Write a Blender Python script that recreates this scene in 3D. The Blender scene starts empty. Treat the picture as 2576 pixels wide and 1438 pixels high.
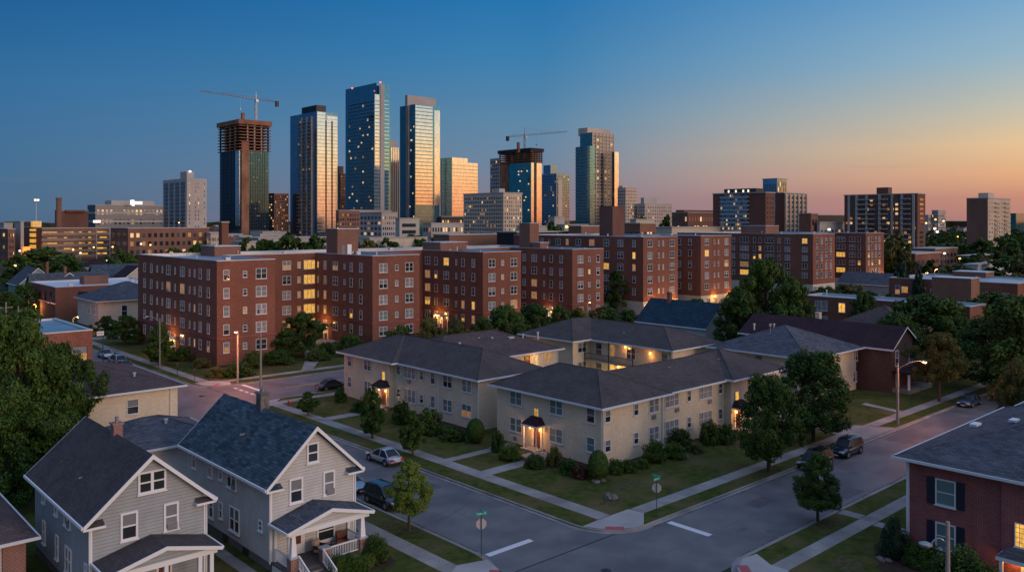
SUN_AZ=-62; ZEN=.9; GLOW=.5; SUNE=1.3
import bpy, math, random
from mathutils import Vector
R=random.Random(7)
C=bpy.context.scene.collection
sc=bpy.context.scene
# ---------------------------------------------------------------- camera maths (level camera, lens shift)
F=2111.0; H=24.0; HY=557.0; AN=math.radians(47.6)
fw=(math.cos(AN),math.sin(AN)); rt=(math.sin(AN),-math.cos(AN))
def AT(px,d,z=0.0):
    l=(px-1288)/F*d; return (fw[0]*d+rt[0]*l, fw[1]*d+rt[1]*l, z)
def G(px,py,z=0.0): return AT(px,F*(H-z)/(py-HY),z)
def ZT(py,d): return H-(py-HY)/F*d
def onX(px,X):
    l=(px-1288)/F; rx=fw[0]+rt[0]*l; ry=fw[1]+rt[1]*l; return ry*X/rx
def onY(px,Y):
    l=(px-1288)/F; rx=fw[0]+rt[0]*l; ry=fw[1]+rt[1]*l; return rx*Y/ry
def depth(x,y): return x*fw[0]+y*fw[1]
# ---------------------------------------------------------------- materials
def lin(r,g,b):
    f=lambda c:(c/255)/12.92 if c/255<=.04045 else (((c/255)+.055)/1.055)**2.4
    return (f(r),f(g),f(b),1)
M={}
def newmat(n):
    m=bpy.data.materials.new(n); m.use_nodes=True; M[n]=m
    nt=m.node_tree; return m,nt,nt.nodes['Principled BSDF']
def N(nt,t,**k):
    n=nt.nodes.new(t)
    for a,v in k.items(): setattr(n,a,v)
    return n
def plain(n,c,rough=.7,metal=0,em=None,es=0,spec=None,coat=0):
    m,nt,b=newmat(n); b.inputs['Base Color'].default_value=(*c,1); b.inputs['Roughness'].default_value=rough
    b.inputs['Metallic'].default_value=metal
    if spec is not None: b.inputs['Specular IOR Level'].default_value=spec
    if coat: b.inputs['Coat Weight'].default_value=coat
    if em: b.inputs['Emission Color'].default_value=(*em,1); b.inputs['Emission Strength'].default_value=es
    return m
def noisy(n,c1,c2,scale,rough=.85,bump=0,bs=None,detail=5,c3=None,s3=.05,coords='Object',lo=.35,hi=.65,metal=0):
    m,nt,b=newmat(n); L=nt.links.new
    tc=N(nt,'ShaderNodeTexCoord'); ns=N(nt,'ShaderNodeTexNoise'); ns.inputs['Scale'].default_value=scale; ns.inputs['Detail'].default_value=detail
    L(tc.outputs[coords],ns.inputs['Vector'])
    r=N(nt,'ShaderNodeValToRGB'); r.color_ramp.elements[0].position=lo; r.color_ramp.elements[1].position=hi
    r.color_ramp.elements[0].color=(*c1,1); r.color_ramp.elements[1].color=(*c2,1); L(ns.outputs[0],r.inputs[0]); out=r.outputs[0]
    if c3:
        n2=N(nt,'ShaderNodeTexNoise'); n2.inputs['Scale'].default_value=s3; n2.inputs['Detail'].default_value=3; L(tc.outputs[coords],n2.inputs['Vector'])
        r2=N(nt,'ShaderNodeValToRGB'); r2.color_ramp.elements[0].position=.45; r2.color_ramp.elements[1].position=.68; r2.color_ramp.elements[0].color=(0,0,0,1)
        L(n2.outputs[0],r2.inputs[0]); mx=N(nt,'ShaderNodeMix',data_type='RGBA'); L(r2.outputs[0],mx.inputs[0]); L(out,mx.inputs[6]); mx.inputs[7].default_value=(*c3,1); out=mx.outputs[2]
    L(out,b.inputs['Base Color']); b.inputs['Roughness'].default_value=rough; b.inputs['Metallic'].default_value=metal; b.inputs['Specular IOR Level'].default_value=.12 if rough>=.8 else .4
    if bump:
        n3=N(nt,'ShaderNodeTexNoise'); n3.inputs['Scale'].default_value=bs or scale*4; n3.inputs['Detail'].default_value=4; L(tc.outputs[coords],n3.inputs['Vector'])
        bp=N(nt,'ShaderNodeBump'); bp.inputs['Strength'].default_value=bump; bp.inputs['Distance'].default_value=.05; L(n3.outputs[0],bp.inputs['Height']); L(bp.outputs[0],b.inputs['Normal'])
    return m
def bricky(n,c1,c2,mortar,bw=.24,rh=.08,ms=.012,bump=.4,rough=.85,var=.25,vs=.25,off=.5,ms_smooth=.3):
    m,nt,b=newmat(n); L=nt.links.new
    tc=N(nt,'ShaderNodeTexCoord'); br=N(nt,'ShaderNodeTexBrick'); br.offset=off
    br.inputs['Scale'].default_value=1; br.inputs['Brick Width'].default_value=bw; br.inputs['Row Height'].default_value=rh
    br.inputs['Mortar Size'].default_value=ms; br.inputs['Mortar Smooth'].default_value=ms_smooth
    br.inputs['Color1'].default_value=(*c1,1); br.inputs['Color2'].default_value=(*c2,1); br.inputs['Mortar'].default_value=(*mortar,1)
    L(tc.outputs['UV'],br.inputs['Vector'])
    ns=N(nt,'ShaderNodeTexNoise'); ns.inputs['Scale'].default_value=vs; ns.inputs['Detail'].default_value=6; ns.inputs['Roughness'].default_value=.65; mpp=N(nt,'ShaderNodeMapping'); mpp.inputs['Scale'].default_value=(1,1,.3); L(tc.outputs['Object'],mpp.inputs[0]); L(mpp.outputs[0],ns.inputs['Vector'])
    mp=N(nt,'ShaderNodeMapRange'); mp.inputs[1].default_value=.3; mp.inputs[2].default_value=.7; mp.inputs[3].default_value=1-var; mp.inputs[4].default_value=1+var; L(ns.outputs[0],mp.inputs[0])
    mu=N(nt,'ShaderNodeVectorMath',operation='SCALE'); L(br.outputs['Color'],mu.inputs[0]); L(mp.outputs[0],mu.inputs['Scale'])
    L(mu.outputs[0],b.inputs['Base Color']); b.inputs['Roughness'].default_value=rough; b.inputs['Specular IOR Level'].default_value=.12
    bp=N(nt,'ShaderNodeBump'); bp.inputs['Strength'].default_value=bump; bp.inputs['Distance'].default_value=.01; bp.invert=True; L(br.outputs['Fac'],bp.inputs['Height']); L(bp.outputs[0],b.inputs['Normal'])
    return m
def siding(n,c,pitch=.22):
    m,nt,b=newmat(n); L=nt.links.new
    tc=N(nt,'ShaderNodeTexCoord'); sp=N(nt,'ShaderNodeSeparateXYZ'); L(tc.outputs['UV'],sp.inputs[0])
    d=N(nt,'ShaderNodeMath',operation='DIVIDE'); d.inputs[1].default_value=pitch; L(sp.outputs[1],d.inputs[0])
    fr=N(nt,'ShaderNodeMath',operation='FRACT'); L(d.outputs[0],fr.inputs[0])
    r=N(nt,'ShaderNodeValToRGB'); e=r.color_ramp.elements; e[0].position=0; e[0].color=(.38,.38,.4,1); e[1].position=.16; e[1].color=(1,1,1,1); L(fr.outputs[0],r.inputs[0])  # dark line at each lap: the joint, with its shade painted into the colour
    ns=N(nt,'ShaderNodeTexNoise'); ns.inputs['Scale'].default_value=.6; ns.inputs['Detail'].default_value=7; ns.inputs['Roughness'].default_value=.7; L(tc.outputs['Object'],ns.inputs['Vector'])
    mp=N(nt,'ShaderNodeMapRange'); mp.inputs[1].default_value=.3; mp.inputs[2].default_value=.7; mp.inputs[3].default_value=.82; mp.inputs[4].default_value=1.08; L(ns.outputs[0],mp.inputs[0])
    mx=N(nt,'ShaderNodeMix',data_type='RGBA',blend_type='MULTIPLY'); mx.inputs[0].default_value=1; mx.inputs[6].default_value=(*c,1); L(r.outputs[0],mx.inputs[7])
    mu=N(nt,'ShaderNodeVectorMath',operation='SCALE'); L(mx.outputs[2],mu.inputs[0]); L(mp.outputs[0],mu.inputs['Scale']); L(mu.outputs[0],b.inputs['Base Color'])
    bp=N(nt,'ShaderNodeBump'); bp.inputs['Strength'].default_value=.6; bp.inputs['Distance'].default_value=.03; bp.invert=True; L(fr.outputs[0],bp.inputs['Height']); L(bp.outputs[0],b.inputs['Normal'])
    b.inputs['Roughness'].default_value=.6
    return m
def litmat(n,c,s,vary=.5):
    m,nt,b=newmat(n); L=nt.links.new
    b.inputs['Base Color'].default_value=(.1,.08,.05,1); b.inputs['Roughness'].default_value=.3
    tc=N(nt,'ShaderNodeTexCoord'); ns=N(nt,'ShaderNodeTexNoise'); ns.inputs['Scale'].default_value=1; ns.inputs['Detail'].default_value=4; mq=N(nt,'ShaderNodeMapping'); mq.inputs['Scale'].default_value=(5,5,1.6); L(tc.outputs['Object'],mq.inputs[0]); L(mq.outputs[0],ns.inputs['Vector'])
    oi=N(nt,'ShaderNodeObjectInfo'); mp=N(nt,'ShaderNodeMapRange'); mp.inputs[1].default_value=.3; mp.inputs[2].default_value=.7; mp.inputs[3].default_value=s*(1-vary); mp.inputs[4].default_value=s*(1+vary); L(ns.outputs[0],mp.inputs[0])
    o2=N(nt,'ShaderNodeMath',operation='MULTIPLY_ADD'); L(oi.outputs['Random'],o2.inputs[0]); o2.inputs[1].default_value=.7; o2.inputs[2].default_value=.6
    m3=N(nt,'ShaderNodeMath',operation='MULTIPLY'); L(mp.outputs[0],m3.inputs[0]); L(o2.outputs[0],m3.inputs[1]); L(m3.outputs[0],b.inputs['Emission Strength'])
    b.inputs['Emission Color'].default_value=(*c,1)
    return m
def curtain(n,c1,c2,sc_=14):
    m,nt,b=newmat(n); L=nt.links.new
    tc=N(nt,'ShaderNodeTexCoord'); mp=N(nt,'ShaderNodeMapping'); mp.inputs['Scale'].default_value=(sc_,sc_,.4); L(tc.outputs['Object'],mp.inputs[0])
    ns=N(nt,'ShaderNodeTexNoise'); ns.inputs['Scale'].default_value=1; ns.inputs['Detail'].default_value=2; L(mp.outputs[0],ns.inputs['Vector'])
    r=N(nt,'ShaderNodeValToRGB'); r.color_ramp.elements[0].position=.35; r.color_ramp.elements[1].position=.65; r.color_ramp.elements[0].color=(*c1,1); r.color_ramp.elements[1].color=(*c2,1); L(ns.outputs[0],r.inputs[0])
    L(r.outputs[0],b.inputs['Base Color']); b.inputs['Roughness'].default_value=.5; b.inputs['Coat Weight'].default_value=1; b.inputs['Coat Roughness'].default_value=.05
    return m
bricky('brick_red',(.245,.083,.054),(.155,.05,.036),(.19,.125,.095),.26,.17,.022,var=.22,vs=.12)
bricky('brick_brown',(.25,.105,.068),(.18,.074,.05),(.22,.15,.12),.3,.2,.03,var=.2,vs=.1)
bricky('brick_dark',(.3,.055,.05),(.19,.034,.034),(.33,.2,.18),.3,.085,.014,var=.25,vs=.5)
bricky('brick_far',(.19,.085,.062),(.13,.058,.044),(.15,.1,.08),.3,.2,.02,var=.2,vs=.1)
bricky('brick_umber',(.13,.065,.05),(.09,.045,.038),(.14,.1,.09),.3,.17,.02,var=.25,vs=.3)
bricky('brick_tan',(.72,.6,.45),(.61,.5,.37),(.5,.4,.3),.3,.11,.014,var=.12,vs=.3,bump=.3)
bricky('brick_porch',(.22,.06,.045),(.15,.04,.035),(.38,.3,.26),.22,.085,.016,var=.2,vs=1)
bricky('block_grey',(.2,.19,.18),(.15,.145,.14),(.1,.1,.1),.4,.2,.02,var=.25,vs=1)
bricky('shingle_charcoal',(.088,.075,.074),(.066,.056,.057),(.035,.03,.033),.45,.16,.014,var=.2,vs=.5,bump=.7)
bricky('shingle_slate',(.1,.11,.13),(.055,.062,.08),(.035,.04,.05),.5,.2,.016,var=.25,vs=.6,bump=.8)
bricky('shingle_blue',(.08,.112,.135),(.032,.05,.066),(.03,.05,.07),.7,.22,.02,var=.35,vs=.9,bump=.8)
bricky('shingle_brown',(.1,.075,.075),(.065,.05,.055),(.04,.03,.03),.45,.16,.014,var=.2,vs=.5,bump=.6)
bricky('shingle_navy',(.03,.06,.085),(.016,.036,.055),(.015,.03,.04),.6,.2,.015,var=.2,vs=.5)
bricky('shingle_plum',(.05,.026,.032),(.032,.017,.022),(.03,.015,.02),.45,.18,.015,var=.2,vs=.4,bump=.6)
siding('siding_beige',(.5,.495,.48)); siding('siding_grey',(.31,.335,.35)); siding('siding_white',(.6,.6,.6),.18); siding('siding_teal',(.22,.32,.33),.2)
noisy('stucco',(.5,.45,.36),(.58,.52,.43),.6,bump=.1)
noisy('concrete',(.22,.21,.2),(.3,.285,.27),.35,bump=.15,c3=(.17,.16,.16),s3=.3)
noisy('concrete_new',(.27,.265,.26),(.34,.33,.32),.5,bump=.1)
noisy('precast',(.36,.33,.31),(.44,.41,.38),.05)
noisy('precast_tan',(.46,.38,.3),(.54,.45,.36),.05)
noisy('precast_brown',(.26,.19,.15),(.32,.24,.19),.3); noisy('asphalt',(.105,.105,.11),(.14,.138,.142),.45,rough=.62,bump=.25,bs=30,c3=(.075,.075,.083),s3=.2,detail=9)
plain('glass_office',(.03,.06,.09),.25,spec=.6); noisy('asphalt_new',(.06,.06,.067),(.085,.085,.09),.9,rough=.6); noisy('gutter_dirt',(.06,.055,.05),(.14,.13,.12),1.5,rough=.9,detail=8); noisy('patch',(.07,.07,.08),(.1,.1,.11),1.2,rough=.6)
noisy('grass',(.02,.04,.006),(.075,.085,.016),1.3,rough=.95,bump=1,bs=18,c3=(.105,.085,.035),s3=.22,detail=10,lo=.3,hi=.7)
noisy('terrain',(.02,.03,.012),(.045,.05,.025),.02,rough=.95,c3=(.06,.055,.05),s3=.01)
noisy('bare_soil',(.045,.05,.015),(.09,.075,.04),2.5,rough=1,detail=9); noisy('mulch',(.035,.022,.015),(.06,.04,.03),3,bump=.6)
noisy('membrane',(.24,.28,.33),(.33,.37,.42),.25,rough=.38,c3=(.16,.19,.24),s3=.12)
noisy('membrane_white',(.5,.52,.55),(.62,.64,.67),.2,rough=.45)
noisy('membrane_teal',(.13,.22,.27),(.18,.28,.33),.3,rough=.4)
noisy('wood_deck',(.09,.08,.08),(.13,.11,.11),1.2)
noisy('bark',(.05,.04,.032),(.1,.08,.06),2,bump=.6)
noisy('steel_rust',(.2,.095,.06),(.33,.17,.11),.12)
noisy('pole_wood',(.25,.21,.18),(.33,.28,.24),2)
noisy('rock',(.08,.075,.07),(.22,.2,.18),2.5,bump=.8)
plain('coping',(.5,.53,.56),.35,.3); plain('trim_white',(.72,.72,.73),.45); plain('frame_white',(.6,.6,.6),.45); plain('gutter',(.6,.62,.64),.35)
plain('dark_metal',(.03,.032,.035),.4,.5); plain('grey_metal',(.3,.31,.32),.4,.6); plain('black',(.012,.012,.014),.4); plain('shutter_navy',(.012,.014,.03),.5)
plain('glass_dark',(.02,.026,.034),.05,spec=.9,coat=1); plain('glass_mid',(.05,.07,.085),.12,coat=1)
curtain('blind',(.13,.145,.16),(.19,.2,.22),.5); curtain('curtain',(.07,.07,.085),(.36,.35,.37),14)
curtain('shade_green',(.1,.16,.16),(.13,.2,.2),.5)
litmat('lit',(1,.5,.07),.78,.5); litmat('lit_dim',(1,.46,.12),.3,.6); litmat('lit_warm',(1,.62,.28),.85); litmat('lit_white',(1,.85,.62),1.3)
plain('lamp_orange',(1,.5,.15),.5,em=(1,.36,.05),es=5); plain('lamp_warm',(1,.7,.3),.5,em=(1,.5,.12),es=5); plain('lamp_white',(1,1,1),.5,em=(1,.9,.7),es=2.6)
plain('lamp_red',(1,.1,.05),.5,em=(1,.08,.05),es=5); plain('sign_lit',(1,1,1),.5,em=(1,.9,.75),es=1.3); plain('sign_orange',(1,.3,.05),.5,em=(1,.22,.03),es=1.2)
plain('tactile_red',(.32,.06,.07),.7); plain('paint_white',(.55,.56,.58),.6); plain('paint_yellow',(.5,.33,.06),.6)
plain('sign_green',(.0,.34,.2),.35); plain('sign_back',(.42,.38,.36),.5); plain('sign_red',(.4,.01,.015),.4); plain('green_pole',(.03,.09,.09),.4,.4)
plain('tyre',(.012,.012,.012),.8); plain('rim',(.4,.4,.42),.3,.8); plain('car_glass',(.015,.02,.026),.22,spec=.22)
plain('door_brown',(.12,.035,.02),.4); plain('door_grey',(.33,.34,.36),.5); plain('cloth_tan',(.45,.33,.25),.9); plain('cloth_maroon',(.08,.02,.03),.9); plain('terracotta',(.28,.1,.06),.8)
plain('tail_lamp',(.3,.01,.01),.2,em=(1,.03,.01),es=.06); plain('head_lamp',(.7,.72,.75),.1,coat=1); plain('flower',(.6,.6,.62),.8)
def carpaint(n,c): return plain(n,c,.28,.5,coat=1)
carpaint('paint_silver',(.42,.43,.45)); carpaint('paint_black',(.008,.009,.012)); carpaint('paint_navy',(.012,.02,.04)); carpaint('paint_blue',(.03,.07,.13)); carpaint('paint_lightblue',(.2,.28,.36)); carpaint('paint_pale',(.6,.62,.65))
def glassfac(n,c,rough=.06,metal=.85):
    m,nt,b=newmat(n); L=nt.links.new; tc=N(nt,'ShaderNodeTexCoord')
    br=N(nt,'ShaderNodeTexBrick'); br.offset=0; br.inputs['Scale'].default_value=1; br.inputs['Brick Width'].default_value=1.5; br.inputs['Row Height'].default_value=3.6
    br.inputs['Mortar Size'].default_value=.02; br.inputs['Color1'].default_value=(*c,1); br.inputs['Color2'].default_value=(*[x*.8 for x in c],1); br.inputs['Mortar'].default_value=(.08,.09,.1,1)
    L(tc.outputs['UV'],br.inputs['Vector']); L(br.outputs['Color'],b.inputs['Base Color'])
    wn=N(nt,'ShaderNodeTexNoise'); wn.inputs['Scale'].default_value=.35; L(tc.outputs['Object'],wn.inputs['Vector'])
    bp=N(nt,'ShaderNodeBump'); bp.inputs['Strength'].default_value=.06; bp.inputs['Distance'].default_value=.3; L(wn.outputs[0],bp.inputs['Height']); L(bp.outputs[0],b.inputs['Normal'])
    b.inputs['Metallic'].default_value=metal; b.inputs['Roughness'].default_value=rough; return m
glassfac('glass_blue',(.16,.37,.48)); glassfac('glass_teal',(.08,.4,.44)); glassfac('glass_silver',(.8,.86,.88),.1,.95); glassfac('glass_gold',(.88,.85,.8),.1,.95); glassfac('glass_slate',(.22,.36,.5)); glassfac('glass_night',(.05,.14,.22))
def leafmat(n,c1,c2,c3):
    m,nt,b=newmat(n); L=nt.links.new; tc=N(nt,'ShaderNodeTexCoord'); ge=N(nt,'ShaderNodeNewGeometry'); oi=N(nt,'ShaderNodeObjectInfo')
    ns=N(nt,'ShaderNodeTexNoise'); ns.inputs['Scale'].default_value=3.5; ns.inputs['Detail'].default_value=4; L(tc.outputs['Object'],ns.inputs['Vector'])
    a=N(nt,'ShaderNodeMath',operation='MULTIPLY_ADD'); L(ge.outputs['Random Per Island'],a.inputs[0]); a.inputs[1].default_value=.35; L(ns.outputs[0],a.inputs[2])
    a2=N(nt,'ShaderNodeMath',operation='MULTIPLY_ADD'); L(oi.outputs['Random'],a2.inputs[0]); a2.inputs[1].default_value=.2; L(a.outputs[0],a2.inputs[2])
    r=N(nt,'ShaderNodeValToRGB'); e=r.color_ramp.elements; e[0].position=.5; e[0].color=(*c1,1); e[1].position=1.0; e[1].color=(*c3,1); k=e.new(.75); k.color=(*c2,1)
    L(a2.outputs[0],r.inputs[0]); L(r.outputs[0],b.inputs['Base Color']); b.inputs['Roughness'].default_value=.6; b.inputs['Specular IOR Level'].default_value=.12; return m
leafmat('leaf_deep',(.018,.04,.009),(.038,.076,.015),(.07,.115,.022)); leafmat('leaf_mid',(.018,.042,.008),(.042,.082,.014),(.08,.128,.024)); leafmat('leaf_light',(.05,.09,.015),(.1,.15,.025),(.16,.21,.04)); leafmat('leaf_olive',(.04,.05,.014),(.08,.09,.025),(.14,.13,.04)); leafmat('leaf_spruce',(.012,.03,.016),(.025,.05,.026),(.04,.07,.035))
leafmat('leaf_red',(.05,.02,.015),(.09,.035,.025),(.12,.06,.03))
# ---------------------------------------------------------------- mesh builder
class MB:
    def __init__(s): s.v=[];s.f=[];s.m=[];s.T=None
    def p(s,a):
        if s.T: a=s.T(a)
        s.v.append(a); return len(s.v)-1
    def poly(s,pts,m=0): s.f.append([s.p(a) for a in pts]); s.m.append(m); return s
    def box(s,x0,y0,z0,x1,y1,z1,m=0,skip=''):
        i=[s.p(a) for a in ((x0,y0,z0),(x1,y0,z0),(x1,y1,z0),(x0,y1,z0),(x0,y0,z1),(x1,y0,z1),(x1,y1,z1),(x0,y1,z1))]
        for k,q in (('b',(0,3,2,1)),('t',(4,5,6,7)),('s',(0,1,5,4)),('e',(1,2,6,5)),('n',(2,3,7,6)),('w',(3,0,4,7))):
            if k in skip: continue
            s.f.append([i[j] for j in q]); s.m.append(m)
        return s
    def tube(s,a,b,r0,r1=None,n=8,m=0,cap=True):
        r1=r0 if r1 is None else r1; a=Vector(a); b=Vector(b); d=(b-a).normalized(); u=d.orthogonal().normalized(); w=d.cross(u)
        A=[];B=[]
        for k in range(n):
            t=2*math.pi*k/n; o=u*math.cos(t)+w*math.sin(t); A.append(s.p(tuple(a+o*r0))); B.append(s.p(tuple(b+o*r1)))
        for k in range(n): j=(k+1)%n; s.f.append([A[k],A[j],B[j],B[k]]); s.m.append(m)
        if cap: s.f.append(A[::-1]); s.m.append(m); s.f.append(B); s.m.append(m)
        return s
    def path(s,pts,r,n=8,m=0):
        for a,b in zip(pts,pts[1:]): s.tube(a,b,r,r,n,m)
        return s
    def prism(s,poly,z0,z1,m=0,mt=None,bottom=False):
        a=[s.p((x,y,z0)) for x,y in poly]; b=[s.p((x,y,z1)) for x,y in poly]; n=len(poly)
        for k in range(n): j=(k+1)%n; s.f.append([a[k],a[j],b[j],b[k]]); s.m.append(m)
        if mt is not None: s.f.append(b[:]); s.m.append(mt)
        if bottom: s.f.append(a[::-1]); s.m.append(m)
        return s
    def blob(s,c,r,n=10,m=0,jit=0,zs=1):
        rows=n//2; idx=[]
        for i in range(rows+1):
            th=math.pi*i/rows; row=[]
            for k in range(n):
                ph=2*math.pi*k/n; q=1+R.uniform(-jit,jit); row.append(s.p((c[0]+r[0]*q*math.sin(th)*math.cos(ph),c[1]+r[1]*q*math.sin(th)*math.sin(ph),c[2]+r[2]*q*math.cos(th))))
            idx.append(row)
        for i in range(rows):
            for k in range(n): j=(k+1)%n; s.f.append([idx[i][k],idx[i][j],idx[i+1][j],idx[i+1][k]]); s.m.append(m)
        return s
    def mesh(s,name,mats,off=(0,0,0),uv=True,smooth=False):
        me=bpy.data.meshes.new(name)
        ox,oy,oz=off
        me.from_pydata([(a-ox,b-oy,c-oz) for a,b,c in s.v],[],s.f)
        for m in mats: me.materials.append(M[m])
        me.polygons.foreach_set('material_index',s.m)
        if smooth: me.polygons.foreach_set('use_smooth',[True]*len(s.f))
        if uv:
            ul=me.uv_layers.new(name='UV'); dat=[0.0]*(2*len(me.loops)); vs=s.v
            for p in me.polygons:
                n=p.normal
                if abs(n.z)>.999: u=(1,0,0); w=(0,1,0)
                else:
                    l=math.hypot(n.x,n.y); u=(-n.y/l,n.x/l,0); w=(n.y*u[2]-n.z*u[1],n.z*u[0]-n.x*u[2],n.x*u[1]-n.y*u[0])
                for li in p.loop_indices:
                    v=vs[me.loops[li].vertex_index]; dat[2*li]=v[0]*u[0]+v[1]*u[1]; dat[2*li+1]=v[0]*w[0]+v[1]*w[1]+v[2]*w[2]
            ul.data.foreach_set('uv',dat)
        me.update(); return me
WL={}
def link(o,parent=None,world=(0,0,0)):
    C.objects.link(o); WL[o.name]=world
    if parent:
        o.parent=parent; pw=WL[parent.name]; o.location=tuple(a-b for a,b in zip(world,pw))
    else: o.location=world
    return o
def obj(name,mb,mats,parent=None,label=None,kind=None,smooth=False,org=None):
    if isinstance(mats,str): mats=[mats]
    w=org or (WL[parent.name] if parent else (0,0,0))
    o=bpy.data.objects.new(name,mb.mesh(name,mats,w,smooth=smooth)); link(o,parent,w)
    if label: o['label']=label
    if kind: o['kind']=kind
    return o
def thing(name,label,cat,loc,group=None,rz=0):
    o=bpy.data.objects.new(name,None); o.empty_display_size=.3; link(o,None,tuple(loc)); o.rotation_euler=(0,0,rz)
    o['label']=label; o['category']=cat
    if group: o['group']=group
    return o
def tag(o,label,cat,group=None):
    o['label']=label; o['category']=cat
    if group: o['group']=group
    return o
# orientation of a facade: local x along wall, -y outwards
ROT={'S':0,'W':-math.pi/2,'E':math.pi/2,'N':math.pi}
def TF(face,pos):
    c,s_=math.cos(ROT[face]),math.sin(ROT[face]); px,py,pz=pos
    return lambda a:(px+a[0]*c-a[1]*s_,py+a[0]*s_+a[1]*c,pz+a[2])
PANES={'lit2':('lit_dim','lit'),'lit3':('blind','lit'),'dark':('glass_dark','glass_dark'),'half':('blind','glass_dark'),'blind':('blind','blind'),'curtain':('curtain','curtain'),'green':('shade_green','shade_green'),
 'lit':('lit','lit'),'dim':('lit_dim','lit_dim'),'warm':('lit_warm','lit_warm'),'halflit':('blind','lit_dim'),'mid':('glass_mid','glass_dark')}
def frame_geo(mb,w,h,cols,sash,m=0,t=.07,sill=True,dp=.08,grid=None):
    a,b=w/2,h/2
    mb.box(-a,-dp,-b,-a+t,0,b,m); mb.box(a-t,-dp,-b,a,0,b,m); mb.box(-a+t,-dp,b-t,a-t,0,b,m); mb.box(-a+t,-dp,-b,a-t,0,-b+t,m)
    for k in range(1,cols): x=-a+w*k/cols; mb.box(x-t*.7,-dp+.005,-b+t,x+t*.7,0,b-t,m)
    if sash: mb.box(-a+t,-dp+.012,-t*.35,a-t,0,t*.35,m)
    if grid:
        for k in range(1,grid[0]): x=-a+w*k/grid[0]; mb.box(x-.015,-dp+.02,-b+t,x+.015,-.02,b-t,m)
        for k in range(1,grid[1]): z=-b+h*k/grid[1]; mb.box(-a+t,-dp+.022,z-.015,a-t,-.021,z+.015,m)
    if sill: mb.box(-a-.06,-dp-.06,-b-.07,a+.06,0,-b-.002,m)
def pane_geo(mb,w,h,sash,m0=0,m1=1,t=.05):
    a,b=w/2-t,h/2-t
    mb.poly([(-a,-.025,0),(a,-.025,0),(a,-.025,b),(-a,-.025,b)],m0); mb.poly([(-a,-.025,-b),(a,-.025,-b),(a,-.025,0),(-a,-.025,0)],m1)
FC={};PC={}
class Bld:
    def __init__(s,name,label,cat,loc,group=None,frame='frame_white'):
        s.o=thing(name,label,cat,loc,group); s.w=[]; s.frame=frame
    def win(s,face,x,y,z,w,h,cols=1,kind='half',sash=True,t=.07,grid=None,label=None): s.w.append((face,(x,y,z),w,h,cols,kind,sash,t,grid,label))
    def finish(s,nmax=100):
        s.w.sort(key=lambda q:depth(q[1][0],q[1][1]))
        for face,pos,w,h,cols,kind,sash,t,grid,label in s.w[:nmax]:
            fk=(round(w,2),round(h,2),cols,sash,t,grid,s.frame)
            if fk not in FC: mb=MB(); frame_geo(mb,w,h,cols,sash,0,t,grid=grid); FC[fk]=mb.mesh('window',[s.frame])
            pk=(round(w,2),round(h,2),kind)
            if pk not in PC: mb=MB(); pane_geo(mb,w,h,sash); PC[pk]=mb.mesh('pane',list(PANES[kind]))
            o=bpy.data.objects.new('window',FC[fk]); link(o,s.o,pos); o.rotation_euler=(0,0,ROT[face])
            if kind in('lit','warm','lit2','lit3'): o['label']=label or 'window lit yellow from inside'
            q=bpy.data.objects.new('pane',PC[pk]); link(q,o,pos); q.location=(0,0,0)
        rest=s.w[nmax:]
        if rest:
            mats=[s.frame]+sorted({m for q in rest for m in PANES[q[5]]}); mb=MB()
            for face,pos,w,h,cols,kind,sash,t,grid,label in rest:
                mb.T=TF(face,pos); frame_geo(mb,w,h,cols,sash,0,t); a,b=PANES[kind]; pane_geo(mb,w,h,sash,mats.index(a),mats.index(b))
            obj('window',mb,mats,s.o,kind='stuff')
def flat(b,poly,z,wall='brick_red',roof='membrane',cop='coping',z0=-.3,par=.5,cw=.3,base=None,cname='coping'):
    """brick box building with parapet and flat roof; poly is counter clockwise"""
    o=b.o if isinstance(b,Bld) else b
    mb=MB(); mb.prism(poly,base or z0,z,0); obj('wall',mb,wall,o)
    if base:
        m2=MB(); m2.prism(poly,z0,base,0); obj('ground_floor_wall',m2,'stucco',o)
    mb=MB(); mb.poly([(x,y,z-par) for x,y in poly],0); obj('roof',mb,roof,o)
    mb=MB(); n=len(poly)
    for k in range(n):
        (x0,y0),(x1,y1)=poly[k],poly[(k+1)%n]; dx,dy=x1-x0,y1-y0; l=math.hypot(dx,dy); dx/=l;dy/=l
        # inside parapet + cap ; inward normal = (-dy,dx)
        ix,iy=-dy*cw,dx*cw; ox,oy=dy*.05,-dx*.05
        a=(x0+ox-dx*.04,y0+oy-dy*.04); b2=(x1+ox+dx*.04,y1+oy+dy*.04); c=(x1+ix,y1+iy); d=(x0+ix,y0+iy)
        zz=z+.003*(k%4)
        mb.prism([a,b2,c,d],z-.02,zz+.1,0,0); mb.poly([(c[0],c[1],z-par),(d[0],d[1],z-par),(d[0],d[1],z),(c[0],c[1],z)],0)
    obj(cname,mb,cop,o)
def rect(x0,y0,x1,y1): return [(x0,y0),(x1,y0),(x1,y1),(x0,y1)]
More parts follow.
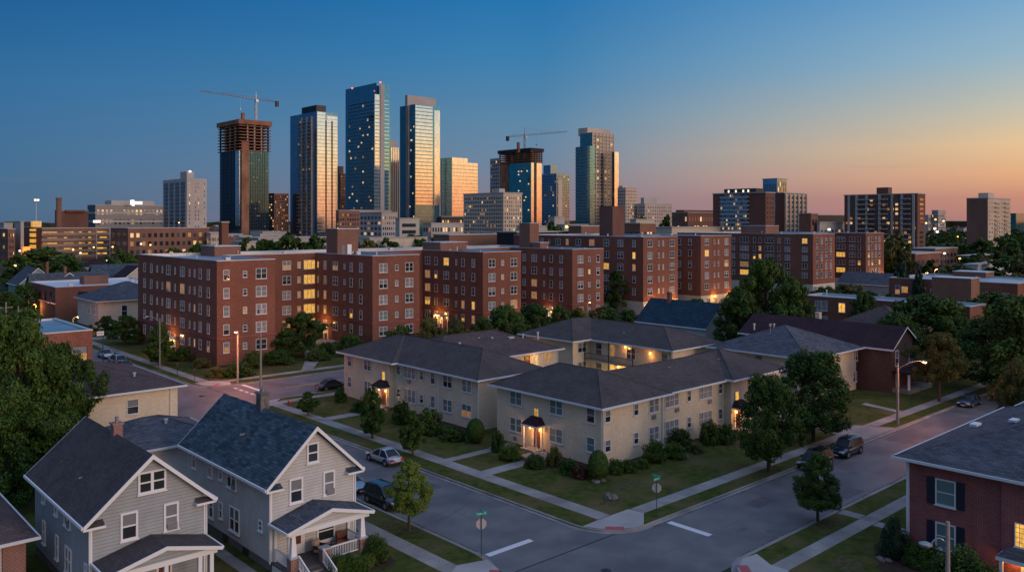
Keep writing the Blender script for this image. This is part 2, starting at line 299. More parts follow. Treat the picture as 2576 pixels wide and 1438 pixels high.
def hip(o,x0,y0,x1,y1,ze,slope,mat,gut='gutter',name='roof',th=.16):
    w,l=x1-x0,y1-y0; k=min(w,l)/2; zr=ze+k*slope; cx,cy=(x0+x1)/2,(y0+y1)/2
    if w>=l: a,b=(x0+k,cy,zr),(x1-k,cy,zr)
    else: a,b=(cx,y0+k,zr),(cx,y1-k,zr)
    c=[(x0,y0,ze),(x1,y0,ze),(x1,y1,ze),(x0,y1,ze)]
    mb=MB()
    if w>=l: mb.poly([c[0],c[1],b,a]).poly([c[1],c[2],b]).poly([c[2],c[3],a,b]).poly([c[3],c[0],a])
    else: mb.poly([c[0],c[1],a]).poly([c[1],c[2],b,a]).poly([c[2],c[3],b]).poly([c[3],c[0],a,b])
    r=obj(name,mb,mat,o)
    mb=MB(); mb.poly([(x0,y0,ze-th+.01),(x1,y0,ze-th+.01),(x1,y1,ze-th+.01),(x0,y1,ze-th+.01)])
    g=.1
    mb.box(x0-g,y0-g,ze-th,x1+g,y0,ze+.03); mb.box(x0-g,y1,ze-th,x1+g,y1+g,ze+.03); mb.box(x0-g,y0,ze-th,x0,y1,ze+.03); mb.box(x1,y0,ze-th,x1+g,y1,ze+.03)
    obj('gutter',mb,gut,o)
    # ridge caps
    mb=MB()
    for p,q in ([(a,b)] if (a!=b and (Vector(a)-Vector(b)).length>.2) else [])+[(c[0],a),(c[1],b if w>=l else a),(c[2],b),(c[3],a if w>=l else b)]: mb.tube(p,q,.07,.07,5)
    obj('ridge_cap',mb,mat,r)
    return r
# ---------------------------------------------------------------- ground, roads, pavements
def S(name,mb,mats):
    o=obj(name,mb,mats); o['kind']='structure'; return o
mb=MB(); mb.poly([(-6000,-6000,-.17),(9000,-6000,-.17),(9000,9000,-.17),(-6000,9000,-.17)]); S('ground',mb,'terrain')
def roundrect(x0,y0,x1,y1,rs):
    pts=[]; cs=[(x0,y0,math.pi,rs[0]),(x1,y0,1.5*math.pi,rs[1]),(x1,y1,0,rs[2]),(x0,y1,.5*math.pi,rs[3])]
    for (x,y,a0,r) in cs:
        sx=1 if x==x0 else -1; sy=1 if y==y0 else -1
        if r==0: pts.append((x,y)); continue
        for k in range(9): a=a0+k*math.pi/16; pts.append((x+sx*r+r*math.cos(a),y+sy*r+r*math.sin(a)))
    return pts
mb=MB(); rz=-.12
mb.poly([(x,y,rz) for x,y in rect(-80,33.0,900,42.5)]); mb.poly([(x,y,rz-.001) for x,y in rect(38.5,-60,49.5,32.9)]); mb.poly([(x,y,rz-.001) for x,y in rect(38.5,42.6,49.5,300)])
mb.poly([(x,y,rz-.003) for x,y in rect(-80,105,38.4,119.5)]); mb.poly([(x,y,rz-.003) for x,y in rect(49.6,105,900,119.5)])
S('road',mb,'asphalt')
kerbs={'central':(rect,48.45,41.9,330,105.5,(4,0,0,5)),'houses':(0,-80,41.9,39.1,105.5,(0,5,5,0)),'south':(0,48.45,-60,400,33.25,(0,0,0,5)),'north':(0,48.45,119,420,300,(5,0,0,0)),'northwest':(0,-80,119,39.1,300,(0,5,0,0)),'southwest':(0,-80,-60,39.1,33.25,(0,0,5,0))}
for k,(q,x0,y0,x1,y1,rs) in kerbs.items():
    P=roundrect(x0,y0,x1,y1,rs); mb=MB(); mb.poly([(x,y,0) for x,y in P]); S('lawn',mb,'grass')
    mb=MB(); n=len(P)
    for i in range(n):
        (ax,ay),(bx,by)=P[i],P[(i+1)%n]; l=math.hypot(bx-ax,by-ay)
        if l<1e-4: continue
        def nrm(i):
            (px,py),(cx,cy),(nx_,ny_)=P[i-1],P[i],P[(i+1)%n]
            a=Vector((cx-px,cy-py)); b=Vector((nx_-cx,ny_-cy)); 
            a=a.normalized() if a.length>1e-6 else b.normalized(); b=b.normalized() if b.length>1e-6 else a
            t=(a+b).normalized(); return (-t.y,t.x)
        n0,n1=nrm(i),nrm((i+1)%n); w=.17
        a,b=(ax-n0[0]*.02,ay-n0[1]*.02),(bx-n1[0]*.02,by-n1[1]*.02); c,d=(bx+n1[0]*w,by+n1[1]*w),(ax+n0[0]*w,ay+n0[1]*w)
        mb.poly([(*a,-.13),(*b,-.13),(*b,.015),(*a,.015)]); mb.poly([(*a,.015),(*b,.015),(*c,.015),(*d,.015)]); mb.poly([(*d,.015),(*c,.015),(*c,-.01),(*d,-.01)])
        g1,g2=(ax-n0[0]*.4,ay-n0[1]*.4),(bx-n1[0]*.4,by-n1[1]*.4); mb.poly([(*g1,rz+.006),(*g2,rz+.006),(*b,rz+.012),(*a,rz+.012)],1)
    S('kerb',mb,['concrete','concrete'])
# pavements laid as separate slabs with joints
def walk(x0,y0,x1,y1,step=1.6,z=.012,mat='concrete',name='sidewalk'):
    mb=MB(); alongx=abs(x1-x0)>abs(y1-y0); L_=(x1-x0) if alongx else (y1-y0); n=max(1,round(L_/step)); g=.018
    for k in range(n):
        a,b=L_*k/n,L_*(k+1)/n
        if alongx: mb.box(x0+a+g,y0,-.05,x0+b-g,y1,z+R.uniform(-.002,.002),skip='b')
        else: mb.box(x0,y0+a+g,-.05,x1,y0+b-g,z+R.uniform(-.002,.002),skip='b')
    return S(name,mb,mat)
walk(50.75,45.3,52.25,105.3); walk(54.5,43.75,260,45.15); walk(52.3,102.4,130,103.9)
walk(35.25,44.9,36.7,105); walk(53.0,29.85,250,31.1); walk(52.5,121.6,300,123.1); walk(50.0,124,51.5,235); walk(37,105.1,38.9,105.3,.3)
mb=MB(); mb.prism([(48.75,45.1),(49.3,43.9),(50.2,42.9),(51.5,42.2),(52.6,42.1),(54.6,43.7),(54.4,45.2),(52.4,45.2),(50.7,45.2)],-.05,.02,0,0); S('sidewalk',mb,'concrete_new')
mb=MB(); mb.prism([(34.5,42.1),(37,42.3),(38.4,43.4),(38.9,45.2),(36.7,45.9),(35.2,44.9),(34.5,43.6)],-.05,.02,0,0); S('sidewalk',mb,'concrete_new')
mb=MB(); mb.prism([(49.0,30.3),(49.1,28.4),(53,29.8),(53,31.2),(54,32.9),(52.4,33.05),(50.6,32.3)],-.05,.02,0,0); S('sidewalk',mb,'concrete_new')
mb=MB(); mb.prism([(49.2,123.8),(49.6,121.4),(51.0,119.6),(52.8,119.2),(53.6,121.4),(52.6,123.2),(51.6,124)],-.05,.02,0,0); S('sidewalk',mb,'concrete_new')
mb=MB(); mb.prism([(48.8,101.8),(52.3,102.3),(52.4,104),(53.5,105.2),(51.8,105.2),(50,104.4),(48.9,103)],-.05,.02,0,0); S('sidewalk',mb,'concrete_new')
for (x,y,a) in ((50.25,43.1,-math.pi/4),(37.6,43.0,math.pi/4),(50.9,31.9,math.pi/4),(51.3,120.6,math.pi/4)):
    mb=MB(); c,s_=math.cos(a),math.sin(a)
    mb.prism([(x+u*c-v*s_,y+u*s_+v*c) for u,v in ((-.75,-.35),(.75,-.35),(.75,.35),(-.75,.35))],.0,.027,0,0)
    S('tactile_paving',mb,'tactile_red')
rg=random.Random(21)
for (cx_,cy_,r_) in ((55,47.5,.9),(59.5,49.5,1.2),(57,58,.8),(58,75,1.1),(60,83,1.0),(50,52,.35),(49.8,61,.35),(37.6,50,.5),(37.9,55.5,.6),(70,42.7,.5),(57,27.5,1.2),(52.6,28.2,.6),(38.2,53.7,.7),(63.5,32.2,.9),(72.3,42.8,.6),(80,50,1.6),(98,49.5,1.5),(64,128,1.6),(60.5,131,1.2),(72,128,1.5)):
    mb=MB(); mb.poly([(cx_+r_*(1+rg.uniform(-.35,.35))*math.cos(a*math.pi/7)*1.5,cy_+r_*(1+rg.uniform(-.35,.35))*math.sin(a*math.pi/7),.004) for a in range(14)]); S('bare_soil',mb,'bare_soil')
# walks to doors
def strip(pts,z,name='path',mat='concrete'): mb=MB(); mb.prism(pts,-.05,z,0,0); return S(name,mb,mat)
walk(52.25,60.1,57.6,61.7,1.3,name='path'); walk(58.2,60.2,61.2,62.8,1.5,z=.16,name='path'); walk(52.25,66.2,58,67.3,1.3,name='path'); walk(58.0,66.2,61,67.3,1.4,z=.1,name='path')
walk(52.25,89.8,60.6,91.4,1.4,name='path')
walk(36.8,100.2,38.9,101.4,1.2,name='path')
walk(86,31.15,87.3,33,1,name='path'); walk(66.4,31.15,67.6,33,1,name='path'); walk(65.8,26.5,66.9,29.8,1.2,name='path'); walk(64,22.4,66.9,23.4,1.2,name='path')
strip([(91.0,42.1),(98.8,42.1),(97.4,44.4),(96.2,46.5),(96.6,60),(92.4,60),(91.6,46.5),(90.2,44.3)],.03,'driveway')
strip([(107,45.2),(108.2,45.2),(109.5,50.5),(108.3,50.5)],.015)
strip([(66.3,123.1),(68.4,123.1),(75,132),(79,140),(81.5,148),(79.6,148.6),(76.6,141),(72.5,133)],.015); strip([(78,147),(88,147),(88,152),(79,152)],.014)
strip([(69,141),(79,146.4),(78.6,147.6),(68.6,142.2)],.013)
walk(29.0,44.6,30.4,50,1.3,name='path'); walk(25.0,46,25.9,70,1.2,name='path')
# wall-side paving on the left, Y 185 cross lane
strip([(52,183),(80,183),(80,187),(52,187)],.014)
# paint
def paint(x0,y0,x1,y1,name='stop_line',mat='paint_white'):
    mb=MB(); mb.box(x0,y0,rz-.01,x1,y1,rz+.005,skip='b'); return S(name,mb,mat)
paint(39.6,45.75,44.0,46.3); paint(54.5,37.4,55.1,41.3)
paint(54.0,112.6,54.55,118.6)
for k in range(6): paint(52.2,107.3+1.75*k,52.55,108.4+1.75*k,'crosswalk_mark')
paint(58,112.05,330,112.17,'centre_line','paint_yellow'); paint(58,112.37,330,112.49,'centre_line','paint_yellow')
# cracks and tar seams
def crack(pts,w=.07,name='tar_seam'):
    mb=MB()
    fine=[pts[0]]
    for (ax,ay),(bx,by) in zip(pts,pts[1:]):
        n=max(2,int(math.hypot(bx-ax,by-ay)/1.2))
        for k in range(1,n+1): t=k/n; fine.append((ax+(bx-ax)*t+R.uniform(-.07,.07),ay+(by-ay)*t+R.uniform(-.07,.07)))
    for (ax,ay),(bx,by) in zip(fine,fine[1:]):
        dx,dy=bx-ax,by-ay; l=math.hypot(dx,dy) or 1; nx_,ny_=-dy/l*w/2,dx/l*w/2
        mb.poly([(ax+nx_,ay+ny_,rz+.004),(ax-nx_,ay-ny_,rz+.004),(bx-nx_,by-ny_,rz+.004),(bx+nx_,by+ny_,rz+.004)])
    return S(name,mb,'patch')
crack([(44,37.6),(60,37.7),(90,37.5),(140,37.6)],.08); crack([(49.2,41),(45,37.8),(43.7,32)],.06); crack([(43.6,55),(43.8,47),(44,37.6),(42.5,28)],.05)
crack([(39.3,55.2),(42,55),(48.2,58.1)],.08); crack([(39.3,53.8),(43,54.5),(48.2,56.7)],.08); crack([(43.9,56),(43.8,75),(43.7,104)],.05)
crack([(59,33.6),(58.8,37.6)],.06); crack([(76,33.6),(77,37.5),(75.5,41.5)],.05); crack([(47.2,49.4),(48.2,50.2)],.08); crack([(35,37.4),(44,37.6)],.06); crack([(100,34),(100.4,41)],.05); crack([(40,70),(48,70.8)],.05)
rc=random.Random(11)
for k in range(16):
    if k%2: x=rc.uniform(40,48); y=rc.uniform(34,100); a=rc.choice((0,1.57))+rc.uniform(-.4,.4)
    else: x=rc.uniform(50,115); y=rc.uniform(34,41); a=rc.choice((0,1.57))+rc.uniform(-.4,.4)
    P_=[(x,y)]
    for q in range(rc.randrange(3,7)): a+=rc.uniform(-.6,.6); P_.append((min(max(P_[-1][0]+math.cos(a)*1.1,39.5 if k%2 else 49),48.2 if k%2 else 130),min(max(P_[-1][1]+math.sin(a)*1.1,33.6),104 if k%2 else 41.7)))
    crack(P_,.045)
for (x0,y0,x1,y1) in ((44.6,60.5,46.8,63.5),(41,84,43,88.5),(70.5,34.2,74,36),(93,38.4,97.5,41),(63,38.2,66,39.6)):
    mb=MB(); mb.poly([(x,y,rz+.003) for x,y in rect(x0,y0,x1,y1)]); S('road_patch',mb,'asphalt_new')
for i,(x0,y0,x1,y1) in enumerate(((48.0,47,48.43,104),(39.12,47,39.6,104),(53,41.4,140,41.88),(53,33.27,140,33.7))):
    mb=MB(); mb.poly([(x,y,rz+.007) for x,y in rect(x0,y0,x1,y1)]); S('gutter_dirt',mb,'gutter_dirt')
def spot(px,py,r,name,mat='patch',sx=1.6):
    x,y,_=G(px,py,rz); mb=MB(); P=[(x+r*sx*math.cos(a)*(1+R.uniform(-.15,.15)),y+r*math.sin(a)*(1+R.uniform(-.15,.15))) for a in [k*math.pi/6 for k in range(12)]]
    mb.poly([(a,b,rz+.005) for a,b in P]); return S(name,mb,mat)
for px,py,r in ((1354,1256,.35),(1075,1194,.3),(2145,1190,.5),(2215,1190,.35),(1940,1335,.35),(1870,1330,.3),(2260,1200,.3),(2390,1062,.5),(2330,1070,.5),(880,1120,.5)): spot(px,py,r,'road_patch')
def disc(px,py,r,name,label):
    x,y,_=G(px,py,rz); mb=MB(); mb.tube((x,y,rz-.02),(x,y,rz+.012),r,r,20); mb.tube((x,y,rz+.012),(x,y,rz+.022),r*.82,r*.82,20)
    for k in range(-2,3): mb.box(x-r*.6,y+k*r*.25-.02,rz+.022,x+r*.6,y+k*r*.25+.02,rz+.03)
    o=obj(name,mb,'dark_metal'); tag(o,label,'manhole cover','manhole covers')
disc(1525,1434,.36,'manhole_cover','round iron manhole cover in the middle of the near junction')
disc(515,968,.5,'manhole_cover','iron manhole cover by the far kerb corner in the orange lit junction'); disc(507,996,.4,'manhole_cover','iron manhole cover out in the orange lit junction, left of the crosswalk')
# ---------------------------------------------------------------- red brick apartment blocks
def stack(o,name,x0,y0,x1,y1,z0,z1,wall='brick_brown',cap='coping'):
    mb=MB(); mb.box(x0,y0,z0,x1,y1,z1,0); mb.box(x0-.1,y0-.1,z1,x1+.1,y1+.1,z1+.15,1); return obj(name,mb,[wall,cap],o)
def vents(o,pts,z):
    zf=z
    for (x,y,h,t) in pts:
        mb=MB()
        if t==0: mb.tube((x,y,z),(x,y,z+h),.12,.12,8); mb.tube((x,y,z+h),(x,y,z+h+.15),.2,.2,8)
        elif t==1: mb.box(x-.45,y-.35,z,x+.45,y+.35,z+h); mb.box(x-.5,y-.4,z+h,x+.5,y+.4,z+h+.08)
        else: mb.tube((x,y,z),(x,y,z+h),.05,.05,6); mb.box(x-.3,y-.03,z+h*.7,x+.3,y+.03,z+h)
        obj('roof_vent',mb,'coping' if t<2 else 'grey_metal',o)
A=Bld('apartment_building','long five-storey red brick apartment block with four projecting wings, nearest the street corner','apartment block',(58,136,0),'red brick apartment blocks')
fy=136.0; sy=157.6
wx=[(57.8,68.2),(88.2,99.2),(115.8,126.9),(143.4,154.4)]
poly=[]
for i,(a,b) in enumerate(wx):
    poly+=[(a,fy),(b,fy)]
    if i<3: poly+=[(b,sy),(wx[i+1][0],sy)]
poly+=[(154.4,174),(57.8,174)]
flat(A,poly,17.4)
rows=[15.05,12.0,8.95,5.9,2.9]
kinds=['half','half','curtain','dark','blind','dark','half','curtain','green','mid','mid']
def K(p=.05,q=.06):
    r=R.random(); return 'lit' if r<p else ('dim' if r<p+q else R.choice(kinds))
def col(b,face,px,plane,rows,w,h,cols,lit={},p=.04,t=.075,grid=None):
    for i,z in enumerate(rows):
        k=lit.get(i) or K(p,.04); k=R.choice(('lit','lit','lit2','lit3')) if k=='lit' and w<2.4 else k
        if face=='W': b.win('W',plane,onX(px,plane),z,w,h,cols,k,True,t,grid)
        else: b.win('S',onY(px,plane),plane,z,w,h,cols,k,True,t,grid)
Sg,Nr,Db=(1.05,1.75,1),(.55,1.3,1),(1.9,1.75,2)
for px,t_,lt in ((364,Sg,{}),(381,Sg,{}),(396,Nr,{}),(409,Nr,{}),(424,Db,{}),(441,Nr,{4:'dim'}),(459,Db,{}),(477.5,Nr,{}),(490,Nr,{4:'lit'}),(504,Sg,{}),(524.5,Sg,{4:'halflit'})):
    col(A,'W',px,57.8,rows,*t_,lt,p=0)
for px,t_,lt in ((569,Sg,{0:'half',2:'green',4:'halflit'}),(616,(.75,1.1,1),{2:'dim'}),(657,(2.0,1.8,2),{1:'blind',2:'curtain'})): col(A,'S',px,fy,rows,*t_,lt,p=0)
for px,t_,lt in ((721,Db,{0:'halflit',4:'dim'}),(752,(.75,1.3,1),{0:'dim',1:'dim',2:'dim',3:'dim',4:'dim'}),(778,(2.6,1.9,3),{0:'lit',1:'lit',2:'lit',3:'lit',4:'lit'})): col(A,'S',px,sy,rows,*t_,lt,p=0)
for px,t_,lt in ((800.7,Nr,{0:'lit'}),(818,Sg,{2:'dim',3:'lit'}),(844,Db,{0:'halflit'}),(867,(.6,1.1,1),{}),(884,Sg,{3:'lit'}),(908,Sg,{})): col(A,'W',px,88.2,rows,*t_,lt,p=0)
for px,t_,lt in ((963.6,Db,{}),(997.5,(.75,1.1,1),{4:'lit'}),(1029,Db,{})): col(A,'S',px,fy,rows,*t_,lt,p=0)
for px,t_,lt in ((1059,Sg,{3:'lit',4:'dim'}),(1076,Db,{3:'lit',2:'dim'}),(1097,Sg,{1:'lit'}),(1123,Db,{0:'lit'}),(1148,Nr,{}),(1165,Sg,{3:'dim',4:'lit'}),(1191,Sg,{3:'lit'})): col(A,'W',px,115.8,rows,*t_,lt,p=0)
for px,t_,lt in ((1237,Db,{}),(1264,(.75,1.1,1),{1:'dim'}),(1292,Db,{3:'dim'})): col(A,'S',px,fy,rows,*t_,lt,p=0)
for px,t_,lt in ((1319,Sg,{}),(1344,Db,{3:'dim'}),(1369,Nr,{}),(1387,Sg,{}),(1412,Sg,{})): col(A,'W',px,143.4,rows,*t_,lt,p=.05)
for px,t_,lt in ((1460,Db,{}),(1482,(.75,1.1,1),{1:'lit'}),(1504,(1.2,1.75,1),{})): col(A,'S',px,fy,rows,*t_,lt,p=0)
A.finish(100)
for px,z,pl in ((459,5.3,57.8),(424,11.4,57.8),(524.5,8.3,57.8),(908,11.4,88.2),(844,5.3,88.2)): Y=onX(px,pl); mb=MB(); mb.box(pl-.35,Y-.35,z-.25,pl,Y+.35,z+.15); obj('air_conditioner',mb,'grey_metal',A.o)
for (a,b) in wx:
    mb=MB(); mb.prism([(a-.06,fy-.06),(b+.06,fy-.06),(b+.06,fy),(a,fy),(a,174 if a<60 else sy),(a-.06,174 if a<60 else sy)],4.35,4.6,0,0); obj('band_course',mb,'brick_dark',A.o)
# roof structures
tx,ty,_=AT(849,174); tX=onY(901,ty); tY=onX(821,tx); stack(A.o,'stair_tower',tx,ty,tX,tY,16.8,22.4)
mb=MB(); u=onY(879,ty); mb.box(u-.5,ty-.06,16.9,u+.5,ty-.002,19.2,0); mb.box(u-1.9,ty-.06,16.9,u-1.1,ty-.002,19.1,1); obj('door',mb,['trim_white','blind'],bpy.data.objects['stair_tower'])
stack(A.o,'stair_tower',*AT(540,170)[:2],AT(540,170)[0]+5.5,AT(540,170)[1]+7,16.8,18.9,'brick_brown')
x,y,_=AT(1108,197); stack(A.o,'stair_tower',x,y,x+8,y+7,16.8,19.0)
x,y,_=AT(1333,215); stack(A.o,'chimney',x,y,x+3.2,y+4,16.8,23.5)
x,y,_=AT(1352,213); stack(A.o,'roof_hatch',x,y-1,x+3,y+2,16.8,18.6)
vents(A.o,[(60,150,.8,0),(62,158,1.2,2),(64,146,.6,1),(61,165,1.3,2),(66,170,.7,0),(75,166,.9,0),(84,163,.7,1),(90,146,1.1,2),(93,142,.5,0),(95,152,.8,1),(97,148,.6,0),(112,165,.9,1),(118,150,.9,2),(121,143,.5,0),(124,155,1,0),(130,164,.7,1),(136,166,.9,0),(145,146,.8,0),(147,143,.7,2),(149,155,1.1,2),(152,140,.5,0)],16.9)
# entrances
def entrance(o,x,y,face,w=1.3,h=2.4,canopy='stucco',light=True,z=0,door='door_brown',dep=1.2):
    mb=MB(); mb.T=TF(face,(x,y,z)); mb.box(-w/2-.35,-.12,0,-w/2,0,h+.3,1); mb.box(w/2,-.12,0,w/2+.35,0,h+.3,1); mb.box(-w/2-.35,-.12,h,w/2+.35,-.001,h+.35,1); mb.box(-w/2,-.05,0,w/2,0,h,0)
    mb.box(-w/2+.25,-.07,h*.45,w/2-.25,-.049,h-.2,2); d=obj('door',mb,[door,'trim_white','lit_warm'],o)
    mb=MB(); mb.T=TF(face,(x,y,z)); mb.box(-w/2-.6,-dep,h+.45,w/2+.6,.0,h+.62); mb.box(-w/2-.5,-dep+.1,.0,-w/2-.38,-dep+.22,h+.45); mb.box(w/2+.38,-dep+.1,0,w/2+.5,-dep+.22,h+.45); obj('canopy',mb,'trim_white',o)
    if light:
        mb=MB(); mb.T=TF(face,(x,y,z)); mb.blob((w/2+.18,-.3,h-.1),(.12,.12,.16),8); mb.blob((-w/2-.18,-.3,h-.1),(.12,.12,.16),8); obj('lantern',mb,'lamp_warm',o)
LIGHTS=[]
def plight(x,y,z,p,c=(1,.44,.1),r=.15):
    l=bpy.data.lights.new('lamp_light','POINT'); l.energy=p; l.color=c; l.shadow_soft_size=r
    o=bpy.data.objects.new('lamp_light',l); C.objects.link(o); o.location=(x,y,z); LIGHTS.append(o); return o
def went(px,X,b): y=onX(px,X); entrance(b.o,X,y,'W'); plight(X-1.6,y,3.0,330); return y
went(437,57.8,A); went(820,88.2,A); went(1108,115.8,A)
for (x0,pl) in ((1382,143.4),): y=onX(x0,pl); entrance(A.o,pl,y,'W'); plight(pl-1.2,y,3,220)
# taller six-storey blocks behind
def block2(name,label,wxs,sy,zt,back,cols,roofrows,pbase):
    b=Bld(name,label,'apartment block',(wxs[0][0],136,0),'red brick apartment blocks')
    poly=[]
    for i,(a,c) in enumerate(wxs):
        poly+=[(a,fy),(c,fy)]
        if i<len(wxs)-1: poly+=[(c,sy),(wxs[i+1][0],sy)]
    poly+=[(wxs[-1][1],back),(wxs[0][0],back)]
    flat(b,poly,zt,base=3.4)
    for (face,px,pl,t_) in cols: col(b,face,px,pl,roofrows,*t_,p=.06)
    return b
r6=[18.3,15.2,12.1,9.0,5.9]
x5=(onY(1618,136),onY(1705,136)); x6=(onY(1763,136),onY(1840,136))
cs=[('W',p,x5[0],t) for p,t in ((1364,Sg),(1382,Nr),(1404,Db),(1427,Sg),(1455,Db),(1489,Db),(1525.5,Db),(1561,Db),(1595,Sg))]+[('S',1634.6,fy,Db),('S',1657,fy,Nr),('S',1668,fy,Nr),('S',1690,fy,Db)]+[('W',1709,x6[0],Sg),('W',1736,x6[0],Sg)]+[('S',1777.6,fy,Db),('S',1797,fy,Nr),('S',1807,fy,Nr),('S',1827,fy,Db)]
B=block2('apartment_building','six-storey red brick apartment block with pale ground floor, behind the navy gable roof',[x5,x6],150,20,185,cs,r6,3.4)
for px in (1633,1660,1685,1782,1800,1825): B.win('S',onY(px,fy),fy,1.7,1.4,1.9,2,'dim' if px in(1633,1800) else 'half')
B.finish(60)
bx,by,_=AT(1541,262); stack(B.o,'stair_tower',bx,by,onY(1571,by),onX(1508,bx),19.3,28.6,'brick_far','brick_far')
vents(B.o,[(172,150,1,0),(176,160,.9,2),(180,145,.7,1),(185,170,1,0),(200,150,.9,1),(205,145,.8,0),(175,172,1.1,2)],19.5)
for px,z_ in ((1640,2.6),(1690,2.6),(1795,2.6),(1835,2.6)): x=onY(px,fy); plight(x,fy-1.4,3,420); mb=MB(); mb.blob((x,fy-.3,2.9),(.22,.22,.25),8); obj('lantern',mb,'lamp_warm',B.o)
x7=(onY(2045,136),onY(2100,136)); x8=(onY(2178,136),onY(2223.5,136))
r7=[17.6,14.8,12.0,9.2,6.4]
Tr=(3.4,1.8,3)
cs=[('W',p,x7[0],t) for p,t in ((1845.6,Sg),(1872.5,Tr),(1898,Sg),(1912,Sg),(1935.5,Tr),(1960,Sg),(1981,Db),(2024.5,Db))]+[('S',p,fy,(1.2,2.0,1)) for p in (2055,2067,2078,2089.6)]+[('W',p,x8[0],t) for p,t in ((2115,Tr),(2143.8,(2.2,1.8,2)),(2161.5,Sg))]+[('S',p,fy,(1.3,1.9,1)) for p in (2185,2194,2203,2212)]
D=block2('apartment_building','farthest right red brick apartment block with lit ground floor corner, behind the big oak','x',150,20,190,cs,r7,3.4) if False else block2('apartment_building','farthest right red brick apartment block, with triple windows and a lit ground floor corner',[x7,x8],150,19.8,190,cs,r7,3.4)
for px in (2050,2066,2082,2186,2198,2212): D.win('S',onY(px,fy),fy,1.7,2.2,2.2,2,'warm' if px>2150 else 'half')
D.finish(60)
x,y,_=AT(1926,300); stack(D.o,'stair_tower',x,y,x+9,y+10,19,22.4); 
vents(D.o,[(262,150,1,0),(266,160,1.2,2),(300,145,1,0),(303,160,.8,1)],19.3)
for px in (2190,2220): x=onY(px,fy); plight(x,fy-1.4,3.2,900); mb=MB(); mb.blob((x,fy-.3,3),(.3,.3,.3),8); obj('lantern',mb,'lamp_warm',D.o)
# ---------------------------------------------------------------- tan brick two-storey apartments
def walls(o,poly,z,wall,z0=-.3,name='wall'): mb=MB(); mb.prism(poly,z0,z,0,0); return obj(name,mb,wall,o)
def ac(o,face,x,y,z,w=.65,h=.42):
    mb=MB(); mb.T=TF(face,(x,y,z)); mb.box(-w/2,-.12,-h/2,w/2,0,h/2,0)
    for k in range(5): mb.box(-w/2+.04,-.13,-h/2+.06+k*.07,w/2-.04,-.119,-h/2+.09+k*.07,1)
    obj('air_conditioner',mb,['blind','grey_metal'],o)
def pipe(o,x,y,z0,z1,face='S'):
    mb=MB(); mb.box(x-.05,y-.05,z0,x+.05,y+.05,z1); obj('downpipe',mb,'gutter',o)
def hood(o,x,y,face,z,w=2.45,d=1.3,mat='shingle_plum'):
    mb=MB(); mb.T=TF(face,(x,y,z)); a=w/2; k=.65
    mb.poly([(-a,-d,0),(a,-d,0),(k,-.35,.75),(-k,-.35,.75)],0).poly([(a,-d,0),(a,0,0),(k,0,.75),(k,-.35,.75)],0).poly([(-a,0,0),(-a,-d,0),(-k,-.35,.75),(-k,0,.75)],0).poly([(-k,-.35,.75),(k,-.35,.75),(k,0,.75),(-k,0,.75)],0)
    mb.box(-a,-d,-.14,a,-d+.08,.02,1); mb.box(-a,-d+.08,-.14,-a+.08,0,.02,1); mb.box(a-.08,-d+.08,-.14,a,0,.02,1); mb.poly([(-a+.08,-d+.08,-.1),(a-.08,-d+.08,-.1),(a-.08,0,-.1),(-a+.08,0,-.1)],1)
    for sx in (-1,1): mb.box(sx*(a-.3)-.05,-d+.15,-z,sx*(a-.3)+.05,-d+.25,-.14,1)
    obj('door_canopy',mb,[mat,'trim_white'],o)
    mb=MB(); mb.T=TF(face,(x,y,0)); mb.box(-.5,-.06,.25,.5,0,z-.3,0); mb.box(-.75,-.08,.25,-.5,0,z-.2,1); mb.box(.5,-.08,.25,.75,0,z-.2,1); mb.box(-.62,-.1,.4,-.55,-.02,z-.4,2); mb.box(-1.2,-d-.1,0,1.2,0,.22,3); obj('door',mb,['door_brown','trim_white','lit_warm','concrete'],o)
    mb=MB(); mb.T=TF(face,(x,y,z)); mb.blob((-.75,-.35,-.5),(.11,.11,.16),8); mb.blob((.75,-.35,-.5),(.11,.11,.16),8); obj('lantern',mb,'lamp_warm',o)
T1=Bld('apartment_house','tan brick two-storey apartment house on the street corner with a lit plum-roofed doorway','apartment house',(61.6,54.5,0),'tan brick apartment houses')
walls(T1.o,[(61.6,54.5),(71.3,54.5),(71.3,54.9),(83.3,54.9),(83.3,54.0),(94,54.0),(94,63.4),(71.3,63.4),(71.3,69.9),(61.6,69.9)],5.85,'brick_tan')
hip(T1.o,60.9,53.8,72.0,70.6,5.95,.44,'shingle_charcoal'); hip(T1.o,62,54.2,94.4,64.1,5.9,.44,'shingle_charcoal'); hip(T1.o,82.7,53.3,94.8,65.4,5.97,.4,'shingle_charcoal')
zu,zl=4.9,2.0
for Y,w,k1,k2 in ((66.8,1.9,'green','green'),(60.7,1.9,'green','green'),(55.9,1.1,'mid','green')):
    T1.win('W',61.6,Y,zu,w,1.5,2 if w>1.5 else 1,k1); T1.win('W',61.6,Y,zl,w,1.5,2 if w>1.5 else 1,k2)
T1.win('W',61.6,63.6,3.5,.75,1.7,1,'lit',False,.06,(2,4),label='tall lit stair window')
hood(T1.o,61.6,63.5,'W',2.75); ac(T1.o,'W',61.6,66.9,.55,.5,.3)
for X,w,c,k1,k2 in ((62.45,.85,1,'half','half'),(66.8,.75,1,'half','half'),(69.7,1.6,2,'curtain','curtain'),(73.3,2.4,3,'curtain','curtain'),(76.4,.7,1,'half','half'),(79.5,2.4,3,'curtain','curtain'),(82.4,.8,1,'mid','mid'),(88.3,1.5,2,'half','half'),(91.8,1.0,1,'dark','half')):
    Y=54.5 if X<71.3 else (54.9 if X<83.3 else 54.0); h=1.45 if w>1 else 1.2
    T1.win('S',X,Y,zu,w,h,c,k1); T1.win('S',X,Y,zl-(.05 if w>2 else 0),w,h+(.15 if w>2 else 0),c,k2)
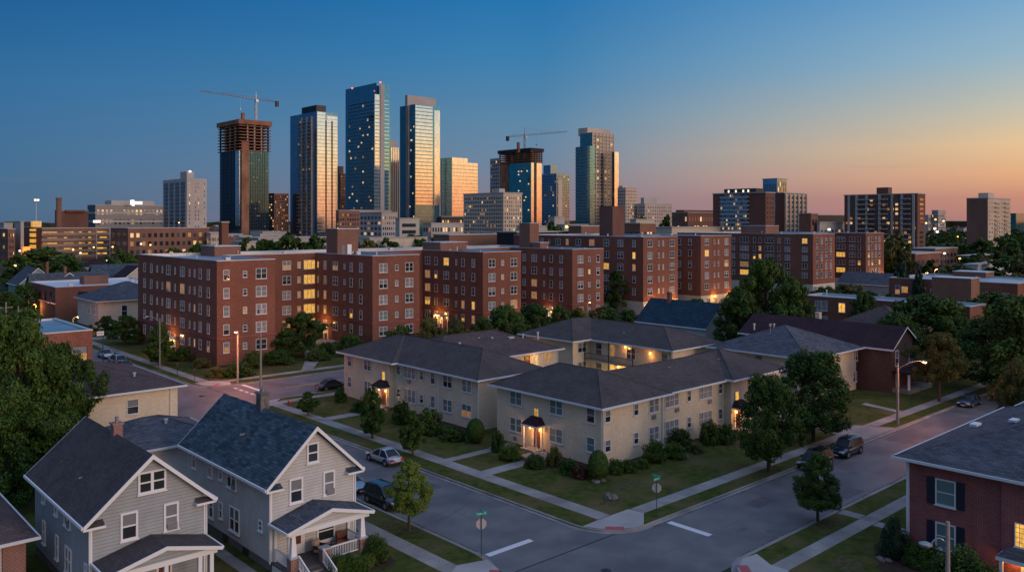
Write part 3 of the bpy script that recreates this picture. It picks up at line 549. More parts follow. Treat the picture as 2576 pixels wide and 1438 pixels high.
T1.win('S',84.4,54.0,3.6,.8,1.7,1,'lit',False,.06,label='tall lit stair window'); hood(T1.o,84.6,54.0,'S',2.7)
for X,Y in ((69.7,54.5),(74.2,54.9),(80.3,54.9)): ac(T1.o,'S',X,Y,3.7)
pipe(T1.o,61.75,54.4,0,5.8); pipe(T1.o,71.1,54.4,0,5.8); T1.finish()
vents(T1.o,[(77,58.0,.2,2),(86,57.5,.2,2)],7.4)
plight(60.75,63.5,2.1,120); plight(84.6,53.1,2.1,110)
T2=Bld('apartment_house','tan brick two-storey apartment house left of the corner house, with a bowed door canopy','apartment house',(62,73.6,0),'tan brick apartment houses')
walls(T2.o,[(62,73.6),(71.8,73.6),(71.8,84),(85.5,84),(85.5,97),(71.8,97),(71.8,101.5),(61.2,101.5),(61.2,90.6),(62,90.6)],5.85,'brick_tan')
hip(T2.o,61.3,72.9,72.5,102.1,5.95,.44,'shingle_charcoal'); hip(T2.o,63,83.4,86.2,97.6,5.93,.36,'shingle_brown'); hip(T2.o,60.5,88.9,72.6,102.3,5.98,.4,'shingle_charcoal')
for Y,w,c,k1,k2,X in ((100.0,1.0,1,'half','half',61.2),(95.5,1.7,2,'half','half',61.2),(89.5,.8,1,'mid','mid',62),(87.0,2.5,3,'curtain','curtain',62),(84.5,.8,1,'half','half',62),(82.2,.9,1,'half','green',62),(79.3,1.8,2,'half','green',62),(75.7,1.8,2,'curtain','halflit',62)):
    h=1.5 if w>.85 else 1.1
    T2.win('W',X,Y,zu,w,h,c,k1); T2.win('W',X,Y,zl,w,h+(.2 if w>2 else 0),c,k2)
T2.win('W',61.2,91.7,3.7,.75,1.7,1,'lit',False,.06,label='tall lit stair window'); hood(T2.o,61.2,91.6,'W',2.7,2.8,1.4)
ac(T2.o,'W',62,87.2,3.75); pipe(T2.o,61.9,73.5,0,5.8); pipe(T2.o,61.95,81.1,0,5.8)
for X,w,k in ((83.5,1.5,'dim'),): T2.win('S',X,84,4.9,w,1.5,2,k)
mb=MB(); mb.box(79,83.9,3.3,80,84,5.5,0); mb.box(80.7,83.9,3.3,81.6,84,5.5,1); obj('door',mb,['door_brown','lit_warm'],T2.o)
pipe(T2.o,85.4,83.9,0,5.8); T2.finish()
vents(T2.o,[(80,88,.4,1),(77,88.5,.5,0),(75,89,.6,0),(82,87.5,.6,0),(70,87,.6,0),(83.5,86,.9,0)],7.2)
plight(60.4,91.6,2.1,100); plight(80.3,82.9,5,60)
T3=Bld('apartment_house','tan brick two-storey apartment house around a courtyard with a railed balcony and lit ground floor','apartment house',(94,73,0),'tan brick apartment houses')
# wing C1 and long wing C2, facing the court
cx0=92.8; cx1=96.6; cy=87.9; y0=72.4; y1=98.4; xe=107.4
walls(T3.o,[(cx0,cy),(cx1,cy),(cx1,y0),(xe,y0),(xe,y1),(cx0,y1)],5.85,'brick_tan')
hip(T3.o,cx0-1,cy-1,xe+.5,y1+.8,5.95,.4,'shingle_charcoal'); hip(T3.o,cx1-.9,y0-.9,xe+.9,y1+.4,5.9,.37,'shingle_charcoal')
mb=MB(); mb.box(cx1-1.3,78.3,2.75,cx1,cy,2.95,0); obj('balcony',mb,['concrete'],T3.o)
mb=MB(); mb.box(cx1-1.3,78.3,3.85,cx1-1.24,cy,3.92); 
for k in range(48): y=78.3+k*.2; mb.box(cx1-1.28,y-.012,2.95,cx1-1.26,y+.012,3.85)
for y in (78.35,83,87.8): mb.box(cx1-1.31,y-.05,0,cx1-1.23,y+.05,5.9)
obj('railing',mb,'dark_metal',bpy.data.objects['balcony'])
for px,w,c,k1,k2,h in ((1507,1.3,1,'dark','dark',1.9),(1541,1.0,1,'dim','lit',2.0),(1588,1.7,2,'dark','dim',1.7),(1673,1.2,1,'mid','dim',1.6)):
    Y=onX(px,cx1)
    T3.win('W',cx1,Y,4.5,w,h,c,k1); T3.win('W',cx1,Y,1.5,w,h,c,k2)
T3.win('S',94.8,cy,4.7,1.9,1.5,2,'half'); T3.win('S',94.8,cy,1.8,1.9,1.5,2,'halflit'); T3.finish()
mb=MB(); mb.blob((cx1-.6,81.6,2.4),(.2,.2,.14),8); mb.blob((cx1-.25,80.6,5.4),(.16,.16,.16),8); mb.blob((cx1-.2,76.0,5.0),(.14,.14,.2),8); mb.blob((92.8,96.0,1.9),(.14,.14,.3),8); obj('lantern',mb,'lamp_warm',T3.o)
plight(cx1-.8,81.6,2.2,85); plight(cx1-.7,80.6,5.1,35); plight(92.2,96,1.9,50); plight(cx1-.7,76,4.6,40); plight(cx1-2.0,85.3,1.2,40,(1,.9,.6))
vents(T3.o,[(99.2,91.5,.35,0),(99.0,83,.35,0),(99.6,80.5,.35,0),(99,76.5,.3,0),(95.2,94,.3,0)],6.6)
pipe(T3.o,cx1+.1,72.2,0,5.8)
T4=Bld('apartment_house','tan brick apartment house with a plain hipped roof, behind the two round street trees','apartment house',(103,55.4,0),'tan brick apartment houses')
walls(T4.o,rect(103.2,55.6,117.3,69.5),5.9,'brick_tan'); hip(T4.o,102.3,54.7,118.2,70.4,6.0,.4,'shingle_slate')
for Y,k in ((66.5,'green'),(62.5,'green')): T4.win('W',103.2,Y,4.9,1.2,1.4,1,k); T4.win('W',103.2,Y,2.0,1.2,1.4,1,k)
for px,z,w in ((2090,4.8,1.6),(2152,4.8,1.1),(2150,1.8,1.1),(2095,1.9,1.6)): T4.win('S',onY(px,55.6),55.6,z,w,1.5,2 if w>1.5 else 1,'half')
pipe(T4.o,117.2,55.5,0,5.9); T4.finish(); vents(T4.o,[(107,63,1.4,2),(108.5,66.5,.8,0),(110.5,64.5,.8,0)],8.2)
# ---------------------------------------------------------------- frame houses with gables
def gable_house(o,x0,x1,y0,y1,ze,zp,wall,roofm,over=.55,og=.5,z0=.6):
    xm=(x0+x1)/2
    mb=MB(); mb.poly([(x0,y0,z0),(x1,y0,z0),(x1,y0,ze),(xm,y0,zp-.2),(x0,y0,ze)]).poly([(x1,y1,z0),(x0,y1,z0),(x0,y1,ze),(xm,y1,zp-.2),(x1,y1,ze)]).poly([(x0,y1,z0),(x0,y0,z0),(x0,y0,ze),(x0,y1,ze)]).poly([(x1,y0,z0),(x1,y1,z0),(x1,y1,ze),(x1,y0,ze)])
    obj('wall',mb,wall,o)
    mb=MB(); mb.box(x0+.05,y0+.05,-.3,x1-.05,y1-.05,z0); obj('foundation',mb,'block_grey',o)
    mb=MB()
    for c in ((x0,y0),(x1,y0)): sx=-1 if c[0]==x0 else 1; mb.box(c[0]-.03 if sx<0 else c[0]-.1,c[1]-.03,z0,c[0]+.1 if sx<0 else c[0]+.03,c[1]+.1,ze)
    obj('corner_board',mb,'trim_white',o)
    s_=(zp-ze)/(xm-x0); dx=over; zo=ze-dx*s_; ya,yb=y0-og,y1+og; t=.16
    mb=MB()
    for sg in (-1,1):
        xe=xm+sg*(xm-x0+dx)
        mb.poly([(xe,ya,zo+t),(xm,ya,zp+t),(xm,yb,zp+t),(xe,yb,zo+t)]); 
    r=obj('roof',mb,roofm,o)
    mb=MB()
    for sg in (-1,1):
        xe=xm+sg*(xm-x0+dx)
        mb.poly([(xe,ya,zo),(xe,yb,zo),(xm,yb,zp),(xm,ya,zp)])
        for yy in (ya,yb):
            q=-.045 if yy==ya else .045
            mb.poly([(xe,yy+q,zo-.1),(xe,yy+q,zo+t+.02),(xm,yy+q,zp+t+.02),(xm,yy+q,zp-.12)]); mb.poly([(xe,yy+q,zo+t+.02),(xm,yy+q,zp+t+.02),(xm,yy-q*.2,zp+t+.02),(xe,yy-q*.2,zo+t+.02)]); mb.poly([(xe,yy+q,zo-.1),(xm,yy+q,zp-.12),(xm,yy,zp-.12),(xe,yy,zo-.1)])
        mb.box(min(xe,xe+sg*.1),ya,zo,max(xe,xe+sg*.1),yb,zo+t+.03)
        # eave returns on the front gable
        a=x0-dx if sg<0 else x1-.75; b=x0+.75 if sg<0 else x1+dx
        mb.box(a,ya,zo-.12,b,y0,zo+.02)
    obj('gutter',mb,'trim_white',o)
    mb=MB()
    for sg in (-1,1):
        a=x0-dx*.6 if sg<0 else x1-.7; b=x0+.7 if sg<0 else x1+dx*.6; mb.poly([(a,ya+.03,zo+.03),(b,ya+.03,zo+.03),(b,y0-.01,zo+.3),(a,y0-.01,zo+.3)])
    obj('eave_return',mb,roofm,o); return r
def post(mb,x,y,za,zb,ra=.2,rb=.13,m=0):
    i=[mb.p(q) for q in ((x-ra,y-ra,za),(x+ra,y-ra,za),(x+ra,y+ra,za),(x-ra,y+ra,za),(x-rb,y-rb,zb),(x+rb,y-rb,zb),(x+rb,y+rb,zb),(x-rb,y+rb,zb))]
    for q in ((0,1,5,4),(1,2,6,5),(2,3,7,6),(3,0,4,7),(4,5,6,7)): mb.f.append([i[j] for j in q]); mb.m.append(m)
def rail(mb,a,b,z,h=.85,n=None,top=.07):
    ax,ay=a[:2]; bx,by=b[:2]; za=z if len(a)<3 else a[2]; zb=z if len(b)<3 else b[2]; l=math.hypot(bx-ax,by-ay); n=n or int(l/.13)
    def bar(p,q,r):
        d=Vector(q)-Vector(p); s=Vector((-d.y,d.x,0)).normalized()*r
        i=[mb.p(tuple(Vector(e)+s*k+Vector((0,0,m)))) for e in (p,q) for k,m in ((-1,-r),(1,-r),(1,r),(-1,r))]
        for f in ((0,1,5,4),(1,2,6,5),(2,3,7,6),(3,0,4,7),(0,3,2,1),(4,5,6,7)): mb.f.append([i[j] for j in f]); mb.m.append(0)
    bar((ax,ay,za+h),(bx,by,zb+h),top*.6); bar((ax,ay,za+.12),(bx,by,zb+.12),.035)
    for k in range(n+1): t=k/n; x,y,zz=ax+(bx-ax)*t,ay+(by-ay)*t,za+(zb-za)*t; mb.box(x-.02,y-.02,zz+.1,x+.02,y+.02,zz+h)
def porch(o,x0,x1,y0,yw,zf,ze,zp,roofm,sid,full=True,piers=()):
    xm=(x0+x1)/2; t=.12; ov=.35
    mb=MB(); 
    for sg in (-1,1):
        xe=xm+sg*((x1-x0)/2+ov); mb.poly([(xe,y0-.35,ze-.02),(xm,y0-.35,zp),(xm,yw-.01,zp),(xe,yw-.01,ze-.02)])
    p=obj('porch_roof',mb,roofm,o)
    mb=MB()
    for sg in (-1,1):
        xe=xm+sg*((x1-x0)/2+ov); mb.poly([(xe,y0-.39,ze-.2),(xe,y0-.39,ze+.02),(xm,y0-.39,zp+.05),(xm,y0-.39,zp-.2)]); mb.poly([(xe,y0-.39,ze+.02),(xe,y0-.34,ze+.02),(xm,y0-.34,zp+.05),(xm,y0-.39,zp+.05)]); mb.box(min(xe,xe+sg*.09),y0-.35,ze-.14,max(xe,xe+sg*.09),yw-.02,ze+.02)
        mb.poly([(xe,y0-.35,ze-.1),(xm,y0-.35,zp-.08),(xm,yw-.01,zp-.08),(xe,yw-.01,ze-.1)])
    mb.box(x0-.1,y0-.12,ze-.38,x1+.1,y0+.12,ze-.05); mb.box(x0-.1,y0+.12,ze-.36,x0+.1,yw-.02,ze-.06); mb.box(x1-.1,y0+.12,ze-.36,x1+.1,yw-.02,ze-.06)
    obj('porch_trim',mb,'trim_white',p)
    mb=MB(); mb.poly([(x0,y0-.1,ze-.06),(x1,y0-.1,ze-.06),(xm,y0-.1,zp-.15)]); obj('porch_gable',mb,sid,p)
    mb=MB(); mb.box(x0-.2,y0-.2,zf-.12,x1+.2,yw-.01,zf,0); mb.box(x0-.1,y0-.1,-.1,x1+.1,yw-.02,zf-.121,1); obj('porch_floor',mb,['wood_deck','trim_white'],o)
H1=Bld('house','beige clapboard house with blue-grey shingle roof and open gabled front porch','house',(26.5,53.6,0),None,'trim_white')
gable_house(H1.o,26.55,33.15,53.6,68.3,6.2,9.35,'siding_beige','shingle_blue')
H1.win('S',29.75,53.6,7.6,.95,1.45,1,'dark',t=.13); H1.win('S',28.45,53.6,5.2,1.05,1.75,1,'half',t=.13); H1.win('S',31.05,53.6,5.2,.95,1.75,1,'blind',t=.13); H1.win('S',30.8,53.6,1.85,1.45,1.5,1,'mid',t=.12)
for Y,zc,w,h,c,k in ((66.8,5.05,.8,1.6,1,'half'),(63.6,5.05,.8,1.6,1,'half'),(61.7,5.1,.6,1.25,1,'half'),(59.8,5.1,1.6,1.6,2,'half'),(63.5,2.0,.8,1.7,1,'half'),(61.7,2.2,.6,1.25,1,'half'),(59.3,2.1,1.7,1.8,2,'half'),(55.1,2.8,.6,.75,1,'dark')): H1.win('W',26.55,Y,zc,w,h,c,k,t=.09)
ac(H1.o,'S',31.15,53.6,4.55,.65,.42); ac(H1.o,'W',26.55,59.4,4.5,.55,.4)
for Y in (65,61,57.5): mb=MB(); mb.box(26.5,Y-.4,.12,26.61,Y+.4,.5); obj('basement_window',mb,'glass_dark',H1.o)
mb=MB(); mb.box(26.42,53.5,.6,26.52,53.6,6.1); mb.box(33.16,53.5,.6,33.26,53.6,6.1); obj('downpipe',mb,'gutter',H1.o)
H1.finish()
mb=MB(); mb.box(27.95,53.54,.72,28.95,53.6,2.75,0); mb.box(28.05,53.51,1.45,28.8,53.539,2.65,1); mb.box(27.83,53.5,.72,27.95,53.6,2.87,0); mb.box(28.95,53.5,.72,29.07,53.6,2.87,0); obj('door',mb,['trim_white','door_brown'],H1.o)
mb=MB(); mb.box(29.15,53.5,2.0,29.6,53.6,2.16,0); 
for k in range(4): mb.box(29.24+k*.08,53.49,2.05,29.28+k*.08,53.499,2.12,1)
obj('mailbox',mb,['black','trim_white'],H1.o)
porch(H1.o,26.75,32.75,51.2,53.6,.7,3.4,4.3,'shingle_slate','siding_beige')
for X in (26.95,32.3): mb=MB(); post(mb,X,51.2,1.72,3.05); obj('porch_post',mb,'trim_white',H1.o)
for X in (26.75,32.5): mb=MB(); mb.box(X,53.42,.7,X+.2,53.59,3.1); obj('porch_post',mb,'trim_white',H1.o)
for x in (26.95,29.35,32.3): mb=MB(); mb.box(x-.28,50.92,-.1,x+.28,51.48,1.6,0); mb.box(x-.34,50.86,1.6,x+.34,51.54,1.72,1); obj('brick_pier',mb,['brick_porch','coping'],H1.o)
for ar in (((29.65,51.2),(32.02,51.2),.72),((32.5,51.5),(32.5,53.4),.72),((26.85,51.5),(26.85,53.4),.72),((27.25,50.9,.75),(27.25,49.1,-.1),0,.95,9),((29.05,50.9,.75),(29.05,49.1,-.1),0,.95,9)): mb=MB(); rail(mb,*ar); obj('railing',mb,'trim_white',H1.o)
mb=MB()
for k in range(4): mb.box(27.35,50.95-.38*(k+1),-.1,28.95,50.95-.38*k,.56-.16*k,0); mb.box(27.33,50.95-.38*(k+1)-.02,.56-.16*k,28.97,50.95-.38*k,.6-.16*k,1)
obj('steps',mb,['concrete','wood_deck'],H1.o)
mb=MB(); mb.box(28.5,61.5,8.6,29.1,62.3,9.95,0); mb.box(28.44,61.44,9.95,29.16,62.36,10.05,0); mb.tube((28.75,61.9,10.05),(28.75,61.9,10.5),.13,.13,10,1)
stx=29.9; mb=MB(); mb.box(stx-.35,61.3,8.4,stx+.35,62.1,10.55,0); mb.box(stx-.42,61.22,10.55,stx+.42,62.18,10.68,0); mb.tube((stx,61.7,10.68),(stx,61.7,11.0),.14,.14,10,1); obj('chimney',mb,['rock','grey_metal'],H1.o)
vents(H1.o,[(28.0,61.0,.5,2)],7.4)
# porch furniture
def armchair(x,y,z,rz,label,mat):
    t=thing('armchair',label,'armchair',(x,y,z),None,rz)
    mb=MB(); mb.box(-.35,-.35,.22,.35,.35,.45); o=bpy.data.objects.new('seat',mb.mesh('seat',[mat])); link(o,t,WL[t.name])
    mb=MB(); mb.box(-.35,.28,.45,.35,.42,.95); mb.box(-.33,.2,.5,.33,.28,.9); o=bpy.data.objects.new('backrest',mb.mesh('backrest',[mat])); link(o,t,WL[t.name])
    for sx in (-.36,.36):
        mb=MB(); mb.box(sx-.05,-.32,.45,sx+.05,.32,.66); mb.box(sx-.04,-.3,0,sx+.04,-.22,.45); mb.box(sx-.04,.24,0,sx+.04,.32,.45); o=bpy.data.objects.new('arm',mb.mesh('arm',['cloth_maroon'])); link(o,t,WL[t.name])
armchair(29.75,52.6,.7,.5,'maroon armchair with a pale cushion on the beige house porch, beside the window','cloth_tan'); armchair(31.7,52.9,.7,-.5,'wooden armchair at the far end of the beige house porch','terracotta')
# grey house
H2=Bld('house','grey clapboard house with a steep charcoal roof, brick chimney and double attic window','house',(15.5,55,0),None,'trim_white')
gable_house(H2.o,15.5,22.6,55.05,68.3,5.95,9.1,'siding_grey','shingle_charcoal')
H2.win('S',19.15,55.05,7.45,1.75,1.4,2,'dark',t=.13); H2.win('S',17.75,55.05,4.95,1.05,1.75,1,'half',t=.13); H2.win('S',20.35,55.05,4.95,.95,1.75,1,'blind',t=.13)
for Y,zc,w,h,c,k in ((65.8,5.0,.7,1.5,1,'half'),(62.6,4.95,.7,1.5,1,'dark'),(59.9,4.9,1.4,1.5,2,'half'),(65.7,2.2,.7,1.6,1,'dark'),(62.4,2.1,.7,1.6,1,'dark'),(59.7,2.0,1.4,1.7,2,'half'),(55.9,2.5,.5,.9,1,'dark')): H2.win('W',15.5,Y,zc,w,h,c,k,t=.09)
ac(H2.o,'S',20.4,55.05,4.3,.65,.42); ac(H2.o,'W',15.5,59.6,4.35,.55,.4); H2.win('S',17.6,55.05,1.8,1.3,1.3,1,'mid',t=.12); H2.finish()
mb=MB(); mb.box(15.38,54.95,.6,15.48,55.04,5.85); mb.box(22.62,54.95,.6,22.7,55.04,5.85); obj('downpipe',mb,'gutter',H2.o)
porch(H2.o,15.9,22.2,52.5,55.05,.6,3.25,4.1,'shingle_charcoal','siding_grey')
for x in (16.1,19.1,21.2,21.95): mb=MB(); mb.box(x-.12,52.4,.6,x+.12,52.64,2.95); obj('porch_post',mb,'trim_white',H2.o)
mb=MB(); mb.box(19.4,54.98,.62,20.4,55.05,2.65,0); mb.box(19.55,54.95,1.3,20.25,54.979,2.5,1); obj('door',mb,['trim_white','door_brown'],H2.o)
mb=MB(); mb.blob((20.9,54.85,2.2),(.1,.1,.16),8); obj('lantern',mb,'dark_metal',H2.o)
mb=MB(); mb.box(18.85,61.6,8.5,19.45,62.3,9.85,0); mb.box(18.78,61.53,9.85,19.52,62.37,9.97,0); mb.tube((19.15,61.95,9.97),(19.15,61.95,10.4),.12,.12,10,1); obj('chimney',mb,['brick_porch','grey_metal'],H2.o)
vents(H2.o,[(16.6,60.5,.35,2),(16.8,65.5,.35,2)],6.7)
# hip-roofed house behind them
H3=Bld('house','low grey-sided house with a teal-grey hipped roof, tucked behind the grey and beige clapboard houses','house',(17,72,0),None,'trim_white')
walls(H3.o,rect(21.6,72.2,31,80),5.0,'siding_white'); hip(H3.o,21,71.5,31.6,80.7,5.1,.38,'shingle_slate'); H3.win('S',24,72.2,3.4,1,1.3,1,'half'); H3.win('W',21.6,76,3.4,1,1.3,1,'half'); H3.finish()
vents(H3.o,[(27.2,74.8,.3,0)],6.3)
# brown roofed tan brick house
H4=Bld('house','tan brick house with a plum-brown hipped roof, beside the orange lit junction','house',(24,93.3,0))
walls(H4.o,rect(19,93.3,35.2,109.3),5.85,'brick_tan'); hip(H4.o,18.3,92.6,35.9,110,6.0,.3,'shingle_brown')
H4.win('S',onY(334,93.3),93.3,4.3,1.2,1.6,1,'half'); H4.win('S',25.3,93.3,4.3,1.2,1.6,1,'half'); H4.win('S',onY(332,93.3),93.3,.6,1.4,.5,1,'dark'); H4.finish(); pipe(H4.o,34.4,93.2,0,5.9); vents(H4.o,[(30.5,98,.35,0),(31.5,96,.3,0)],7.0)
# bungalow bottom left
H5=Bld('house','low bungalow with brown shingles and a brick corner pier, at the bottom left','house',(6,61,0))
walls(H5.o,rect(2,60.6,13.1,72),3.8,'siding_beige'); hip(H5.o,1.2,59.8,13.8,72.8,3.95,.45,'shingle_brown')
mb=MB(); mb.box(11.9,60.45,-.2,13.2,61.6,3.75); obj('brick_pier',mb,'brick_porch',H5.o); H5.finish()
# red brick house right
H6=Bld('house','dark red brick two-storey house with navy shutters and a lit doorway, at the right edge','house',(61.6,25.3,0))
walls(H6.o,[(61.6,12),(80,12),(80,25.3),(61.6,25.3),(61.6,19.3),(61.4,19.2),(61.4,12)],7.0,'brick_dark')
hip(H6.o,60.9,8,84.5,26.1,7.15,.36,'shingle_slate')
for z in (5.15,2.1):
    H6.win('W',61.6,22.75,z,1.35,1.85,1,'green',t=.1)
    for sx in (-1,1):
        mb=MB(); mb.T=TF('W',(61.6,22.75+sx*-.98,z)); mb.box(-.26,-.06,-.95,.26,0,.95)
        for k in range(12): mb.box(-.2,-.075,-.85+k*.145,.2,-.061,-.77+k*.145)
        obj('shutter',mb,'shutter_navy',H6.o)
H6.win('W',61.4,17.65,3.55,1.5,1.6,1,'lit',False,.06,(5,5),label='tall stair window with small panes, lit yellow'); H6.finish()
mb=MB(); mb.box(60.0,15.9,2.05,61.38,19.1,2.3,0); mb.box(60.05,18.7,-.1,60.25,18.9,2.05,0); mb.box(61.3,16.6,-.1,61.39,18.0,2.0,1); mb.box(61.27,16.8,.9,61.29,17.8,1.8,2); mb.poly([(60,15.9,2.3),(60,19.1,2.3),(61.38,18.6,2.75),(61.38,16.4,2.75)],3)
obj('door_canopy',mb,['trim_white','trim_white','lit','shingle_slate'],H6.o); plight(60.8,18.2,1.8,35)
mb=MB(); mb.box(61.5,25.2,0,61.6,25.4,6.95); obj('downpipe',mb,'gutter',H6.o)
H7=Bld('house','dark grey hipped roof house beyond the red brick house, cut by the right edge','house',(90,26,0))
walls(H7.o,rect(84.5,10,100,24.6),6.9,'brick_dark'); hip(H7.o,83.6,9,101,25.4,7.3,.42,'shingle_slate'); H7.finish()
for x,y in ((66.5,22.5),(70,21)): mb=MB(); mb.box(x-.5,y-.25,9.1,x+.5,y+.25,9.25); obj('skylight',mb,'gutter',H6.o)
# dark blue roofed house, plum roofed house and neighbours
def simple_gable(name,label,px,d,w,l,ze,zp,wall,roof,axis='Y',wins=(),chim=None,cat='house',x=None,y=None):
    if x is None: x,y,_=AT(px,d)
    b=Bld(name,label,cat,(x,y,0),None,'trim_white')
    mb=MB(); r=MB(); t=MB(); o=.45
    if axis=='Y':
        xm=x+w/2; s_=(zp-ze)/(w/2)
        for yy in (y,y+l): mb.poly([(x,yy,-.2),(x+w,yy,-.2),(x+w,yy,ze),(xm,yy,zp-.1),(x,yy,ze)])
        for xx in (x,x+w): mb.poly([(xx,y,-.2),(xx,y+l,-.2),(xx,y+l,ze),(xx,y,ze)])
        for sg in (-1,1): xe=xm+sg*(w/2+o); r.poly([(xe,y-o,ze-o*s_+.1),(xm,y-o,zp+.1),(xm,y+l+o,zp+.1),(xe,y+l+o,ze-o*s_+.1)]); t.poly([(xe,y-o-.03,ze-o*s_-.12),(xe,y-o-.03,ze-o*s_+.12),(xm,y-o-.03,zp+.12),(xm,y-o-.03,zp-.12)]); t.box(min(xe,xe+sg*.08),y-o,ze-o*s_-.1,max(xe,xe+sg*.08),y+l+o,ze-o*s_+.12)
    else:
        ym=y+w/2; s_=(zp-ze)/(w/2)
        for xx in (x,x+l): mb.poly([(xx,y,-.2),(xx,y+w,-.2),(xx,y+w,ze),(xx,ym,zp-.1),(xx,y,ze)])
        for yy in (y,y+w): mb.poly([(x,yy,-.2),(x+l,yy,-.2),(x+l,yy,ze),(x,yy,ze)])
        for sg in (-1,1): ye=ym+sg*(w/2+o); r.poly([(x-o,ye,ze-o*s_+.1),(x-o,ym,zp+.1),(x+l+o,ym,zp+.1),(x+l+o,ye,ze-o*s_+.1)]); t.poly([(x-o-.03,ye,ze-o*s_-.12),(x-o-.03,ye,ze-o*s_+.12),(x-o-.03,ym,zp+.12),(x-o-.03,ym,zp-.12)]); t.box(x-o,min(ye,ye+sg*.08),ze-o*s_-.1,x+l+o,max(ye,ye+sg*.08),ze-o*s_+.12)
    obj('wall',mb,wall,b.o); obj('roof',r,roof,b.o); obj('gutter',t,'trim_white',b.o)
    if chim: cx,cy_,ch,m=chim; q=MB(); q.box(x+cx-.35,y+cy_-.35,ze,x+cx+.35,y+cy_+.35,ch); q.box(x+cx-.42,y+cy_-.42,ch,x+cx+.42,y+cy_+.42,ch+.1); obj('chimney',q,m,b.o)
    for (f,u,z,ww,hh,k) in wins:
        if f=='S': b.win('S',x+u,y,z,ww,hh,2 if ww>1.3 else 1,k)
        else: b.win('W',x,y+u,z,ww,hh,2 if ww>1.3 else 1,k)
    b.finish(); return b
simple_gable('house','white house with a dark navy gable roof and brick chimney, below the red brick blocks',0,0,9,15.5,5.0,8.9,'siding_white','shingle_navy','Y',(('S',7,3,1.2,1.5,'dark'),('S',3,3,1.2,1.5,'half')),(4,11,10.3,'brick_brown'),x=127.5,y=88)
simple_gable('house','dark brick house with a long plum gable roof, behind the hip-roofed tan house',0,0,8.6,24,6.2,8.8,'brick_umber','shingle_plum','Y',(('S',1.8,4.6,1.1,2.2,'half'),('S',6.4,4.6,1.1,2.2,'half'),('S',2,1.5,1.1,2.2,'half')),(6,14,9.6,'brick_tan'),x=119.0,y=51.2)
x_,y_=119.0,51.2; mb=MB(); mb.box(x_+.3,y_-2.4,2.7,x_+8.3,y_,2.95,0); mb.box(x_+.5,y_-2.3,0,x_+.75,y_-2.05,2.7,1); mb.box(x_+7.8,y_-2.3,0,x_+8.05,y_-2.05,2.7,1); mb.box(x_+.3,y_-2.4,-.1,x_+8.3,y_-.01,.5,2); obj('porch',mb,['shingle_plum','trim_white','concrete'],bpy.data.objects[[o.name for o in sc.objects if o.get('label','').startswith('dark brick house with a long plum')][0]])
def simple_hip(name,label,x,y,w,l,ze,sl,wall,roof,wins=(),chim=None):
    b=Bld(name,label,'house',(x,y,0),None,'trim_white'); walls(b.o,rect(x,y,x+w,y+l),ze,wall,-.2); hip(b.o,x-.7,y-.7,x+w+.7,y+l+.7,ze+.1,sl,roof)
    for (f,u,z,ww,hh,k) in wins:
        if f=='S': b.win('S',x+u,y,z,ww,hh,2 if ww>1.3 else 1,k)
        else: b.win('W',x,y+u,z,ww,hh,2 if ww>1.3 else 1,k)
    if chim: cx,cy_,ch,m=chim; q=MB(); q.box(x+cx-.4,y+cy_-.4,ze,x+cx+.4,y+cy_+.4,ch); obj('chimney',q,m,b.o)
    b.finish(); return b
simple_hip('house','house with a faded brown hipped roof behind the plum-roofed house',140,58,12,12,6,.5,'brick_dark','shingle_brown')
simple_hip('house','small house with a mauve-grey hipped roof at the foot of the big oak',132,73,9,9,4.2,.45,'siding_white','shingle_brown')
simple_gable('house','small navy gable roofed house between the right-hand street trees',0,0,8,9,4.5,7.2,'siding_white','shingle_blue','X',(),None,x=170,y=56)
# houses on the left beyond the brick block
x,y,_=AT(248,188); simple_hip('house','pale house with a broad dark green-grey hipped roof beside the first brick apartment block',x,y,17,16,6.0,.42,'stucco','shingle_slate',(('S',5.5,3.6,1.3,2.6,'dark'),('S',12.5,3.8,3.2,1.8,'dark'),('W',3,4,1.6,2.4,'mid'),('W',7,4,1.6,2.4,'mid')))
x,y,_=AT(139,206); b=Bld('flat_roofed_building','two-storey red brick building with a white flat roof and a lit side doorway, far left','building',(x,y,0),None,'dark_metal')
flat(b,rect(x,y,x+26,y+26),7.8,'brick_red','membrane_white','coping',par=.25); b.win('S',x+6.2,y,5.4,2.2,2.1,1,'dark'); b.win('S',x+6.4,y,1.6,2.2,1.9,1,'halflit'); b.win('S',x+14.5,y,5.3,1.8,2.4,1,'mid'); b.win('S',x+19,y,5.5,1.4,2.2,1,'dark'); b.win('S',x+21.5,y,5.9,1.3,1.2,1,'blind')
for u in (4,9,14,19): b.win('W',x,y+u,5.2,1.6,2.6,1,'mid')
mb=MB(); mb.box(x+11.2,y-.05,.2,x+12.4,y,7.2); obj('brick_strip',mb,'brick_tan',b.o); mb=MB(); mb.box(x-.3,y-.3,3.7,x,y+24,3.95); obj('ledge',mb,'coping',b.o)
mb=MB(); mb.prism([(x+9,y+9),(x+15,y+9),(x+15,y+13),(x+9,y+13)],7.5,9.6,0,0); obj('stair_tower',mb,'brick_brown',b.o); mb=MB(); mb.box(x-.06,y+12,0,x,y+14,3.2); obj('door',mb,'lit_dim',b.o); b.finish(); vents(b.o,[(x+5,y+6,.8,1),(x+18,y+8,.9,0),(x+20,y+6,1.1,1),(x+22,y+9,1.2,0)],7.5)
plight(x-1,y+13,2.2,120)
b=Bld('flat_roofed_building','brick shop building with a teal-grey flat roof and one dark window, left of the junction','building',(20,134,0),None,'dark_metal')
flat(b,rect(16,134,38,154),7.9,'brick_red','membrane_teal','coping',par=.15,cw=.5); b.win('S',36.2,134,4.6,2.2,2.2,1,'halflit',False); b.finish()
b=Bld('flat_roofed_building','pale flat-roofed building at the left edge behind the maple','building',(5,160,0)); flat(b,rect(-8,158,17,176),7.2,'stucco','membrane_white','coping',par=.2); b.finish()
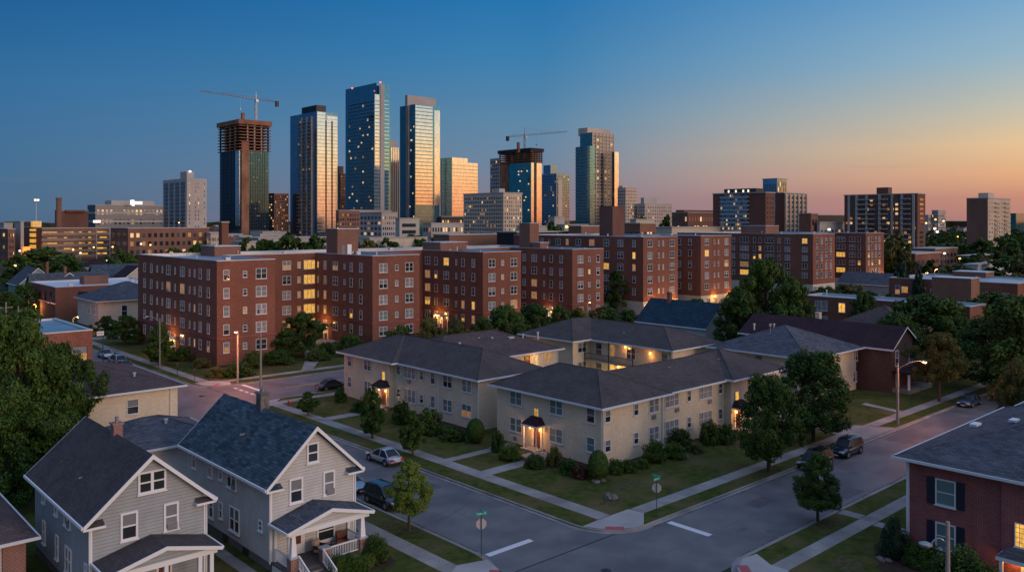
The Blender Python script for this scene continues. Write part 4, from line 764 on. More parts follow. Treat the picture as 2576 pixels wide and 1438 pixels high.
def gb(label,pxl,d,w,l,ze,zp,wall,roof,axis='Y',wins=(),chim=None): return simple_gable('house',label,pxl,d,w,l,ze,zp,wall,roof,axis,wins,chim)
gb('light teal house with a steep front gable and tall red chimney, far left',48,250,10,14,5.3,9.9,'siding_teal','shingle_slate','Y',(),(8,2,11.6,'brick_red'))
gb('grey-sided house with a long grey gable roof behind the white-roofed brick building',84,232,8,20,5.8,9.3,'siding_grey','shingle_slate','X',(('W',3,4.0,1.3,2,'dark'),),(9,4,11,'brick_brown'))
gb('house with a broad grey-brown gable, between two far left brick buildings',130,238,9,12,5.8,9.2,'siding_beige','shingle_brown','Y')
x,y,_=AT(218,305); simple_hip('house','yellow stucco house with a black hipped roof among the left trees',x,y,9,8,7.2,.6,'stucco','shingle_plum',(('S',3,5.2,1.2,1.8,'dark'),('S',5.5,5.4,1,1.8,'lit')))
gb('cream house with a dark plum front gable, just left of the brick apartment block',297,252,12,10,5.4,10.3,'stucco','shingle_plum','Y',(('S',2.4,2.8,1.6,3.2,'dark'),('S',7.8,6.2,1.4,1.6,'dark')))
gb('house with a long teal gable roof left of the cream gabled house',247,262,13,14,4.6,10.2,'siding_teal','shingle_blue','X')
# ---------------------------------------------------------------- towers and mid-ground
def dims(L,Cc,Rr,d):
    x,y,_=AT(Cc,d); return x,y,onY(Rr,y),onX(L,x)
def grid(b,name,face,x,y,z0,z1,u0,u1,cols,rows,fw_,fh,mats=('glass_dark','glass_mid','lit_dim','lit_warm'),probs=(.62,.3,.05,.03),pr=.12,skip=()):
    """rows x cols of window panes standing 12 cm proud, each with its own state; ONE part"""
    mb=MB(); mb.T=TF(face,(x,y,0)); sg=-1 if face=='W' else 1
    for j in range(rows):
        for i in range(cols):
            if i in skip: continue
            r=R.random(); m=0
            for k,p in enumerate(probs):
                if r<p: m=k; break
                r-=p
            w=(u1-u0)/cols; h=(z1-z0)/rows; a=u0+w*(i+.5); c=z0+h*(j+.5)
            if sg<0: a=-a
            mb.box(a-w*fw_/2,-pr,c-h*fh/2,a+w*fw_/2,0,c+h*fh/2,m,skip='n')
    return obj(name,mb,list(mats),b,kind='stuff')
def bands(b,name,x0,y0,x1,y1,z0,z1,n,t,out,mat,kind='stuff'):
    mb=MB()
    for k in range(n): z=z0+(z1-z0)*k/n; mb.box(x0-out,y0-out,z,x1,y1,z+t)
    return obj(name,mb,mat,b,kind=kind)
def fins(b,name,face,x,y,us,z0,z1,w,out,mat):
    mb=MB(); mb.T=TF(face,(x,y,0)); sg=-1 if face=='W' else 1
    for u in us: mb.box(sg*u-w/2,-out,z0,sg*u+w/2,0,z1)
    return obj(name,mb,mat,b,kind='stuff' if len(us)>6 else None)
def box(b,name,x0,y0,z0,x1,y1,z1,mat): mb=MB(); mb.box(x0,y0,z0,x1,y1,z1); return obj(name,mb,mat,b)
def sub(L,Cc,Rr,d,yt): x,y,x1,y1=dims(L,Cc,Rr,d); return x,y,x1,y1,ZT(yt,d)
def tw(label,L,Cc,Rr,d,yt,name='tower',group=None): x,y,x1,y1,z=sub(L,Cc,Rr,d,yt); return thing(name,label,'tower' if name=='tower' else name.replace('_',' '),(x,y,0),group),x,y,x1,y1,z
TG='high-rise towers of the skyline'
# 1 grey concrete tower
o,x,y,X,Y,z=tw('grey concrete apartment tower left of the unfinished tower, with four dark window columns',410,470,519.8,560,448,group=TG)
box(o,'wall',x,y,-1,X,Y,z,'precast'); grid(o,'window','W',x,y,3,z-2,1.5,Y-y-1,4,18,.62,.7,probs=(.8,.18,.02,0),pr=.3); grid(o,'window','S',x,y,3,z-2,.8,X-x-.5,6,18,.3,.55,('glass_mid','lit_dim','lit_warm','glass_dark'),(.4,.3,.12,.18),skip=(1,4))
a=sub(453.5,470,488,575,431); box(o,'roof_box',a[0],a[1],z,a[2],a[3],a[4],'precast'); mb=MB(); mb.blob((a[0]+2,a[1]-.5,a[4]),(.9,.9,.6),8); obj('roof_light',mb,'lamp_white',o)
# 2 unfinished tower
o,x,y,X,Y,z=tw('unfinished tower with an open rusty frame above dark blue glass, tallest construction site, left',553,604,676,760,378,group=TG)
zt=ZT(309,760)
box(o,'core',x+9,y+12,z,X-9,Y-12,zt+2,'steel_rust'); box(o,'glass_facade',x,y,16,X,Y,z,'glass_night')
bands(o,'floor_slab',x-1.5,y-1.5,X+1.5,Y+1.5,z,zt,9,.7,0,'steel_rust'); bands(o,'floor_edge',x,y,X+.1,Y+.1,16,z,22,.35,.15,'dark_metal')
mb=MB()
for i in range(5):
    for (px_,py_) in ((x+.5+(X-x-1)*i/4,y+.5),(x+.5,y+.5+(Y-y-1)*i/4),(X-.5,y+.5+(Y-y-1)*i/4),(x+.5+(X-x-1)*i/4,Y-.5)): mb.box(px_-.6,py_-.6,z,px_+.6,py_+.6,zt)
obj('column',mb,'precast',o,kind='stuff')
box(o,'formwork',x-2.2,y-2.2,zt-1,X+2.2,Y+2.2,zt+3.2,'steel_rust')
box(o,'hoist_strip',x+1,y-1.2,0,x+8,y,z+8,'steel_rust'); box(o,'glass_strip',x-.5,y+.5,20,x+.01,y+9,z+.2,'glass_silver'); grid(o,'lit_window','S',x,y,18,z,10,X-x-1,9,22,.5,.35,('glass_night','lit_dim'),(.95,.05),.25)
fins(o,'mullion','S',x,y,[10+2.3*k for k in range(int((X-x-10)/2.3))],16,z,.3,.35,'dark_metal'); fins(o,'mullion','W',x,y,[9+3*k for k in range(int((Y-y-9)/3))],16,z,.3,.35,'dark_metal')
mb=MB(); 
for k in range(14): mb.box(x+R.uniform(0,X-x),y-1.5,0,x+R.uniform(0,X-x),y-1,14) if False else mb.box(x+k*(X-x)/14,y-.4,-1,x+k*(X-x)/14+.8,y+.4,16)
for k in range(14): mb.box(x-.4,y+k*(Y-y)/14,-1,x+.4,y+k*(Y-y)/14+.8,16)
mb.box(x+1,y+1,-1,X-1,Y-1,15.5); obj('base_frame',mb,'glass_slate',o)
def crane(label,px,d,ybase,yjib,ytop,pxl,pyl,pxr,pyr,slew):
    """tower crane; jib ends given as (px,py) in the same vertical plane through the mast"""
    x,y,_=AT(px,d); t=thing('tower_crane',label,'crane',(x,y,ZT(ybase,d)),'tower cranes over the unfinished towers'); zb,zj,zt=ZT(ybase,d),ZT(yjib,d),ZT(ytop,d)
    w=1.4; mb=MB()
    for sx in (-w/2,w/2):
        for sy in (-w/2,w/2): mb.tube((x+sx,y+sy,zb),(x+sx,y+sy,zj),.22,.22,4)
    n=int((zj-zb)/2.2)
    for k in range(n):
        z0=zb+(zj-zb)*k/n; z1=zb+(zj-zb)*(k+1)/n; s=1 if k%2 else -1
        mb.tube((x-s*w/2,y-w/2,z0),(x+s*w/2,y-w/2,z1),.14,.14,4); mb.tube((x-w/2,y-s*w/2,z0),(x-w/2,y+s*w/2,z1),.14,.14,4)
    obj('mast',mb,'grey_metal',t)
    def pt(pp,qq): a=AT(pp,d+(pp-px)*0); return Vector((a[0],a[1],ZT(qq,d)))
    J0=Vector((x,y,zj)); Lp,Rp=pt(pxl,pyl),pt(pxr,pyr); top=Vector((x,y,zt))
    def truss(A,Bq,hh,name):
        mb=MB(); dd=(Bq-A); n=max(4,int(dd.length/2.6)); side=Vector((-dd.y,dd.x,0)).normalized()*.7
        for s_ in (side,-side): mb.tube(A+s_,Bq+s_,.2,.2,4)
        mb.tube(A+Vector((0,0,hh)),Bq+Vector((0,0,hh*.5)),.2,.2,4)
        for k in range(n):
            p=A+dd*(k/n); q=A+dd*((k+.5)/n)+Vector((0,0,hh*(1-.5*(k+.5)/n))); e=A+dd*((k+1)/n)
            for s_ in (side,-side): mb.tube(p+s_,q,.13,.13,4); mb.tube(q,e+s_,.13,.13,4)
        obj(name,mb,'grey_metal',t)
    longL=(Lp-J0).length>(Rp-J0).length
    truss(J0,Lp,1.8,'jib' if longL else 'counter_jib'); truss(J0,Rp,1.8,'counter_jib' if longL else 'jib')
    sh=Rp if longL else Lp; mb=MB(); mb.box(sh.x-1.3,sh.y-1.3,sh.z-4.2,sh.x+1.3,sh.y+1.3,sh.z+.8); obj('counterweight',mb,'dark_metal',t)
    mb=MB(); mb.tube(J0,top,.7,.25,4); obj('apex',mb,'grey_metal',t)
    mb=MB(); mid=J0+((Lp if longL else Rp)-J0)*.62+Vector((0,0,1.4)); mb.tube(top,mid,.09,.09,4); mb.tube(top,J0+(sh-J0)*.85,.09,.09,4)
    hk=J0+((Lp if longL else Rp)-J0)*.28; mb.tube(hk,hk-Vector((0,0,10)),.08,.08,4); mb.box(hk.x-.6,hk.y-.6,hk.z-11.5,hk.x+.6,hk.y+.6,hk.z-10); obj('cable',mb,'grey_metal',t)
    mb=MB(); mb.box(x-1.2,y-2.6,zj-2.4,x+1.2,y-1,zj); obj('cab',mb,'coping',t)
crane('long-armed tower crane pointing left above the tall unfinished tower',644,770,315,251,231,501,229,697,257,0)
mb=MB(); q=AT(611,765); mb.box(q[0]-1.3,q[1]-1.3,zt-3,q[0]+1.3,q[1]+1.3,ZT(284,765)); tag(obj('concrete_pump_mast',mb,'steel_rust'),'short rusty mast on top of the tall unfinished tower, left of the crane','mast')
# 3 balcony tower
o,x,y,X,Y,z=tw('broad glass tower with a dark roof box, right of the tall unfinished tower',730,797,849,780,280,group=TG)
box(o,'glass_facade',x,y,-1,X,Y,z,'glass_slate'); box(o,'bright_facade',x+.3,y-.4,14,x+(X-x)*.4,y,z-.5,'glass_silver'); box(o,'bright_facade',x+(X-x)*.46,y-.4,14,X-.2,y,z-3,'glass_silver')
bands(o,'floor_edge',x+.2,y-.45,X,y+1,14,z,34,.5,.15,'grey_metal')
for u in (8,17,27): fins(o,'fin','W',x,y,[u],6,z-4,1.0,1.6,'precast')
mb=MB()
for k in range(32):
    zz=8+(z-14)*k/32
    for (u0,u1) in ((9,16),(18,26),(28,36)): mb.box(x-1.5,y+u0,zz,x,y+u1,zz+.35); mb.box(x-1.5,y+u0,zz+.35,x-1.45,y+u1,zz+1.3)
obj('balcony',mb,'grey_metal',o,kind='stuff')
grid(o,'window','W',x,y,8,z-6,9,36,9,32,.6,.6,('glass_dark','lit_dim'),(.95,.05),.2); fins(o,'recess','S',x,y,[(X-x)*.43,(X-x)*.72],14,z-8,1.4,.6,'dark_metal')
a=sub(759,796,820,795,264); box(o,'roof_box',a[0],a[1],z-2,a[2],a[3],a[4],'dark_metal')
# 4 tallest tower
o,x,y,X,Y,z=tw('tallest glass tower, with a raised back slab and red roof beacons',875,942,978,800,237,group=TG)
box(o,'glass_facade',x,y,10,X,Y,z,'glass_blue'); a=sub(886,957.8,975,815,212); box(o,'back_slab',x+5,y+4,10,a[2],a[3],a[4],'glass_blue'); box(o,'spine',x+(X-x)*.38,y-.8,10,x+(X-x)*.66,y,a[4]-2,'precast')
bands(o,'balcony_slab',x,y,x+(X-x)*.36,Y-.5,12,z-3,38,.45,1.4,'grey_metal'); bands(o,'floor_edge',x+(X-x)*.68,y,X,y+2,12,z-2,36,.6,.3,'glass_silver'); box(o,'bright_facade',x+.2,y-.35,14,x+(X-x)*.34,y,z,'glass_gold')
grid(o,'lit_window','W',x,y,14,z-4,2,Y-y-2,16,36,.7,.5,('glass_blue','lit_warm','lit_dim'),(.955,.02,.025),.3)
for q in ((886,235,.0),(957,207,0)):
    c=AT(q[0],815); mb=MB(); mb.blob((c[0],c[1],ZT(209 if q[0]>900 else 224,815)+.6),(.8,.8,.8),8); obj('beacon',mb,'lamp_red',o)
c=AT(957,815); mb=MB(); mb.tube((c[0],c[1],a[4]),(c[0],c[1],a[4]+8),.25,.1,5); obj('antenna',mb,'grey_metal',o)
# 5 slim golden
o,x,y,X,Y,z=tw('slim tower glowing gold, squeezed between the two tallest glass towers',977,979,1004,960,370,group=TG)
box(o,'facade',x,y,-1,X,Y+20,z,'glass_gold'); fins(o,'fin','S',x,y,[2+3*k for k in range(8)],0,z,.5,.5,'precast_tan'); a=sub(979,982,1003,975,353); box(o,'roof_box',a[0],a[1],z-1,a[2]-2,a[1]+15,a[4],'precast')
# 6 second tallest
o,x,y,X,Y,z=tw('tall glass tower with a wide pale grey roof block, right of the tallest tower',1006,1044,1106,820,262,group=TG)
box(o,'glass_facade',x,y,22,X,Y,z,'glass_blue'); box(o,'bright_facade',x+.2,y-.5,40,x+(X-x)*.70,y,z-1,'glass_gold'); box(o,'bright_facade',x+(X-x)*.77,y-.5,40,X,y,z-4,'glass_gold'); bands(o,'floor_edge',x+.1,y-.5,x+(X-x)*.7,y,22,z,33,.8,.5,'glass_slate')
fins(o,'fin','W',x,y,[10,13],10,z,1.2,1.2,'precast'); grid(o,'lit_window','W',x,y,24,z-4,1,9,5,34,.7,.5,('glass_blue','lit_warm'),(.93,.07),.3)
a=sub(1019,1025,1096,835,239); box(o,'roof_box',a[0],a[1],z-4,a[2],a[3],a[4],'precast'); box(o,'base',x+2,y-1,-1,X+2,Y-2,22,'glass_teal')
# 7 gold office
o,x,y,X,Y,z=tw('wide glass office slab with a copper-orange front, right of the silver-to-orange tower',1108,1136,1202,760,396,group=TG)
box(o,'glass_facade',x,y,-1,X-(X-x)*.4,Y,z,'glass_blue'); box(o,'glass_facade',x+(X-x)*.6,y+.1,-1,X,Y,ZT(407,760),'glass_gold'); box(o,'bright_facade',x+.2,y-.4,20,x+(X-x)*.6,y,z,'glass_gold'); bands(o,'floor_edge',x,y-.3,X,y+1,20,ZT(407,760),18,.35,.4,'precast_tan')
# 8 long grey-tan block
o,x,y,X,Y,z=tw('wide old grey-tan block with rows of small windows, standing in front of the towers',1166,1266.5,1313,640,486,group=TG)
box(o,'wall',x,y,-1,X,Y,z,'precast_tan'); grid(o,'window','W',x,y,4,z-2,.5,Y-y-1,22,13,.5,.55,probs=(.7,.22,.06,.02)); grid(o,'window','S',x,y,4,z-2,.6,X-x-.5,8,13,.4,.55,probs=(.6,.28,.08,.04)); a=sub(1244,1256,1270,655,474); box(o,'roof_box',a[0],a[1],z,a[2],a[3],a[4],'precast')
box(o,'cornice',x-.4,y-.4,z,X+.4,Y+.4,z+.8,'precast')
# 9 second unfinished tower
o,x,y,X,Y,z=tw('second unfinished tower with teal glass and a scaffolded rusty top, centre right',1258,1335,1362,900,409,group=TG)
zt=ZT(378,900); box(o,'glass_facade',x,y,-1,X,Y,z,'glass_teal'); bands(o,'floor_slab',x-1,y-1,X+1.5,Y+1.5,z,zt,6,.8,0,'steel_rust'); box(o,'core',x+5,y+6,z,X-6,Y-6,zt+3,'steel_rust'); box(o,'formwork',x-2,y-2,zt-1,X+2,Y+2,zt+2.5,'dark_metal')
mb=MB()
for i in range(6):
    for (px_,py_) in ((x+(X-x)*i/5,y),(x,y+(Y-y)*i/5)): mb.box(px_-.5,py_-.5,z,px_+.5,py_+.5,zt)
obj('column',mb,'steel_rust',o,kind='stuff')
box(o,'bright_facade',x+.3,y-.5,15,x+(X-x)*.3,y,z,'glass_silver'); box(o,'hoist_strip',x+(X-x)*.3,y-1,8,x+(X-x)*.5,y,z,'steel_rust'); box(o,'bright_facade',x+(X-x)*.52,y-.5,15,X,y,z,'glass_gold'); grid(o,'lit_window','W',x,y,10,z,2,20,8,22,.7,.4,('glass_slate','lit_warm'),(.9,.1),.3); box(o,'frame_corner',x-1,Y-14,0,x,Y,z+2,'steel_rust')
crane('smaller tower crane pointing right above the second unfinished tower',1320,910,378,342,322,1277,345,1427,332,0)
mb=MB(); q=AT(1304,905); mb.box(q[0]-1.2,q[1]-1.2,zt-2,q[0]+1.2,q[1]+1.2,ZT(358,905)); tag(obj('concrete_pump_mast',mb,'steel_rust'),'short rusty mast on the second unfinished tower, left of its crane','mast')
def tower(label,L,Cc,Rr,d,yt,wall,lw,rw,lp=(.6,.3,.07,.03),rp=(.55,.33,.08,.04),fw1=.55,fh1=.55,roofb=None,extra=None,group=TG,z0=-1,name='tower'):
    o,x,y,X,Y,z=tw(label,L,Cc,Rr,d,yt,name,group); box(o,'wall',x,y,z0,X,Y,z,wall)
    if lw: grid(o,'window','W',x,y,3,z-1.5,.5,Y-y-.5,lw[0],lw[1],fw1,fh1,probs=lp)
    if rw: grid(o,'window','S',x,y,3,z-1.5,.5,X-x-.5,rw[0],rw[1],fw1*.85,fh1,probs=rp)
    if roofb: a=sub(*roofb); box(o,'roof_box',a[0],a[1],z-1,max(a[2],a[0]+4),max(a[3],a[1]+4),a[4],wall)
    mb=MB(); mb.box(x-.3,y-.3,z,X+.3,Y+.3,z+.5); obj('parapet',mb,'precast',o)
    return o,x,y,X,Y,z
tower('slim grey tower half hidden behind the second unfinished tower',1233,1256,1270,980,399,'precast',(5,22),None)
o,x,y,X,Y,z=tower('blue-grey glass apartment tower right of the second unfinished tower',1354,1400,1433,1010,437,'glass_slate',(9,24),(6,24),(.7,.2,.06,.04),(.4,.4,.12,.08),roofb=(1367,1385,1402,1025,415)); box(o,'spine',x+2,y-.8,0,x+9,y,z-6,'precast_tan')
o,x,y,X,Y,z=tower('tall tower with a tan gridded front and blue glass left side',1460,1490,1543,850,334,'precast_tan',None,(6,31),fw1=.58,fh1=.5,roofb=(1455,1478,1536,865,321))
box(o,'glass_facade',x-.6,y+.5,-1,x,Y,z,'glass_blue'); a=sub(1448,1484,1499,838,367); box(o,'glass_wing',a[0],a[1],-1,a[0]+7,a[3],a[4],'glass_blue'); bands(o,'balcony_slab',a[0]-.2,a[1],a[0]+4,a[3],6,a[4],30,.5,.9,'grey_metal'); a=sub(1538,1543,1552,848,382); box(o,'side_wing',a[0],a[1]-1.5,-1,a[2]+1,a[1]+14,a[4],'glass_gold'); grid(o,'lit_window','W',x-.6,y,10,z-2,1,Y-y-1,6,30,.6,.5,('glass_blue','lit_warm'),(.94,.06),.3)
fins(o,'pier','S',x,y,[(X-x)*k/6 for k in range(7)],0,z,1.2,.7,'precast_tan')
tower('tan tower right of the tan-gridded tall tower, with narrow window strips',1553.7,1574,1602.8,800,473,'precast_tan',(4,17),(7,17),roofb=(1556,1566,1580,812,467))
tower('low grey glass block with dark rooftop frames, beside the tan strip-windowed tower',1603,1622,1691,800,513,'precast',(4,11),(12,11),roofb=(1612,1620,1668,815,497))
tower('dark brown old tower between the first unfinished tower and the balcony tower',676,690,726,800,487,'brick_brown',(3,18),(8,18),(.5,.3,.1,.1),(.45,.3,.15,.1))
tower('brown stepped tower peeping out left of the tallest glass tower',849,856,876,900,437,'brick_brown',(2,22),(5,22),(.7,.2,.06,.04),roofb=(849,853,864,910,418))
# right hand towers
o,x,y,X,Y,z=tower('broad apartment slab with a glass balcony face between two dark brick ends',1793.4,1926,1948.8,430,485,'brick_far',None,(3,14),rp=(.75,.25,0,0),fw1=.3,fh1=.35,roofb=None)
w=Y-y; box(o,'glass_facade',x-.4,y+w*.33,-1,x,y+w*.84,z-1,'glass_slate'); bands(o,'balcony_slab',x-.4,y+w*.33,x,y+w*.84,1,z,17,.55,1.0,'precast'); grid(o,'lit_window','W',x-.4,y,2,z,w*.34,w*.84,14,17,.55,.5,('glass_slate','glass_dark','lit_dim','lit_warm'),(.6,.26,.08,.06),.3); box(o,'penthouse',x+1,y+w*.2,z,X-1,y+w*.8,z+2.6,'dark_metal')
grid(o,'lit_window','W',x+1,y,z+.4,z+2.2,w*.22,w*.78,12,1,.6,.7,('glass_dark','lit_white'),(.75,.25),.1)
tower('grey ribbed tower rising behind the broad apartment slab',1918.8,1955,1979.5,520,450,'glass_slate',(8,3),(5,14),(1,0,0,0),(.4,.2,.2,.2),fw1=.4,fh1=.8)
o,x,y,X,Y,z=tower('dark brick tower with a tan balconied right face, beside the broad apartment slab',1951,1972.6,2025,460,486,'brick_far',None,None); box(o,'balcony_front',x+.4,y-.5,-1,X,y,z-.4,'precast_tan'); grid(o,'window','S',x,y-.5,2,z-1,.8,X-x-.4,10,14,.62,.62,probs=(.75,.2,.05,0)); fins(o,'pier','S',x,y-.5,[(X-x)*k/5 for k in range(6)],0,z,.8,.8,'precast_tan')
o,x,y,X,Y,z=tower('wide dark brick apartment tower with columns of balconies and scattered lit windows, right',2124,2308,2327.7,420,488,'brick_far',(17,14),(1,14),(.55,.31,.09,.05),(.6,.2,.2,0),fw1=.6,fh1=.5,roofb=(2205,2234,2244,432,471)); w=Y-y
for f0 in (.12,.42,.60,.72): bands(o,'balcony_slab',x,y+w*f0,x+.1,y+w*(f0+.09),2,z,14,.5,1.3,'precast'); 
fins(o,'pier','W',x,y,[w*k for k in (.05,.2,.33,.5,.68,.82,.93)],0,z,1.1,.6,'precast')
o,x,y,X,Y,z=tower('tan brick apartment tower with balconies standing among trees at the far right',2432,2485.5,2541.8,520,499,'precast_tan',(5,13),(9,13),(.5,.5,0,0),(.6,.3,.1,0),fw1=.35,fh1=.4,roofb=(2461,2486,2500,532,485)); w=X-x
for f0 in (.3,.72): bands(o,'balcony_slab',x+w*f0,y,x+w*(f0+.2),y+.1,2,z,13,.6,1.3,'precast_tan')
for u in (x,): box(o,'side_wall',x-.3,y+.3,-1,x,Y,z-.2,'brick_brown')
tower('far blue-grey twin block on the horizon at the right',2344,2360,2379,1250,529,'precast',(5,8),(6,8)); tower('low grey block beside the far twin block',2326,2335,2345,1250,541,'precast',None,(4,3)); tower('small pale teal glass block on the horizon at the right edge',2541,2556,2580,1300,537,'glass_teal',None,(6,6))
# mid-ground low-rises: (label, L, C, R, d, ytop, wall, left grid, right grid)
LB='mid-ground buildings'
def low(label,L,Cc,Rr,d,yt,wall,lw=None,rw=None,lp=(.5,.3,.12,.08),rp=(.5,.3,.12,.08),f=.6,h=.5,rb=None,name='building'): return tower(label,L,Cc,Rr,d,yt,wall,lw,rw,lp,rp,f,h,rb,None,LB,-1,name)
o,x,y,X,Y,z=low('long brown parking garage with strips of yellow-lit openings, left',84,106,322,520,575,'brick_brown',None,None); w=(onY(270,y)-x)
mats=('dark_metal','lit','lit_dim')
for (u0,u1,n_,pb) in ((.0,.22,3,(.2,.5,.3)),(.32,.47,3,(.45,.4,.15)),(.55,.74,4,(.4,.42,.18)),(.82,.99,3,(.1,.7,.2))): grid(o,'opening','S',x,y,1.5,z-1,w*u0,w*u1,n_,5,.93,.42,mats,pb,.3)
bands(o,'spandrel',x,y,X-5,y+.1,1.2,z-.8,5,1.7,.35,'precast_brown'); box(o,'end_bay',x+w*1.03,y-.6,-1,x+w*1.13,y,z,'precast'); grid(o,'window','S',x,y,2,z-1,w*1.15,X-x-1,3,4,.6,.6)
o,x,y,X,Y,z=low('brick garage stair tower with glowing yellow glass landings, far left',60,84,94,530,572,'brick_brown',None,None); box(o,'stair_glass',x-.3,y-.3,2,x+4.5,y+8,z-1,'lit'); box(o,'stair_glass',x-.3,y-.3,z+.2,x+4.5,y+5,z+4,'lit'); bands(o,'landing',x-.2,y-.2,x+4.6,y+8,2,z,5,1.3,.25,'brick_brown'); mb=MB(); mb.tube((x+2,y+2,z+4),(x+2,y+2,z+17),.25,.25,6); mb.box(x+.6,y+1,z+16.6,x+3.4,y+3,z+18); obj('roof_mast',mb,'coping',o)
for (sx) in (-.9,.9):
    mb=MB(); mb.blob((x+2+sx,y+.6,z+17.4),(.6,.5,.45),8); obj('floodlight',mb,'lamp_white',o)
o,x,y,X,Y,z=low('pale blank-walled block with a glowing orange sign, far left',36,52,60,515,558,'precast',None,None); box(o,'sign_panel',x+1,y-1,3,x+5,y,8.5,'sign_orange'); plight(x+3,y-3,6,600,(1,.3,.05),1)
low('dark brown flats with lit ground floor at the left edge',-40,20,38,500,577,'brick_brown',(10,4),(4,4),(.6,.2,.1,.1),(.5,.2,.2,.1))
low('white rooftop plant room at the left edge skyline',-20,10,32,560,562,'precast',None,(4,2),rp=(.3,.2,.2,.3))
low('three-storey brown brick hall with a pale cornice, left of the tall unfinished tower',278,322,526,500,575,'brick_brown',(3,3),(14,3),(.7,.2,.1,0),(.55,.2,.1,.15),.62,.5)
o,x,y,X,Y,z=low('wide modern office with a lit rooftop emblem sign and white floor bands',220,240,412,700,516,'glass_office',None,(16,4),rp=(.6,.3,.05,.05)); bands(o,'floor_band',x,y,X,Y,2,z,5,1.6,.5,'precast'); a=sub(264,280,388,715,504); box(o,'roof_box',a[0],a[1],z,a[2],a[3],a[4],'precast')
a=AT(330,712); mb=MB(); zz=ZT(515,712); mb.box(a[0]-1,a[1]-1.4,zz,a[0]+2.2,a[1]-1,zz+4,0); mb.box(a[0]+.2,a[1]-1.6,zz-1,a[0]+2.2,a[1]-1.41,zz+1.2,0)
for k in range(4): mb.box(a[0]+3+k*1.5,a[1]-1.4,zz+.4,a[0]+4.1+k*1.5,a[1]-1,zz+2.8,0)
obj('rooftop_sign',mb,'sign_lit',o)
low('dark red brick hall with a stepped parapet behind the tall smokestack',138,144,222,640,530,'brick_far',None,None,rb=(162,166,214,642,528))
x,y,_=AT(148,560); mb=MB(); mb.tube((x,y,-1),(x,y,ZT(497,560)),2.2,1.6,14); mb.tube((x,y,ZT(497,560)-1.2),(x,y,ZT(497,560)),1.9,1.9,14); tag(obj('smokestack',mb,'brick_brown'),'tall round red brick smokestack left of the dark red hall','smokestack')
x,y,_=AT(243,520); t=thing('billboard','small glowing white billboard above the roofs, in front of the wide modern office','billboard',(x,y,0)); mb=MB(); mb.tube((x,y,0),(x,y,19),.4,.4,6); obj('pole',mb,'grey_metal',t); mb=MB(); mb.box(x-2,y-.4,ZT(560,520),x+2.2,y,ZT(554,520)); obj('panel',mb,'sign_lit',t)
o,x,y,X,Y,z=low('square red brick chimney block left of the base of the tall unfinished tower',550,558,575,330,560,'brick_red',None,None)
low('white flat building under the tall unfinished tower',520,530,552,520,588,'precast_tan',(2,2),(5,3))
low('long white-roofed shed at the foot of the skyline, left of the brick stair tower',600,650,824,430,600,'precast',None,(20,1),rp=(.7,.2,.1,0)); low('pale low building with a blue fence and lit front',585,612,700,400,610,'precast_tan',None,(8,1),rp=(.5,.2,.2,.1))
low('white office with square windows in front of the tallest tower',905,960,1000,560,535,'precast',(6,7),(7,7)); 
o,x,y,X,Y,z=low('curved-looking white garage with long dark slots, centre of the skyline foot',995,1005,1055,520,550,'precast',None,None); grid(o,'opening','S',x,y,3,z-2,1,X-x-2,1,5,.85,.5,('glass_dark',),(1,),.2)
low('lit low pavilion behind the trees, with a glowing upper storey',1063,1085,1166,600,562,'precast',(3,3),(12,3),rp=(.4,.1,.2,.3)); low('dark building at the foot of the copper-orange office slab',1098,1110,1170,720,545,'dark_metal',None,(9,4),rp=(.6,.1,.1,.2))
low('glassy podium between the balcony tower and the tallest tower',845,852,905,640,530,'brick_brown',(2,8),(8,8),rp=(.5,.3,.15,.05)); low('lit-topped grey podium in front of the tallest tower',850,880,985,700,529,'precast',None,(14,2),rp=(.5,.1,.1,.3))
low('grey-white low-rise right of the grey-tan block',1300,1330,1400,520,570,'precast_tan',(3,3),(9,3),rp=(.3,.3,.2,.2)); low('white cube-shaped rooftop building',1379,1395,1420,560,546,'precast',None,None); low('low building with glowing yellow lights right of the white cube',1400,1420,1480,500,566,'precast_tan',None,(9,2),rp=(.3,.2,.2,.3))
low('brick workshop with lit doorways left of the big dark stair tower',1430,1462,1512,360,570,'brick_brown',(3,1),(6,1),rp=(.5,.2,.2,.1)); low('tan brick warehouse right of the big dark stair tower',1566,1610,1650,380,563,'brick_brown',(5,2),(5,2)); low('pale tan blank-walled warehouse on the right of the stair tower',1585,1600,1645,440,553,'precast_tan')
low('cluster of old dark red brick buildings left of the broad apartment slab',1690,1730,1795,620,535,'brick_far',(6,4),(9,4),rb=(1700,1720,1795,640,528)); low('low lit strip building behind the brick roofs, centre right',1650,1690,1850,420,573,'precast_tan',(3,1),(22,1),rp=(.5,.1,.2,.2))
low('brick shed roofscape behind the second brick block',1090,1130,1330,360,592,'brick_brown',None,(14,1),rp=(.8,.1,.1,0)); low('long dark roofed building behind the middle brick blocks',1250,1300,1440,350,585,'dark_metal',None,(10,1),rp=(.7,.1,.1,.1)); low('pink brick warehouse roof behind the trees, centre left',905,930,1075,400,600,'brick_tan',None,None)
low('low building with a glowing interior right of the dark brick tower',2025,2032,2125,520,541,'dark_metal',None,(9,2),rp=(.4,.1,.2,.3)); low('brick block right of the tan balconied tower',2010,2040,2058,440,538,'brick_brown',None,(2,4),rp=(.9,.1,0,0)); low('grey-green low hall in front of the glowing building',2055,2062,2125,440,560,'precast',None,(7,2))
low('two-storey brick flats behind the right-hand trees',2225,2302,2366,330,640,'brick_red',(6,2),(5,2),(.6,.3,.1,0),(.5,.5,0,0)); low('long brick school-like building with a pale sign band, right',2285,2352,2408,400,627,'brick_brown',(5,2),(6,2),(.8,.2,0,0),(.6,.4,0,0))
